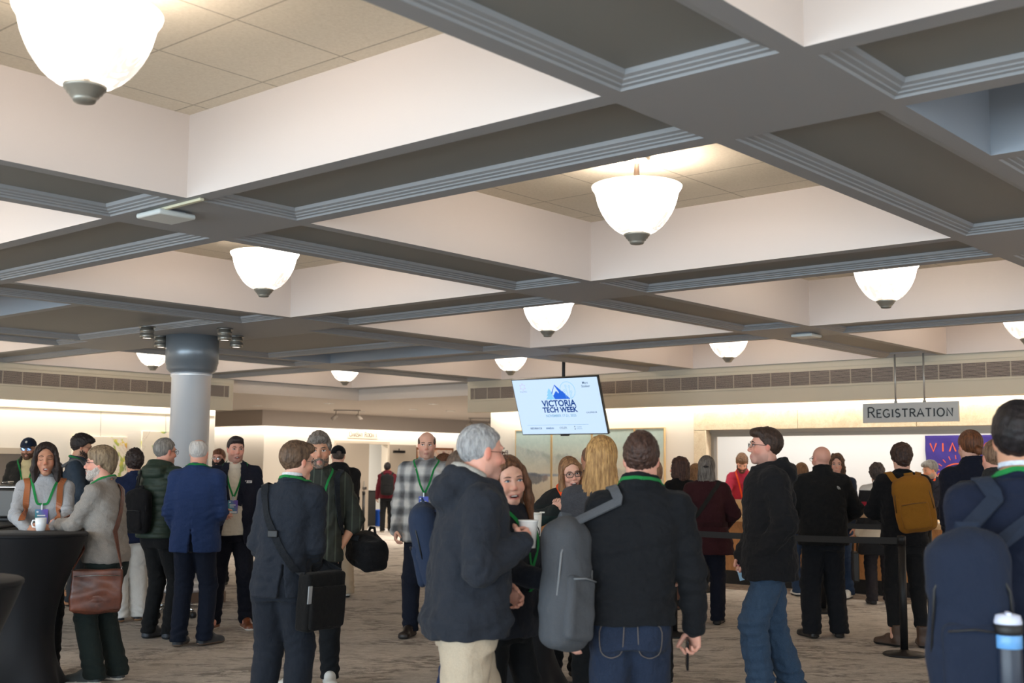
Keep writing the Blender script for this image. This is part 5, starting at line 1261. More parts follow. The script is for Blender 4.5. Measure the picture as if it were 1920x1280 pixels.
o = empty('waste_bin', on(711, 986, z=0), 0, 'blue plastic waste bin by the far doorway', 'bin'); blue = plain('bin_blue', (34, 96, 214), .45); b = MB(); b.lathe([(.10, 0), (.125, .40), (.135, .405), (.135, .43), (.122, .43), (.10, .03)], seg=20, cap=False, fn=lambda a, r, z: r*(1/max(abs(math.cos(a)), abs(math.sin(a))))**.6); b.build('bin_body', blue, o); b = MB(); b.box((-.085, -.085, .005), (.085, .085, .02)); b.build('bin_base', blue, o)
o = tag(link('flagpole', (lambda b: (b.tube([(0, 0, 0), (0, 0, 2.05)], .018, 10), b.lathe([(.17, 0), (.17, .02), (.06, .06)], seg=20), b.lathe([(.02, 2.04), (.045, 2.06), (.03, 2.10), (.05, 2.14), (.022, 2.2), (.012, 2.30), (.03, 2.33), (.0, 2.38)], seg=14), b.mesh('flagpole'))[3])(MB()), plain('gold', (206, 164, 70), .3, 1.0), None, at(598, 27.5)), 'thin pole with a gold finial rising behind the bearded man', 'flagpole')
# ---- niche and counter of the coffee corner at the far left
o = empty('service_hatch', (7.8, VW-.02, 0), 0, 'grey framed service hatch in the wall at the far left', 'hatch'); b = MB(); b.box((-1.6, -.03, 1.70), (1.16, .0, 1.79)); b.box((1.09, -.029, .9), (1.16, 0, 1.6999)); b.build('frame', plain('hatch_frame', (196, 182, 162), .5), o); b = MB(); b.box((-1.6, -.012, .9), (1.09, 0, 1.70)); b.build('shutter', plain('hatch_grey', (128, 120, 112), .5, .3), o)
p = at(20, 11.6)
o = empty('coffee_table', p, math.radians(49-4), 'long coffee service table under a black cloth at the far left', 'table'); b = MB(); b.box((-1.6, -.35, .38), (.72, .35, .99), .02); b.build('tablecloth', black_satin, o)
b = MB(); b.box((-1.6, -.36, .99), (.73, .36, 1.01), .005); b.build('tabletop', black_satin, o)
for sx in (-1.5, .62):
    for sy in (-.28, .28):
        b = MB(); b.tube([(sx, sy, 0), (sx, sy, .4)], .018, 8); b.build('leg', dark_metal, o)
RZ = Matrix.Rotation(math.radians(45), 4, 'Z')
def on_table(lx, ly, z=1.01): q = RZ @ Vector((lx, ly, 0)); return (p[0]+q.x, p[1]+q.y, z)
chrome = plain('chrome', (200, 200, 200), .12, 1.0); steel = plain('steel', (84, 82, 80), .5, .8)
o = empty('coffee_urn', on_table(-.20, -.05), math.radians(45), 'chrome topped stainless coffee urn at the far left edge', 'coffee urn')
b = MB(); b.box((-.16, -.13, .03), (.16, .13, .30), .02); b.build('tank', steel, o); b = MB(); b.box((-.17, -.14, .30), (.17, .14, .335), .015); b.tube([(-.14, 0, .36), (.14, 0, .36)], .012, 8); b.build('lid', chrome, o); b = MB(); b.box((-.15, -.12, 0), (.15, .12, .03), .006); b.build('base', dark_metal, o); b = MB(); b.tube([(.0, -.13, .09), (0, -.19, .09), (0, -.20, .06)], .012, 8); b.build('tap', chrome, o)
o = empty('water_dispenser', on_table(-.34, .18), 0, 'tall pump bottle standing behind the coffee urn', 'bottle'); b = MB(); b.lathe([(.06, 0), (.06, .30), (.03, .36), (.025, .40)], seg=20); b.build('bottle_body', plain('bottle_smoke', (150, 140, 128), .2), o); b = MB(); b.tube([(0, 0, .40), (0, 0, .47), (.05, 0, .485), (.09, 0, .47)], .009, 8); b.build('pump', chrome, o)
for k, lab in enumerate(('copper cup standing nearest the urn on the coffee table', 'copper cup second from the urn on the coffee table', 'copper cup furthest from the urn on the coffee table')):
    o = tag(link('copper_cup', (lambda b: (b.lathe([(.026, 0), (.032, .11), (.029, .11), (.024, .006)], seg=16, cap=False), b.mesh('copper_cup'))[1])(MB()), plain('copper', (170, 120, 84), .25, 1.0), None, on_table(.16+.085*k, -.16)), lab, 'cup', 'copper cups')
# ---- high tables with black stretch covers
stretch = NT('stretch_cover'); stretch.base(lin((5, 6, 11))); stretch.set(Roughness=.7); stretch.b.inputs['Specular IOR Level'].default_value = .25; stretch.b.inputs['Sheen Weight'].default_value = .05; stretch.bump(stretch.noise(stretch.coord(), 4, 2, .5), .15, .03); stretch = stretch.m
def high_table():
    o = empty('cocktail_table')
    b = MB(); b.lathe([(.372, 1.045), (.384, 1.055), (.384, 1.068), (.376, 1.074), (.0005, 1.074)], seg=48); b.build('tabletop', stretch, o)
    b = MB(); prof = []
    for k in range(25):
        z = 1.05*(1-k/24); q = 1-z/1.05; r = .382-.190*math.sin(min(1, q/.62)*PI/2)**1.15 if q < .62 else .192+.115*((q-.62)/.38)**1.7; prof.append((r, z+.035*(q > .98)))
    b.lathe(prof, seg=64, cap=False, fn=lambda a, r, z: r*(1+.20*max(0, (.40-z)/.40)**1.5*math.cos(4*a)+.008*math.cos(8*a))); b.build('stretch_cover', stretch, o)
    for k in range(4):
        a = k*PI/2; b = MB(); b.lathe([(.055, 0), (.058, .012), (.045, .04), (.03, .055)], (.335*math.cos(a), .335*math.sin(a), 0), 20); b.build('foot_pad', black_satin, o)
    return o
t0_ = high_table()
for k, (x_, d_, rz, lab) in enumerate(((62, 8.3, .62, 'black covered cocktail table where the woman in grey holds her mug'), (-133, 4.85, .3, 'black covered cocktail table cut off at the bottom left corner'), (985, 8.4, .35, 'black covered cocktail table in the middle with the white tumbler on it'))):
    o = t0_ if k == 0 else copy_tree(t0_); q = at(x_, d_); o.location = Vector([float(z) for z in q]); o.rotation_euler = (0, 0, math.atan2(q[1], q[0])+rz+PI); tag(o, lab, 'table', 'black cocktail tables')
ZTAB = 1.075
def cup_mesh(o, h=.095, r=.042, m=None, handle=True):
    b = MB(); b.lathe([(.001, .002), (r*.72, 0), (r*.78, .004), (r*.96, h*.5), (r, h), (r-.004, h), (r*.9, h*.5), (r*.7, .008), (.001, .008)], seg=28, cap=False); b.build('cup_body', m, o)
    if handle: b = MB(); b.tube([(r*.93, 0, h*.80), (r+.020, 0, h*.80), (r+.028, 0, h*.55), (r+.020, 0, h*.30), (r*.85, 0, h*.25)], .0055, 8); b.build('handle', m, o)
mugw = plain('mug_white', (226, 228, 230), .25)
q = at(82, 8.46); o = empty('mug', (q[0], q[1], ZTAB), 2.2, 'white mug held by the woman in the grey turtleneck on the black table', 'mug'); cup_mesh(o, .092, .039, mugw)
q = at(1004, 8.28); o = empty('tumbler', (q[0], q[1], ZTAB), math.atan2(q[1], q[0])+PI, 'white tumbler with black curved stripes on the middle black table', 'tumbler')
b = MB(); b.lathe([(.036, 0), (.039, .004), (.046, .148), (.044, .150)], seg=32); b.build('tumbler_body', plain('tumbler_white', (232, 230, 222), .35), o); b = MB(); b.lathe([(.046, .148), (.047, .158), (.040, .164)], seg=32); b.box((-.01, .03, .160), (.01, .066, .170), .002); b.build('lid', plain('lid_white', (222, 222, 214), .4), o)
b = MB()
for r in (.026, .044, .062):
    pts = [(0, -.052+r*math.cos(a), .018+r*1.25*math.sin(a)) for a in np.linspace(-.1, 1.55, 14)]; P3, N3 = [], []
    for (_, y_, z_) in pts:
        rr = .0392+.0068*z_/.148; y_ = max(-rr*.98, min(rr*.98, y_+.02)); P3.append((math.sqrt(rr*rr-y_*y_)+.001, y_, z_)); N3.append((math.sqrt(rr*rr-y_*y_), y_, 0))
    b.ribbon(P3, N3, .008, .0012)
b.build('stripe', plain('stripe_black', (18, 18, 20), .4), o)
# ---- queue barriers
def stanchion(loc, label, top=1.0):
    o = empty('queue_post', loc, 0, label, 'queue barrier', 'black queue posts')
    b = MB(); b.lathe([(.175, 0), (.178, .012), (.165, .022), (.05, .034), (.034, .05)], seg=40); b.build('base', dark_metal, o)
    b = MB(); b.lathe([(.032, .03), (.032, top-.07)], seg=24); b.build('post', dark_metal, o); b = MB(); b.lathe([(.036, top-.075), (.036, top-.006), (.028, top)], seg=24); b.build('belt_head', dark_metal, o); return o
def belt(a, b_, label, z=.955, sag=.012):
    o = empty('belt_barrier', ((a[0]+b_[0])/2, (a[1]+b_[1])/2, z-.03), 0, label, 'barrier belt', 'black barrier belts'); l0 = np.array(o.location); a = V3(a[0], a[1], z)-l0; b_ = V3(b_[0], b_[1], z)-l0
    pts = [a+(b_-a)*k/12-V3(0, 0, sag*4*(k/12)*(1-k/12)) for k in range(13)]; n = np.cross(nrm(b_-a), [0, 0, 1]); mb = MB(); mb.ribbon(pts, [n]*13, .055, .003); mb.build('strap', plain('belt_black', (22, 22, 24), .7), o); return o
S1 = at(1687, 10.2); S2 = at(1738, 12.7); S3 = at(1262, 11.25); S4 = at(1540, 13.2)
stanchion(S1, 'black queue post with round base in front of the mustard backpack man'); stanchion(S2, 'black queue post behind the mustard backpack, by the counter'); stanchion(S3, 'black queue post hidden behind the man in the black fleece'); stanchion(S4, 'black queue post hidden behind the legs of the bald man'); stanchion(at(683, 27.2), 'black queue post standing by the far doorway')
belt(S1, S3, 'long black belt running from the front post past the bald man'); belt(S2, S4, 'second black belt behind the bald man, nearer the counter')
# ---- office chair beside the column
q = at(342, 12.45)
o = empty('office_chair', q, .5, 'black swivel chair on castors beside the column plinth', 'chair')
b = MB(); b.box((-.24, -.24, .44), (.24, .24, .52), .03); b.build('seat', black_satin, o); b = MB(); b.box((-.27, -.22, .56), (-.22, .22, 1.0), .025); b.build('backrest', black_satin, o); b = MB(); b.tube([(0, 0, .12), (0, 0, .44)], .028, 12); b.build('gas_lift', chrome, o)
for k in range(5):
    a = k*2*PI/5+.4; b = MB(); b.tube([(0, 0, .13), (.30*math.cos(a), .30*math.sin(a), .085)], [.026, .016], 8); l = b.build('base_arm', chrome, o); b = MB(); b.tube([(.30*math.cos(a)-.022*math.sin(a), .30*math.sin(a)+.022*math.cos(a), .035), (.30*math.cos(a)+.022*math.sin(a), .30*math.sin(a)-.022*math.cos(a), .035)], .034, 14); b.build('castor', black_satin, l)
# ------------------------------------------------------------------ the crowd
def F(c, **k):
    if max(c) < 125: c = tuple(int(q*.80) for q in c)
    return fabric('cloth_%d_%d_%d' % c+(''.join('_'+str(v) for v in k.values()) if k else ''), c, **k)
def H_(style, c, **k): return dict(style=style, c=c, **k)
BLK, DARK, NAVY = (17, 17, 20), (26, 27, 30), (24, 30, 48)
ORANGE = (226, 84, 40)
def m_plaid():
    t = NT('plaid_flannel'); tc = t.n('ShaderNodeTexCoord'); sp = t.n('ShaderNodeSeparateXYZ'); t.l(tc.outputs['Object'], sp.inputs[0])
    def bands(sock, k, ph): return t.math('ADD', t.math('MULTIPLY', t.math('SINE', t.math('ADD', t.math('MULTIPLY', sock, k), ph)), .5), .5)
    yy = t.math('ADD', sp.outputs['Y'], t.math('MULTIPLY', sp.outputs['X'], .5))
    a = t.ramp(bands(yy, 2*PI/.140, .3), [(.10, (0, 0, 0)), (.75, (255, 255, 255))]); b_ = t.ramp(bands(sp.outputs['Z'], 2*PI/.150, 1.0), [(.10, (0, 0, 0)), (.75, (255, 255, 255))])
    s = t.math('MULTIPLY', t.math('ADD', a, b_), .5); n = t.noise(t.coord(), 300, 2)
    c = t.ramp(s, [(.0, (60, 62, 66)), (.5, (138, 140, 142)), (1.0, (206, 206, 203))]); t.base(t.mix(.12, c, t.ramp(n, [(.3, (40, 40, 44)), (.7, (220, 220, 220))]))); t.set(Roughness=.95); t.bump(t.noise(t.coord(), 9, 2), .35, .03); return t.m
def m_bands(name, stops):
    t = NT(name); tc = t.n('ShaderNodeTexCoord'); sp = t.n('ShaderNodeSeparateXYZ'); t.l(tc.outputs['Object'], sp.inputs[0])
    t.base(t.ramp(t.math('DIVIDE', sp.outputs['Z'], 2.0), stops, 'CONSTANT')); t.set(Roughness=.95); t.bump(t.noise(t.coord(), 300, 2), .3, .003); return t.m
def m_stripe(name, base, line, pitch):
    t = NT(name); tc = t.n('ShaderNodeTexCoord'); sp = t.n('ShaderNodeSeparateXYZ'); t.l(tc.outputs['Object'], sp.inputs[0])
    w = t.math('ABSOLUTE', t.math('SUBTRACT', t.math('FRACT', t.math('DIVIDE', sp.outputs['Y'], pitch)), .5)); t.base(t.ramp(w, [(.0, line), (.05, line), (.09, base), (1, base)])); t.set(Roughness=.9); t.bump(t.noise(t.coord(), 10, 2), .35, .03); return t.m
# --- left group
p = person('cap_man', 'bearded person in a navy cap with white emblem and blue mirrored glasses', 52, 14.6, 1.87, 172, 'tan', head=(-6, 4, 0), arms=((.22, .12, 1.05), (.10, -.24, .92)),
           top=dict(m=F((44, 42, 38)), g=.026, hem=.80, collar='stand', name='jacket', open=[(.8, .03), (1.2, .05), (1.45, .06), (1.6, .06)]), inner=dict(m=F((206, 186, 140)), g=.008, hem=.84, collar='shirt', name='shirt'), legs=dict(m=F(DARK)), shoes=dict(c=(40, 36, 34)),
           hair=H_('short', (58, 42, 32), t=.005, fringe=0), cap=dict(c=(30, 38, 56), emblem=True), glasses=dict(c=(30, 30, 34), lens='blue', w=.026, h=.02), beard=dict(c=(66, 46, 34), g=.006), face=dict())
lanyard(p, 'green lanyard on the person in the navy cap', badge=False, zb=1.12)
p = person('turtle', 'woman with dark bob in a grey turtleneck cupping a white mug', 86, 8.95, 1.70, 176, 'brown', female=True, bw=1.10, head=(2, -4, 3), belly=.02, arms=((.40, .085, 1.105), (.40, -.075, 1.105)), poles=((-.2, .9, -.5), (-.2, -.9, -.5)), curl=(.55, .55), hdir=((.75, -.62, .05), (.75, .62, .05)), thumb=((0, -.2, 1), (0, .2, 1)), res=.0055,
           top=dict(m=F((150, 152, 156), heather=.12), g=.012, hem=.80, collar='turtle', name='turtleneck', fold=.004, loose=.35), legs=dict(m=F(BLK), g=.014), shoes=dict(c=BLK),
           hair=H_('bob', (26, 20, 20), c2=(52, 38, 34), t=.020, len=-.175, part=1, rough=.003), face=dict(eyes='closed', mouth=.7, lips=(168, 92, 84), brow=(40, 28, 24), show=True))
lanyard(p, 'green lanyard with blue and teal badge on the grey turtleneck', zb=1.285)
for sd in (1, -1):
    pp, nn = drape(p, [V3(-.05, sd*.108, 1.46)*p.s, V3(.05, sd*.112, 1.44)*p.s, V3(.12, sd*.116, 1.36)*p.s, V3(.14, sd*.120, 1.27)*p.s, V3(.13, sd*.124, 1.17)*p.s], .006, 6)
    if sd == 1: bp = worn('leather_backpack', 'brown leather backpack whose straps show over the grey turtleneck', 'backpack', p, (-.16, 0, 1.05))
    b = MB(); b.ribbon(pp, nn, .042, .007); sub(bp, 'shoulder_strap', b.mesh('shoulder_strap'), plain('leather_tan', (146, 84, 48), .45))
b = MB(); b.box((-.24, -.13, 1.04), (-.165, .13, 1.40), .03); sub(bp, 'bag_body', b.mesh('bag_body'), plain('leather_tan', (146, 84, 48), .45)); done(bp)
p = person('knit', 'bearded person with glasses in a blue-grey zip knit and grey backpack straps, facing right', 146, 13.3, 1.885, -98, 'tan', head=(6, 14, 0), arms=((.26, .12, 1.13), (.31, -.13, 1.20)), curl=(.5, .7), hdir=(None, (.6, .5, .5)),
           top=dict(m=F((62, 74, 88), heather=.2), g=.018, hem=.84, collar='shirt', name='knit_jumper'), legs=dict(m=F((58, 60, 64))), shoes=dict(c=(150, 100, 62), boot=.07, sole=(60, 44, 34)), hair=H_('short', (28, 22, 20), t=.026, fringe=.012, rough=.004), beard=dict(c=(48, 36, 30), g=.003), glasses=dict(c=(60, 50, 44), r=.0012), face=dict(stubble=(60, 46, 40), brow=(30, 24, 22)))
backpack(p, 'grey backpack worn by the bearded man in the blue-grey knit', F((120, 122, 124)), (-.20, 0, 1.24), (.13, .28, .44))
lanyard(p, 'green lanyard with purple badge on the man in the blue-grey knit', zb=1.14)
p = person('grey_sweater', 'brown-grey haired bearded person in a grey sweater leaning on the table', 207, 8.65, 1.675, 62, 'pink', lean=(.05, 0), head=(22, -2, 0), arms=((.40, .04, 1.155), (.36, -.06, 1.16)), poles=((-.5, .6, -.6), (-.4, -.6, -.6)), curl=(.85, .7), hdir=((.85, -.5, .0), (.9, .35, .1)), feet=((.03, .10, .1), (-.05, -.10, -.1)),
           top=dict(m=F((134, 128, 122), heather=.1), g=.018, hem=.885, collar='crew', sleeve='roll34', name='sweater', band=True, loose=.4, fold=.006), legs=dict(m=F((34, 44, 42)), g=.014, r=(.088, .072, .066)), shoes=dict(c=(58, 64, 66), sole=(206, 200, 190)),
           hair=H_('mop', (92, 76, 60), c2=(150, 130, 104), t=.018, nape=-.10), beard=dict(c=(150, 138, 130), c2=(206, 198, 190), g=.006, z=-.05), glasses=dict(c=(36, 40, 52)), face=dict(brow=(120, 100, 84), stubble=(160, 140, 132)))
lanyard(p, 'green lanyard at the nape of the man in the grey sweater', badge=False)
bg = worn('messenger_bag', 'worn brown leather messenger bag hanging at the hip of the grey sweater man', 'bag', p, (-.02, .27, .50)); lea = NT('bag_leather'); lea.base(lea.ramp(lea.noise(lea.coord(), 7, 4, .6), [(.3, (58, 30, 24)), (.7, (112, 62, 44))])); lea.set(Roughness=.36); lea.bump(lea.noise(lea.coord(), 30, 3), .2, .006); lea = lea.m
S = SDF((-.26, .12, .40), (.24, .36, .92), .0075); RB = rot(math.radians(28)); bc = V3(-.06, .235, .665)
S.rbox(bc, V3(.165, .045, .150), .03, RB); S.ell(bc+V3(0, .01, -.05), V3(.17, .062, .10), RB, .04); Pq, Q = S.mesh(); Q = orient(Pq, Q); Pq = folds(smooth(Pq, Q), normals(Pq, Q), .004, 18, 5); sub(bg, 'bag_body', quads_mesh('bag_body', Pq, Q), lea)
S = SDF((-.28, .12, .40), (.26, .40, .92), .0075); S.rbox(bc+RB@V3(0, .050, .012), V3(.170, .014, .142), .012, RB); S.ell(bc+RB@V3(0, .055, -.04), V3(.165, .020, .10), RB, .02); Pq, Q = S.mesh(); Q = orient(Pq, Q); Pq = folds(smooth(Pq, Q), normals(Pq, Q), .005, 14, 9); fl = sub(bg, 'flap', quads_mesh('flap', Pq, Q), lea)
b = MB(); b.tube([bc+RB@V3(-.15, .075, .11), bc+RB@V3(0, .078, .115), bc+RB@V3(.15, .075, .11)], .003, 6); sub(bg, 'zip', b.mesh('zip'), nickel, fl)
pp, nn = drape(p, [V3(-.11, -.09, 1.435)*p.s, V3(-.13, -.0, 1.33)*p.s, V3(-.13, .10, 1.12)*p.s], .008, 5); pp = list(pp)+[bc+RB@V3(-.165, 0, .14)]; nn = list(nn)+[RB@V3(-1, .2, 0)]
b = MB(); b.ribbon(pp, nn, .038, .005); pp, nn = drape(p, [V3(-.11, -.09, 1.435)*p.s, V3(.0, -.10, 1.45)*p.s, V3(.11, -.02, 1.32)*p.s, V3(.14, .10, 1.12)*p.s, V3(.10, .17, .98)*p.s], .008, 5); pp = list(pp)+[bc+RB@V3(.165, 0, .14)]; nn = list(nn)+[RB@V3(1, .2, 0)]; b.ribbon(pp, nn, .038, .005); sub(bg, 'strap', b.mesh('strap'), lea)
b = MB()
for sx in (-.165, .165): b.tube([bc+RB@V3(sx, .02, .13), bc+RB@V3(sx, .02, .165), bc+RB@V3(sx, -.02, .165), bc+RB@V3(sx, -.02, .13)], .005, 6, True)
sub(bg, 'buckle', b.mesh('buckle'), chrome); done(bg)
p = person('white_trousers', 'dark curly-haired person in a navy shirt and white trousers seen from behind', 252, 12.0, 1.69, 12, 'tan', arms=('front', 'front'), top=dict(m=F((26, 38, 72)), g=.018, hem=.80, collar='shirt', name='shirt', loose=.6), legs=dict(m=F((214, 212, 208)), g=.02, r=(.09, .075, .07)), shoes=dict(c=(24, 28, 36), sole=(150, 112, 80)), hair=H_('short', (30, 22, 20), t=.032, rough=.007, nape=-.10, kf=110), face=dict(show=False))
p = person('puffer', 'grey-haired person with glasses in a dark green quilted puffer jacket and black trousers', 306, 10.8, 1.795, -42, 'pink', head=(-16, 2, 0), arms=('pocket', 'pocket'), feet=((.02, .09, .0), (.06, -.10, .0)),
           top=dict(m=F((36, 56, 42), spec=.35, rough=.6, fold=.2), g=.042, hem=.87, collar='hood', name='puffer_jacket', quilt=True, fold=.002, hood=1.0), legs=dict(m=F((24, 26, 28)), g=.008), shoes=dict(c=(52, 58, 66), sole=(34, 36, 40)), hair=H_('short', (104, 100, 96), c2=(150, 146, 140), t=.010), glasses=dict(c=(24, 22, 24)), face=dict(brow=(110, 100, 92), stubble=(150, 130, 124)))
backpack(p, 'small black backpack slung on the green puffer jacket', F(BLK), (-.22, .06, 1.10), (.13, .26, .38), straps=(1,))
p = person('blazer_back', 'white-haired balding person in a bright blue blazer, back to the camera', 371, 10.4, 1.785, -14, 'pink', bw=1.06, belly=.02, head=(-4, 6, 0), arms=((.14, .19, .95), (.22, -.14, 1.04)), poles=((-.8, .25, -.5), (-.8, -.35, -.5)), feet=((-.02, .10, .0), (.06, -.10, -.55)),
           top=dict(m=F((42, 66, 116), heather=.12), g=.030, hem=.785, collar='lapel', name='blazer', vent=True, loose=.45, fold=.004), legs=dict(m=F((26, 34, 54)), g=.012), shoes=dict(c=(44, 50, 58), sole=(100, 84, 72)), hair=H_('horseshoe', (176, 172, 168), c2=(214, 210, 206), t=.010, top=.075), face=dict(show=False, scalp=(206, 188, 178), scalp_a=.4))
lanyard(p, 'green lanyard at the collar of the bright blue blazer', badge=False)
p = person('far_head', 'person with glasses and a dark beard half hidden between the two blazers', 411, 15.6, 1.765, 150, 'pink', head=(12, 0, 0), arms=('hang', 'hang'), top=dict(m=F((30, 32, 38)), g=.02, hem=.84, collar='shirt', name='shirt'), legs=dict(m=F(DARK)), shoes=dict(c=BLK), hair=H_('short', (92, 58, 40)), glasses=dict(c=(24, 22, 24)), beard=dict(c=(24, 20, 20), g=.016), face=dict())
p = person('navy_blazer', 'smiling dark-haired person in an open navy blazer over a cream shirt', 441, 11.5, 1.83, 178, 'pink', bw=1.06, belly=.015, head=(14, 0, 0), arms=((.09, .27, .87), (.24, -.10, 1.06)), curl=(.45, .5), feet=((.0, .14, .25), (.02, -.15, -.35)),
           inner=dict(m=F((214, 206, 190)), g=.014, hem=.845, collar='shirt', name='shirt', loose=.5), top=dict(m=F((28, 33, 52)), g=.030, hem=.77, collar='lapel', name='blazer', open=[(.7, .11), (.95, .085), (1.15, .075), (1.35, .062), (1.47, .055), (1.6, .055)]), legs=dict(m=F((24, 27, 40)), g=.012, top=.98), shoes=dict(c=(112, 62, 38), sole=(220, 216, 208), rough=.35),
           hair=H_('short', (32, 26, 26), t=.012, line=.072), face=dict(mouth=.55, smile=.55, stubble=(110, 90, 86), brow=(40, 30, 28), lips=(180, 110, 104)))
lanyard(p, 'green lanyard with purple and teal badge on the open navy blazer man', zb=1.20)
b = MB(); q = drape(p, [V3(.15, .125, 1.335)*p.s, V3(.15, .13, 1.335)*p.s], .004, 1); m4 = frame_matrix(q[0][0], np.cross([0, 0, 1], nrm(q[1][0]*np.array([1, 1, 0]))), (0, 0, 1), nrm(q[1][0]*np.array([1, 1, 0]))); b.box((-.035, -.012, 0), (.035, .012, .004), .002, m4); b.build('name_tag', plain('tag_white', (232, 232, 230), .4), p.root)
b = MB(); b.box((-.028, -.005, .004), (-.018, .005, .005), 0, m4); b.box((-.012, .0, .004), (.026, .004, .005), 0, m4); b.box((-.012, -.007, .004), (.018, -.003, .005), 0, m4); b.build('tag_print', plain('tag_ink', (40, 60, 90), .5), p.root)
# --- centre left
p = person('suit_back', 'brown-haired person in a charcoal suit with a black shoulder bag, back to the camera', 534, 7.05, 1.695, -22, 'fair', bw=.90, head=(-34, 3, 0), lean=(.02, -.05), arms=((.20, .12, .98), (.22, -.12, .99)), poles=((-.8, .3, -.4), (-.8, -.35, -.4)), feet=((-.01, .10, .05), (.02, -.10, -.1)),
           top=dict(m=F((44, 50, 62), heather=.08), g=.028, hem=.815, collar='lapel', name='suit_jacket', loose=.5, vent=True, venty=-.06, fold=.005, collar_in=F((214, 214, 216))), legs=dict(m=F((38, 44, 56)), g=.016, r=(.090, .072, .066), name='suit_trousers'), shoes=dict(c=BLK), hair=H_('short', (66, 50, 40), c2=(116, 92, 72), t=.014, nape=-.095, fringe=.006), glasses=dict(c=(60, 54, 50)), face=dict(show=True))
lanyard(p, 'green lanyard at the collar of the charcoal suit', badge=False)
bg = worn('laptop_bag', 'black laptop shoulder bag at the right hip of the charcoal suit', 'bag', p, (-.04, -.27, .58)); bm_ = F((20, 20, 22), weave=260); bc = V3(-.05, -.265, .775); RB = rot(math.radians(-24), 0, math.radians(4))
S = SDF(bc-.27, bc+.27, .007); S.rbox(bc, V3(.155, .050, .165), .022, RB); Pq, Q = S.mesh(); Q = orient(Pq, Q); sub(bg, 'bag_body', quads_mesh('bag_body', folds(smooth(Pq, Q), normals(Pq, Q), .003, 14, 3), Q), bm_)
S = SDF(bc-.27, bc+.27, .007); S.rbox(bc+RB@V3(0, -.055, -.03), V3(.140, .016, .120), .012, RB); Pq, Q = S.mesh(); Q = orient(Pq, Q); fp = sub(bg, 'front_pocket', quads_mesh('front_pocket', folds(smooth(Pq, Q), normals(Pq, Q), .003, 14, 3), Q), bm_)
b = MB(); b.box((-.03, -.004, -.05), (.0, .004, .05), .003, frame_matrix(bc+RB@V3(-.14, -.06, .05), RB[:, 0], RB[:, 1], RB[:, 2])); sub(bg, 'reflective_tab', b.mesh('tab'), plain('tab_grey', (150, 152, 154), .5), fp)
st_ = F((34, 38, 44), weave=200)
pp, nn = drape(p, [V3(.05, .10, 1.46)*p.s, V3(-.04, .105, 1.47)*p.s, V3(-.12, .085, 1.40)*p.s, V3(-.14, .03, 1.25)*p.s, V3(-.14, -.06, 1.08)*p.s, V3(-.14, -.14, .96)*p.s], .006, 6); pp = list(pp)+[bc+RB@V3(-.15, 0, .15)]; nn = list(nn)+[V3(-1, -.3, 0)]
b = MB(); b.ribbon(pp, nn, .042, .005); pp, nn = drape(p, [V3(.05, .10, 1.46)*p.s, V3(.12, .05, 1.35)*p.s, V3(.14, -.06, 1.15)*p.s, V3(.10, -.17, 1.0)*p.s], .006, 5); pp = list(pp)+[bc+RB@V3(.15, 0, .15)]; nn = list(nn)+[V3(1, -.3, 0)]; b.ribbon(pp, nn, .042, .005); sub(bg, 'strap', b.mesh('strap'), st_)
b = MB(); b.box((-.03, -.008, -.02), (.03, .008, .02), .004, frame_matrix(drape(p, [V3(-.14, .0, 1.19)*p.s, V3(-.14, -.01, 1.18)*p.s], .012, 1)[0][0], (0, 1, 0), (1, 0, 0), (0, 0, 1))); sub(bg, 'strap_slider', b.mesh('slider'), black_satin); done(bg)
p = person('striped_shirt', 'greying bearded person in a dark green pinstriped shirt, hand in pocket, white sneakers', 598, 8.6, 1.785, 176, 'tan', head=(4, 2, 2), arms=((.03, .150, .925), (.04, -.25, .84)), poles=((-.4, 1, -.2), None), hdir=((.05, .0, -1), None), curl=(.5, .5), feet=((.02, .11, .12), (.0, -.14, -.3)),
           top=dict(m=m_stripe('pinstripe', (38, 42, 36), (66, 72, 62), .055), g=.022, hem=.855, collar='shirt', sleeve='roll', name='shirt', loose=.6, fold=.006), legs=dict(m=F((22, 25, 30)), g=.010, r=(.088, .066, .055)), shoes=dict(c=(216, 216, 212), sole=(92, 66, 50), laces=True), hair=H_('short', (82, 74, 68), c2=(136, 128, 120), t=.024, fringe=.012, rough=.005), beard=dict(c=(96, 84, 76), c2=(136, 124, 114), g=.0015), face=dict(stubble=(110, 96, 90), brow=(66, 54, 46)))
lanyard(p, 'bright green lanyard on the dark pinstriped shirt', badge=False, zb=1.10)
bg = worn('duffel_bag', 'black duffel bag hanging behind the hip of the pinstriped shirt man', 'bag', p, (-.10, .36, .78)); bc = V3(-.13, .355, .93)
S = SDF(bc-.3, bc+.3, .007); RB = rot(.5, .25); S.ell(bc, V3(.20, .115, .135), RB); S.rbox(bc, V3(.17, .10, .11), .05, RB, .05); Pq, Q = S.mesh(); Q = orient(Pq, Q); sub(bg, 'bag_body', quads_mesh('bag_body', folds(smooth(Pq, Q), normals(Pq, Q), .009, 13, 2), Q), F(BLK, weave=220))
pp, nn = drape(p, [V3(-.10, .12, 1.42)*p.s, V3(-.02, .128, 1.47)*p.s, V3(.06, .130, 1.44)*p.s, V3(.11, .135, 1.32)*p.s, V3(.12, .150, 1.15)*p.s, V3(.08, .18, 1.03)*p.s], .007, 6); pp = list(pp)+[bc+V3(.10, -.06, .10)]; nn = list(nn)+[V3(.6, .8, 0)]
b = MB(); b.ribbon(pp, nn, .040, .006); sub(bg, 'strap', b.mesh('strap'), F((30, 36, 42), weave=200)); b = MB(); b.tube([bc+V3(.05, .06, .12), bc+V3(.02, .05, .17), bc+V3(-.06, .02, .17), bc+V3(-.10, .0, .12)], .010, 8); sub(bg, 'carry_handle', b.mesh('carry_handle'), F(BLK, weave=220)); done(bg)
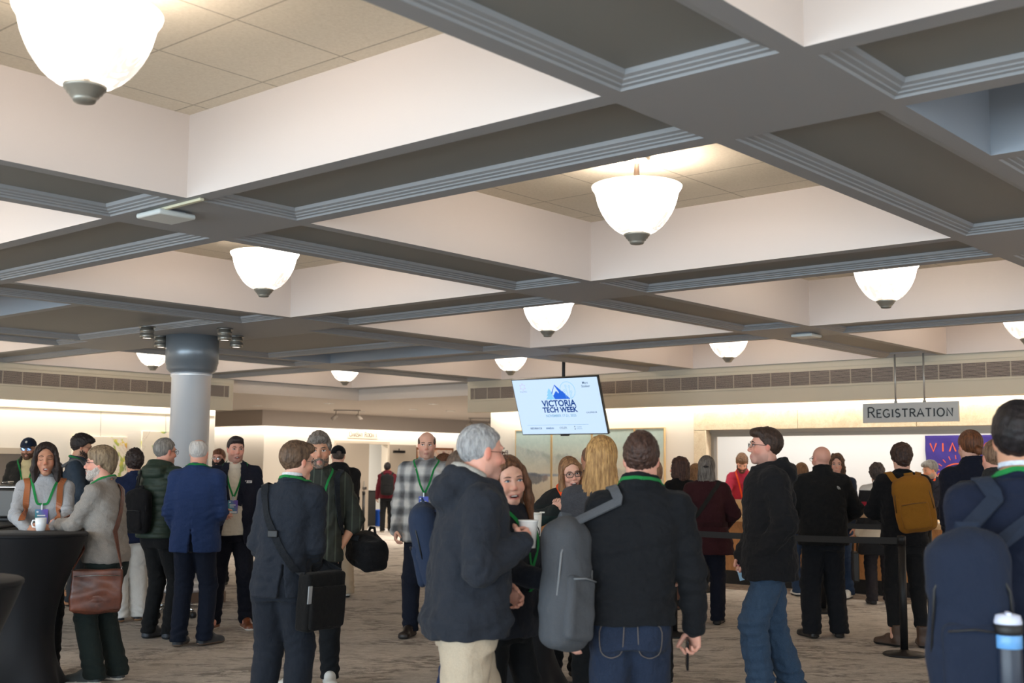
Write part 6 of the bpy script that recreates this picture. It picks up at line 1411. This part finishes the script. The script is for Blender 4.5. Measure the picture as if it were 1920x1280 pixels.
p = person('black_cap', 'person in black cap, black jacket and khaki trousers behind the pinstriped shirt', 634, 14.3, 1.80, 8, 'fair', bw=1.12, head=(-4, 2, 0), arms=('front', 'front'), top=dict(m=F((30, 31, 33)), g=.04, hem=.84, collar='hood', name='jacket', loose=.5), legs=dict(m=F((176, 160, 138)), g=.02, r=(.09, .075, .07)), shoes=dict(c=(206, 204, 198), sole=(36, 36, 38)), feet=((.0, .10, .1), (.02, -.13, -.1)), hair=H_('short', (60, 50, 44), t=.006, nape=-.06, fringe=0), cap=dict(c=(18, 18, 20), back=True), face=dict(show=False))
p = person('maroon_hoodie', 'distant person in a maroon hoodie with a black backpack facing the far door', None, None, 1.655, 0, 'tan', pos=(19.77, 21.0, 0), head=(-10, 0, 0), arms=((.06, .25, .86), 'front'), top=dict(m=F((108, 30, 44)), g=.03, hem=.86, collar='hood', name='hoodie', band=True), legs=dict(m=F((26, 28, 32)), g=.008), shoes=dict(c=(120, 112, 96), sole=(200, 194, 180)), hair=H_('short', (20, 18, 20), t=.022, nape=-.08), face=dict(show=False))
backpack(p, 'black backpack on the distant person in the maroon hoodie', F((34, 35, 38)), (-.23, 0, 1.19), (.15, .31, .48))
p = person('plaid', 'bald person in a loose grey and white plaid flannel shirt, hands low', 800, 11.1, 1.885, 174, 'fair', bw=1.08, head=(4, 2, 0), arms=((.08, .26, .88), (.10, -.24, .90)), top=dict(m=m_plaid(), g=.030, hem=.80, collar='shirt', name='flannel_shirt', loose=.55, fold=.007, sleevew=1.05), inner=dict(m=F((26, 28, 36)), g=.006, hem=.86, collar='crew', name='undershirt'), legs=dict(m=F((28, 34, 52)), g=.012), shoes=dict(c=(40, 34, 32), rough=.35), feet=((.0, .11, .2), (.02, -.12, -.2)),
           res=.006, hair=H_('horseshoe', (62, 48, 40), t=.009, top=.060, fx=.050), face=dict(stubble=(160, 126, 112), brow=(80, 60, 50), lips=(160, 92, 86), gaze=-.8))
lanyard(p, 'green lanyard with blue badge on the plaid flannel shirt', zb=1.22, badgec=((60, 80, 190), (50, 84, 180)))
p = person('brown_hair_far', 'long brown-haired person almost hidden behind the plaid shirt', 832, 13.2, 1.70, -30, 'fair', female=True, head=(-40, 8, 0), top=dict(m=F((60, 56, 54)), g=.02, hem=.84, name='top'), legs=dict(m=F(DARK)), shoes=dict(c=BLK), hair=H_('long', (70, 44, 30), len=-.16, front=False), face=dict(show=False))
p = person('sunglass_far', 'distant reddish-haired person with sunglasses pushed up, glimpsed past the plaid shirt', 853, 17.0, 1.64, 172, 'pink', top=dict(m=F((70, 74, 80)), g=.02, hem=.84, name='shirt', collar='shirt'), legs=dict(m=F(DARK)), shoes=dict(c=BLK), hair=H_('short', (86, 56, 42)), face=dict())
b = MB()
for sd in (1, -1): b.sphere((.088, sd*.034, .086), (.008, .026, .016), 12, 8); b.tube([(.085, sd*.058, .086), (.0, sd*.086, .03)], .003, 6)
me = b.mesh('sunglasses'); me.transform(Matrix.Translation([float(v) for v in p.hc]) @ frame_matrix((0, 0, 0), p.Rh[:, 0], p.Rh[:, 1], p.Rh[:, 2])); link('sunglasses', me, plain('shades', (20, 18, 20), .2), p.root)
# --- centre
p = person('jeans_hidden', 'person in blue jeans hidden behind the grey-haired man, only a leg and backpack showing', 872, 6.35, 1.64, -88, 'fair', arms=('front', 'front'), top=dict(m=F((50, 58, 74)), g=.02, hem=.84, name='jacket'), legs=dict(m=F((36, 52, 90)), g=.012), shoes=dict(c=DARK), feet=((-.16, .09, .0), (.15, -.09, 0)), hair=H_('short', (60, 48, 40)), face=dict(show=False))
backpack(p, 'navy blue backpack sticking out behind the grey-haired man in the hoodie', F((44, 58, 84), fscale=7), (-.195, -.02, 1.20), (.17, .30, .44), tilt=-12, straps=(1, -1))
p = person('hoodie', 'grey-haired person in a dark navy hoodie and beige trousers holding a white cup', 878, 5.15, 1.735, -76, 'pink', bw=1.04, belly=.03, lean=(.03, 0), head=(10, 3, 0), arms=((.20, .16, 1.02), (.19, -.16, 1.235)), poles=((-.6, .8, -.3), (-.7, -.45, -.6)), curl=(.5, .85), hdir=(None, (.62, .62, .35)), thumb=(None, (.1, .2, 1)), feet=((.10, .10, .0), (-.14, -.10, -.05)),
           top=dict(m=F((46, 50, 60), heather=.08), g=.034, hem=.835, collar='hood', name='hoodie', band=True, loose=.55, fold=.008, fscale=14, hood=1.15), legs=dict(m=F((178, 164, 144)), g=.018, r=(.094, .076, .070), fold=.007), shoes=dict(c=(90, 80, 70)), hair=H_('short', (122, 122, 124), c2=(176, 176, 176), t=.008, line=.070, fringe=0), glasses=dict(c=(80, 52, 44)), face=dict(brow=(130, 124, 120), stubble=(170, 140, 130)))
b = MB(); nb = V3(-.012, 0, 0)*p.s; rs_ = [nb+V3(.03+(-.01+.062*math.cos(a))*1.0, .074*math.sin(a), 1.525*p.s+(.028*(-math.cos(a)))+.004) for a in np.linspace(.9, 2*PI-.9, 20)]
b.tube(rs_, .026, 10); b.build('hood_lining', F((168, 166, 160), weave=160), p.root)
g_ = p.wr[1]+p.hf[1]*.085; cp = worn('paper_cup', 'white cup in the raised hand of the grey-haired man in the hoodie', 'cup', p, (g_[0]+.012, g_[1]+.045, g_[2]-.055))
b = MB(); b.lathe([(.0, 0), (.031, 0), (.042, .112), (.045, .114), (.045, .119), (.041, .117), (.030, .006), (.0, .006)], (g_[0]+.012, g_[1]+.045, g_[2]-.055), 28, False); sub(cp, 'cup_body', b.mesh('cup_body'), plain('paper_white', (226, 224, 220), .5)); done(cp)
p = person('brunette', 'laughing long-haired brunette in a dark grey fleece walking beside the hoodie man', 948, 5.75, 1.605, -122, 'fair', female=True, bw=1.04, head=(-42, 3, 6), arms=((.22, .15, 1.0), (.36, -.05, 1.10)), poles=((-.5, .8, -.3), (-.6, -.6, -.5)), curl=(.6, .6), feet=((.10, .09, 0), (-.12, -.09, 0)), res=.0048,
           top=dict(m=F((40, 44, 54), heather=.1), g=.026, hem=.82, collar='stand', name='fleece', loose=.5, fold=.006), legs=dict(m=F((18, 19, 22)), g=.004, r=(.088, .060, .048), name='leggings'), shoes=dict(c=BLK), hair=H_('long', (62, 40, 28), c2=(118, 80, 54), len=-.30, t=.013, fend=(.035, .085, -.27), line=.074), face=dict(mouth=.62, smile=1.0, lips=(190, 100, 96), brow=(84, 58, 44), iris='blue', gaze=.4))
lanyard(p, 'green lanyard on the laughing brunette in the fleece', badge=False, zb=1.05)
ph = p.wr[1]+p.hf[1]*.07; cp = worn('phone', 'dark phone in the hand of the laughing brunette', 'phone', p, ph); b = MB(); b.box((-.036, -.005, -.07), (.036, .005, .07), .004, frame_matrix(ph+V3(.0, .03, .0), (.7, -.7, 0), (.7, .7, 0), (0, 0, 1))); sub(cp, 'phone_body', b.mesh('phone_body'), plain('phone_black', (20, 20, 24), .2)); done(cp)
p = person('orange_lanyard', 'laughing woman with glasses and long light brown hair wearing an orange lanyard', 1062, 8.95, 1.635, -160, 'fair', female=True, bw=1.0, lean=(.05, 0), head=(-4, 6, 8), arms=((.28, .12, .98), (.30, -.21, 1.32)), poles=((-.5, .8, -.3), (-.3, -.8, -.6)), curl=(.5, .75), hdir=(None, (.1, .35, .92)), thumb=(None, (.5, .8, .2)), res=.0048,
           top=dict(m=m_bands('green_fade', [(0, (22, 44, 40)), (.57, (22, 42, 38)), (.60, (18, 26, 26)), (.64, (16, 17, 19))]), g=.024, hem=.82, collar='crew', name='sweater', loose=.5, sleevew=1.15), legs=dict(m=F(BLK), g=.008), shoes=dict(c=(44, 28, 24)), hair=H_('long', (106, 74, 52), c2=(164, 122, 84), len=-.30, t=.013, fend=(.05, .09, -.26), line=.072), glasses=dict(c=(40, 26, 24), w=.026, h=.0195, r=.0024), face=dict(mouth=.7, smile=1.0, lips=(192, 106, 100), brow=(96, 70, 54)))
lanyard(p, 'orange lanyard with blue badge on the laughing woman with glasses', c=ORANGE, zb=1.10, width=.022, badgec=((40, 110, 190), (40, 150, 180)))
p = person('blonde', 'person with very long straight blonde hair in a charcoal sweater, back to the camera', 1128, 6.4, 1.715, -6, 'fair', female=True, arms=('front', 'front'), top=dict(m=F((80, 82, 88), heather=.25), g=.024, hem=.83, collar='crew', name='sweater', loose=.6, sleevew=1.15), legs=dict(m=F((22, 23, 26)), g=.006, r=(.088, .062, .05)), shoes=dict(c=BLK), hair=H_('long', (138, 100, 60), c2=(212, 168, 108), len=-.40, t=.016, w=.098, front=False, rough=.004, freq=30, bands=90), face=dict(show=False))
p = person('bald_far', 'distant shaven-headed person glimpsed left of the blonde hair', 1106, 11.4, 1.765, 20, 'brown', top=dict(m=F((50, 50, 54)), g=.02, hem=.84, name='jacket'), legs=dict(m=F(DARK)), shoes=dict(c=BLK), hair=H_('short', (84, 62, 50), t=.004), face=dict(show=False))
p = person('black_hair_far', 'distant black-haired person between the laughing woman and the blonde', 1098, 13.6, 1.585, 30, 'tan', top=dict(m=F((34, 34, 38)), g=.02, hem=.84, name='jacket'), legs=dict(m=F(DARK)), shoes=dict(c=BLK), hair=H_('short', (22, 20, 20), t=.026, rough=.008), face=dict(show=False))
p = person('fleece_back', 'short-haired person in black fleece and blue jeans walking away from the camera', 1180, 5.25, 1.71, 2, 'pink', bw=1.06, head=(-4, 4, 0), lean=(0, -.045), arms=((.02, .27, .84), (.05, -.300, .80)), poles=((-.8, .6, -.2), (-.7, -.7, -.2)), curl=(.5, .75), thumb=(None, (.8, .5, 0)), feet=((-.06, .09, .0), (.12, -.10, -.1)),
           top=dict(m=F((26, 28, 33), heather=.06), g=.028, hem=.895, collar='mock', ch=.045, name='fleece', loose=.45, fold=.007, fscale=13), legs=dict(m=F((42, 54, 78), heather=.2, fold=.55), g=.012, r=(.092, .072, .064), top=1.0, name='jeans', pockets=True), shoes=dict(c=DARK), hair=H_('short', (46, 32, 28), c2=(82, 58, 48), t=.013, nape=-.05, rough=.003), face=dict(show=False, scalp=(120, 88, 76), scalp_a=.35))
lanyard(p, 'shiny green lanyard around the collar of the black fleece', badge=False, width=.017)
bp_ = F((92, 96, 102), fscale=6)
RB = rot(math.radians(48), math.radians(6), math.radians(9))
backpack(p, 'slate grey backpack hanging off the left shoulder of the black fleece', bp_, (-.13, .285, 1.07), (.20, .22, .54), R=RB, straps=(1,), ms=plain('zip_grey', (120, 124, 128), .5), strapm=F((104, 108, 114), fscale=6), sw=.042)
ph = p.wr[1]+p.hf[1]*.095; cp = worn('phone', 'dark phone in the lowered right hand of the black fleece man', 'phone', p, ph); b = MB(); b.box((-.036, -.005, -.065), (.036, .005, .065), .004, frame_matrix(ph+V3(.0, .035, -.02), (1, 0, .2), (0, 1, 0), (-.2, 0, 1))); sub(cp, 'phone_body', b.mesh('phone_body'), plain('phone_black', (20, 20, 24), .2)); done(cp)
p = person('grey_knit_far', 'person in a light grey knit hidden behind the black fleece', 1222, 8.6, 1.62, 10, 'fair', female=True, bw=1.05, top=dict(m=F((150, 148, 144), heather=.2), g=.024, hem=.84, name='jumper'), legs=dict(m=F(DARK)), shoes=dict(c=BLK), hair=H_('short', (90, 66, 50)), face=dict(show=False))
p = person('black_top', 'woman with shoulder-length dark wavy hair in a black top, turned left in the queue', 1275, 13.4, 1.685, 32, 'fair', female=True, head=(38, 2, 0), arms=('front', 'front'), top=dict(m=F((20, 20, 23)), g=.022, hem=.82, name='top', collar='crew'), legs=dict(m=F(DARK)), shoes=dict(c=(90, 52, 40), boot=.16), hair=H_('wavy', (48, 32, 28), c2=(84, 56, 46), len=-.15, rough=.006), face=dict(smile=.5))
p = person('brown_far', 'brown-haired person with a light scarf in the queue behind the maroon coat', 1304, 15.2, 1.625, -20, 'fair', female=True, head=(-20, 12, 0), top=dict(m=F((110, 114, 120)), g=.022, hem=.82, name='top', collar='turtle'), legs=dict(m=F(DARK)), shoes=dict(c=BLK), hair=H_('long', (104, 74, 50), c2=(150, 110, 74), len=-.14, front=False), face=dict(show=False))
p = person('maroon_coat', 'person in a belted maroon coat, long grey hair held by a clip', 1325, 12.1, 1.68, -4, 'fair', female=True, bw=1.16, arms=((.18, .16, 1.0), (.18, -.16, 1.0)), poles=((-.6, .9, -.2), (-.6, -.9, -.2)), top=dict(m=F((62, 24, 30)), g=.030, hem=.73, flare=.05, collar='crew', name='coat', loose=.3, fold=.005), legs=dict(m=F((22, 26, 42)), g=.012, r=(.088, .070, .062)), shoes=dict(c=(28, 26, 26), rough=.3), hair=H_('half', (74, 66, 60), c2=(132, 124, 116), len=-.22, rough=.004, freq=26, clip=True, t=.018), face=dict(show=False))
cb = worn('crossbody_strap', 'dark strap of a crossbody bag over the maroon coat', 'bag strap', p, (-.1, 0, 1.2)); pp, nn = drape(p, [V3(.04, -.10, 1.46)*p.s, V3(-.05, -.10, 1.45)*p.s, V3(-.13, -.05, 1.34)*p.s, V3(-.14, .06, 1.18)*p.s, V3(-.12, .17, 1.04)*p.s, V3(.0, .22, .96)*p.s], .004, 6); b = MB(); b.ribbon(pp, nn, .040, .004); sub(cb, 'strap', b.mesh('strap'), F((40, 40, 38))); done(cb)
b = MB(); pp, nn = drape(p, [V3(-.2*math.cos(a), .2*math.sin(a), 1.04)*p.s for a in np.linspace(-1.7, 1.7, 9)], .004, 4); b.ribbon(pp, nn, .045, .006); b.build('coat_belt', F((54, 20, 26)), p.root)
# --- staff
p = person('red_polo', 'bearded registration clerk in a red polo and orange lanyard looking down at a laptop', None, None, 1.80, 178, 'fair', pos=np.array([16.05, on(1393, 900, u=16.05)[1], 0]), lean=(.19, .0), head=(6, 38, 0), arms=((.50, .13, 1.01), (.50, -.13, 1.01)), poles=((-.5, .8, .2), (-.5, -.8, .2)), curl=(.6, .6), hdir=((1, -.2, -.15), (1, .2, -.15)), top=dict(m=F((156, 42, 66), heather=.08), g=.014, hem=.86, collar='polo', sleeve='short', name='polo_shirt'), legs=dict(m=F(DARK)), shoes=dict(c=BLK), hair=H_('short', (78, 56, 42), c2=(130, 98, 72), t=.028, fringe=.016, rough=.006), beard=dict(c=(66, 46, 36), g=.010), face=dict(brow=(66, 46, 36)))
lanyard(p, 'orange lanyard with purple badge on the red polo', c=ORANGE, zb=1.10, width=.024)
p = person('navy_staff', 'grey-haired clerk in a navy blazer and orange lanyard behind the counter, facing left', None, None, 1.70, 128, 'tan', pos=np.array([15.95, on(1757, 900, u=15.95)[1], 0]), lean=(.06, 0), head=(-6, 14, 0), arms=((.36, .10, .97), (.30, -.14, .98)), curl=(.6, .6), top=dict(m=F((24, 27, 42)), g=.028, hem=.80, collar='lapel', name='blazer', open=[(.7, .05), (1.2, .04), (1.5, .05), (1.6, .05)], cufftrim=F((220, 200, 196))), inner=dict(m=F((220, 196, 190)), g=.008, hem=.86, collar='shirt', name='shirt'), legs=dict(m=F(DARK)), shoes=dict(c=BLK), hair=H_('short', (84, 82, 80), c2=(140, 138, 134), t=.020, fringe=.008), beard=dict(c=(110, 104, 98), g=.003), face=dict(stubble=(120, 104, 96), brow=(50, 44, 40)))
lanyard(p, 'orange lanyard on the clerk in the navy blazer', c=ORANGE, badge=False, width=.026)
# --- right
p = person('black_coat', 'person with glasses in a black hooded coat and blue jeans, in left profile', 1440, 8.15, 1.835, 98, 'pink', bw=1.04, head=(6, -4, 0), arms=((.07, .165, .955), (.155, -.05, .915)), poles=((-.7, .7, -.2), (-.5, -.8, -.2)), hdir=((.05, -.1, -1), (.25, .15, -1)), curl=(.5, .8), feet=((.10, .09, .0), (-.13, -.09, -.1)), res=.0055,
           top=dict(m=F((25, 26, 29), spec=.25), g=.044, hem=.775, collar='hood', name='coat', loose=.75, fold=.008, fscale=13, hood=.95), legs=dict(m=F((64, 88, 116), heather=.18, fold=.5), g=.016, r=(.092, .076, .070), fold=.008, name='jeans'), shoes=dict(c=BLK), hair=H_('short', (46, 34, 28), c2=(70, 52, 42), t=.015, fringe=.007, rough=.002, line=.070), glasses=dict(c=(26, 24, 28), h=.0145), face=dict(stubble=(130, 108, 102), brow=(50, 38, 32), iris='blue', lips=(176, 116, 108)))
q = p.wr[1]+p.hf[1]*.10; cp = worn('leaflet', 'folded colourful leaflet in the hand of the black coat man at his pocket', 'leaflet', p, (q[0]-.005, q[1]+.035, q[2]-.06)); b = MB(); b.box((-.033, -.003, -.055), (.033, .003, .055), 0, frame_matrix((q[0]-.005, q[1]+.035, q[2]-.01), (.95, .1, -.25), (-.1, 1, 0), (.25, 0, .95))); lf = NT('leaflet_print'); tc = lf.n('ShaderNodeTexCoord'); sp = lf.n('ShaderNodeSeparateXYZ'); lf.l(tc.outputs['Generated'], sp.inputs[0]); lf.base(lf.ramp(sp.outputs['Z'], [(.0, (150, 186, 210)), (.5, (222, 226, 230)), (.62, (196, 60, 84)), (.72, (236, 214, 120)), (.8, (190, 60, 90)), (.9, (226, 226, 230))], 'CONSTANT')); sub(cp, 'sheet', b.mesh('sheet'), lf.m); done(cp)
p = person('bald_back', 'bald person in a black jacket with small white shoulder mark, seen from behind', 1541, 11.25, 1.785, 12, 'pink', bw=1.14, belly=.03, head=(24, 3, 0), arms=((.18, .14, 1.02), (.20, -.17, 1.03)), poles=((-.5, .9, -.2), (-.5, -.9, -.2)), feet=((-.04, .13, .35), (.02, -.13, -.12)), top=dict(m=F((25, 25, 27)), g=.034, hem=.835, collar='mock', name='jacket', loose=.6, ch=.055), legs=dict(m=F((27, 29, 35)), g=.018, r=(.092, .076, .068)), shoes=dict(c=(26, 24, 24), rough=.3), glasses=dict(c=(22, 22, 24)), face=dict(scalp=(206, 160, 142), scalp_a=.2, stubble=(170, 130, 118)))
b = MB(); 
for r in (.012, .020, .028):
    pp, nn = drape(p, [V3(-.2, -.105-r*math.cos(a), 1.345+r*math.sin(a))*p.s for a in np.linspace(0, PI/2, 6)], .003, 2); b.ribbon(pp, nn, .0045, .001)
b.build('shoulder_mark', plain('mark_white', (176, 176, 172), .6), p.root)
p = person('brown_behind_bald', 'brown-haired person in jeans at the counter, hidden left of the bald man', 1503, 14.9, 1.64, 14, 'fair', female=True, top=dict(m=F((60, 54, 52)), g=.022, hem=.82, name='top'), legs=dict(m=F((58, 78, 108)), g=.01), shoes=dict(c=(214, 210, 204)), feet=((.0, .09, 0), (.0, -.09, 0)), hair=H_('bob', (98, 68, 48), c2=(146, 106, 72), len=-.12), face=dict(show=False))
p = person('curly_face', 'long curly brown-haired person facing us over the shoulder of the bald man', 1570, 14.7, 1.745, 158, 'fair', head=(22, 0, 0), arms=('hang', 'hang'), top=dict(m=F((52, 62, 80)), g=.022, hem=.82, name='shirt', collar='shirt'), legs=dict(m=F((52, 72, 104)), g=.012), shoes=dict(c=(214, 212, 206)), hair=H_('wavy', (62, 44, 34), c2=(118, 86, 62), len=-.19, t=.026, rough=.008), face=dict(brow=(60, 44, 36)))
p = person('striped_coat', 'dark curly-haired person in a red, tan and black colour-block coat', 1645, 14.05, 1.625, 6, 'tan', female=True, bw=1.06, head=(-10, 8, 0), arms=((.04, .25, .80), (.25, -.12, 1.0)), top=dict(m=m_bands('colour_block', [(0, (22, 22, 26)), (.385, (22, 22, 26)), (.386, (206, 192, 172)), (.440, (24, 24, 28)), (.500, (176, 142, 108)), (.565, (150, 28, 44)), (.59, (24, 24, 28)), (.66, (214, 212, 208))]), g=.034, hem=.62, flare=.03, collar='turtle', name='coat', loose=.6), legs=dict(m=F((56, 50, 54)), g=.014), shoes=dict(c=BLK), hair=H_('short', (46, 38, 36), c2=(86, 76, 72), t=.034, rough=.010, kf=120), face=dict(show=False))
tb = worn('tote_bag', 'flat black tote bag hanging from the hand of the colour-block coat', 'bag', p, (.02, .27, .26)); b = MB(); b.box((-.13, .24, .26), (.17, .31, .60), .015); sub(tb, 'bag_body', b.mesh('bag_body'), plain('tote_black', (24, 24, 24), .45))
for yy in (.25, .30):
    b = MB(); b.tube([V3(-.06, yy, .59), V3(-.04, yy*.98, .70), p.wr[0]+V3(0, yy-.275, -.06), V3(.08, yy*.98, .70), V3(.10, yy, .59)], .006, 6); sub(tb, 'strap', b.mesh('strap'), plain('tote_black', (24, 24, 24), .45))
done(tb)
p = person('mustard', 'wavy dark-haired person in black with brown boots wearing a mustard backpack', 1692, 10.75, 1.79, 10, 'fair', bw=1.06, head=(4, 6, 0), arms=((.24, .06, 1.06), (.26, -.08, 1.02)), poles=((-.3, 1, -.25), (-.3, -1, -.25)), feet=((-.04, .11, .75), (-.06, -.12, -.1)), top=dict(m=F((22, 22, 25)), g=.030, hem=.86, collar='crew', name='jacket', loose=.5), legs=dict(m=F((28, 28, 30)), g=.006, r=(.088, .064, .046), hem=.16), shoes=dict(c=(74, 54, 42), boot=.10, sole=(30, 26, 24)), hair=H_('mop', (44, 32, 28), c2=(76, 54, 44), t=.022, rough=.006, nape=-.11), face=dict(show=False))
backpack(p, 'mustard brown corduroy backpack on the wavy-haired man in black', F((136, 90, 26), fscale=8), (-.255, -.045, 1.225), (.19, .33, .48), R=rot(math.radians(-10), math.radians(-4), math.radians(-9)), ms=plain('zip_mustard', (96, 62, 18), .5))
p = person('bun', 'tall person with brown hair tied in a bun and a navy jacket', 1822, 9.1, 1.865, 20, 'fair', bw=1.0, head=(8, 2, 0), arms=('front', 'front'), top=dict(m=F((24, 28, 46)), g=.026, hem=.84, collar='stand', name='jacket'), legs=dict(m=F(DARK)), shoes=dict(c=BLK), hair=H_('bun', (74, 44, 28), c2=(128, 80, 50), t=.012, bz=-.030), face=dict(stubble=(110, 80, 68)))
p = person('grey_jacket', 'balding person in a dark grey jacket just behind the foreground backpack wearer', 1868, 7.6, 1.755, 8, 'pink', bw=1.12, head=(14, 2, 0), arms=('front', 'front'), top=dict(m=F((50, 50, 50)), g=.034, hem=.83, collar='stand', name='jacket', loose=.5), legs=dict(m=F(DARK)), shoes=dict(c=BLK), hair=H_('short', (86, 62, 48), c2=(146, 116, 92), t=.008, line=.05), face=dict(show=False))
p = person('foreground', 'nearest person at the right edge with dark hair, navy sweater and big navy backpack', 1914, 4.0, 1.775, 8, 'tan', bw=1.08, head=(-6, 2, 0), arms=('front', 'hang'), top=dict(m=F((24, 34, 58)), g=.028, hem=.86, collar='crew', name='sweater', loose=.5), legs=dict(m=F(DARK)), shoes=dict(c=BLK), hair=H_('short', (18, 16, 18), c2=(36, 30, 32), t=.020, nape=-.09, rough=.002), face=dict(show=False))
b = MB(); nb = V3(-.012, 0, 0); b.ribbon([nb+V3(.072*math.cos(a)-.003, .070*math.sin(a), 1.540*p.s-.012*math.cos(a)) for a in np.linspace(.5, 2*PI-.5, 22)], [(math.cos(a), math.sin(a), 0) for a in np.linspace(.5, 2*PI-.5, 22)], .015, .006); b.build('shirt_collar', F((196, 206, 220), weave=60), p.root)
lanyard(p, 'green lanyard at the nape of the nearest person at the right edge', badge=False, width=.018)
o = backpack(p, 'large navy backpack of the nearest person, water bottle in its side pocket', F((34, 46, 68), fscale=6), (-.275, .200, 1.03), (.22, .25, .60), R=rot(0, math.radians(-3)), strapm=F((40, 52, 72), fscale=6))
q = V3(-.385, .105, .905)*p.s; wb = worn('water_bottle', 'water bottle with blue band and white lid in the big navy backpack', 'bottle', p, q+V3(0, 0, -.10))
b = MB(); b.lathe([(.036, -.10), (.038, -.09), (.038, .135), (.036, .14)], q, 28); sub(wb, 'bottle_body', b.mesh('bottle_body'), plain('bottle_dark', (26, 36, 54), .35)); b = MB(); b.lathe([(.0385, .095), (.0395, .097), (.0395, .133), (.0385, .135)], q, 28); sub(wb, 'band', b.mesh('band'), plain('bottle_blue', (96, 156, 214), .3)); b = MB(); b.lathe([(.040, .138), (.042, .142), (.042, .165), (.038, .168)], q, 28); sub(wb, 'collar', b.mesh('collar'), black_satin)
b = MB(); b.lathe([(.040, .166), (.041, .172), (.036, .192), (.02, .197), (.001, .197)], q, 28); b.box(q+V3(-.03, -.008, .190), q+V3(.02, .008, .203), .004); sub(wb, 'lid', b.mesh('lid'), plain('bottle_lid', (206, 214, 236), .35)); done(wb)
LP_UP, LP_COVE, LP_OFF, LP_HALL, LP_DAY, LP_WORLD, EXPO = 52, 8.0, 130, 180, 1450, .76, 0.40
# ------------------------------------------------------------------ light
def light(kind, name, loc, energy, col, size=None, rotm=None, sy=None, spread=None):
    l = bpy.data.lights.new(name, kind); l.energy = energy; l.color = lin(col)[:3]
    if kind == 'AREA':
        l.shape = 'RECTANGLE'; l.size = size; l.size_y = sy or size
        if spread: l.spread = spread
    elif size: l.shadow_soft_size = size
    o = bpy.data.objects.new(name, l); COL.objects.link(o); o.location = Vector([float(q) for q in loc])
    if rotm is not None: o.rotation_euler = rotm
    return o
for (x_, y_) in LAMPS:
    light('POINT', 'pendant_bulb', (x_, y_, 3.385), LP_UP, (255, 240, 224), .06)
for i in range(-2, 4):
    for j in range(-2, 4):
        if (j in (2, -1) and i in (1, 2)) or any(a == i and c == j for a, c, _ in PEND): continue
        light('POINT', 'pendant_bulb', (U0+i*PU+CA/2, V0+j*PV+CB/2, 3.25), LP_UP*.6, (255, 240, 224), .15)
# cove tubes behind the soffits, washing the walls
light('AREA', 'cove_tube', ((ULO+12.3)/2, VW-.14, 2.66), LP_COVE*20, (255, 246, 234), 20.5, (math.radians(-14), 0, 0), .08)
light('AREA', 'cove_tube', (UW-.14, 4.0, 2.66), LP_COVE*20, (255, 245, 230), .08, (0, math.radians(14), 0), 20)
light('AREA', 'cove_tube', (27, VO+.40, 2.60), LP_COVE*16, (255, 246, 234), 20, (math.radians(-10), 0, 0), .08)
light('AREA', 'cove_tube', (UC+.36, 31.5, 2.60), LP_COVE*15, (255, 246, 234), .08, (0, math.radians(10), 0), 19)
# office lights
light('AREA', 'office_light', ((UW+ru)/2+.2, 4.0, 2.84), LP_OFF, (255, 250, 242), 1.2, (0, 0, 0), 14)
light('AREA', 'meeting_room_light', (DU1-.3, VO+2.4, 2.75), 120, (255, 252, 246), 2.2, (0, 0, 0), 1.6)
light('AREA', 'hall_light', (19, 18.6, ZH-.02), LP_HALL, (255, 242, 226), 5, (0, 0, 0), 2)
# daylight through the glazed front on the left and behind the camera
light('AREA', 'daylight_window', (ULO-.1, 3.0, 1.55), LP_DAY, (208, 229, 243), 20, (0, math.radians(-90), 0), 2.9).rotation_euler = (math.radians(90), 0, math.radians(-90))
light('AREA', 'daylight_window', (2.0, -8.6, 1.55), LP_DAY*.25, (214, 230, 243), 16, (math.radians(90), 0, 0), 2.8)
wd = bpy.data.worlds.new('World'); SC.world = wd; wd.use_nodes = True; bg = wd.node_tree.nodes['Background']; bg.inputs['Color'].default_value = lin((220, 232, 243)); bg.inputs['Strength'].default_value = LP_WORLD
# ------------------------------------------------------------------ camera
cam = bpy.data.cameras.new('camera'); co = bpy.data.objects.new('camera', cam); COL.objects.link(co)
cam.sensor_width = 36; cam.lens = FPX*36/1920; cam.clip_end = 200; cam.clip_start = .05
m = Matrix.Identity(4)
for r in range(3): m[r][0], m[r][1], m[r][2] = float(CR[r]), float(CU[r]), float(-CF[r])
m[2][3] = CAMH; co.matrix_world = m
cam.dof.use_dof = True; cam.dof.focus_distance = 9.0; cam.dof.aperture_fstop = 3.2
SC.camera = co
vs_ = SC.view_settings; vs_.view_transform = 'Standard'; vs_.look = 'None'; vs_.gamma = 1; vs_.use_curve_mapping = False; vs_.exposure = EXPO
SC.cycles.max_bounces = 8; SC.cycles.diffuse_bounces = 4; SC.cycles.transparent_max_bounces = 12; SC.cycles.sample_clamp_indirect = 6
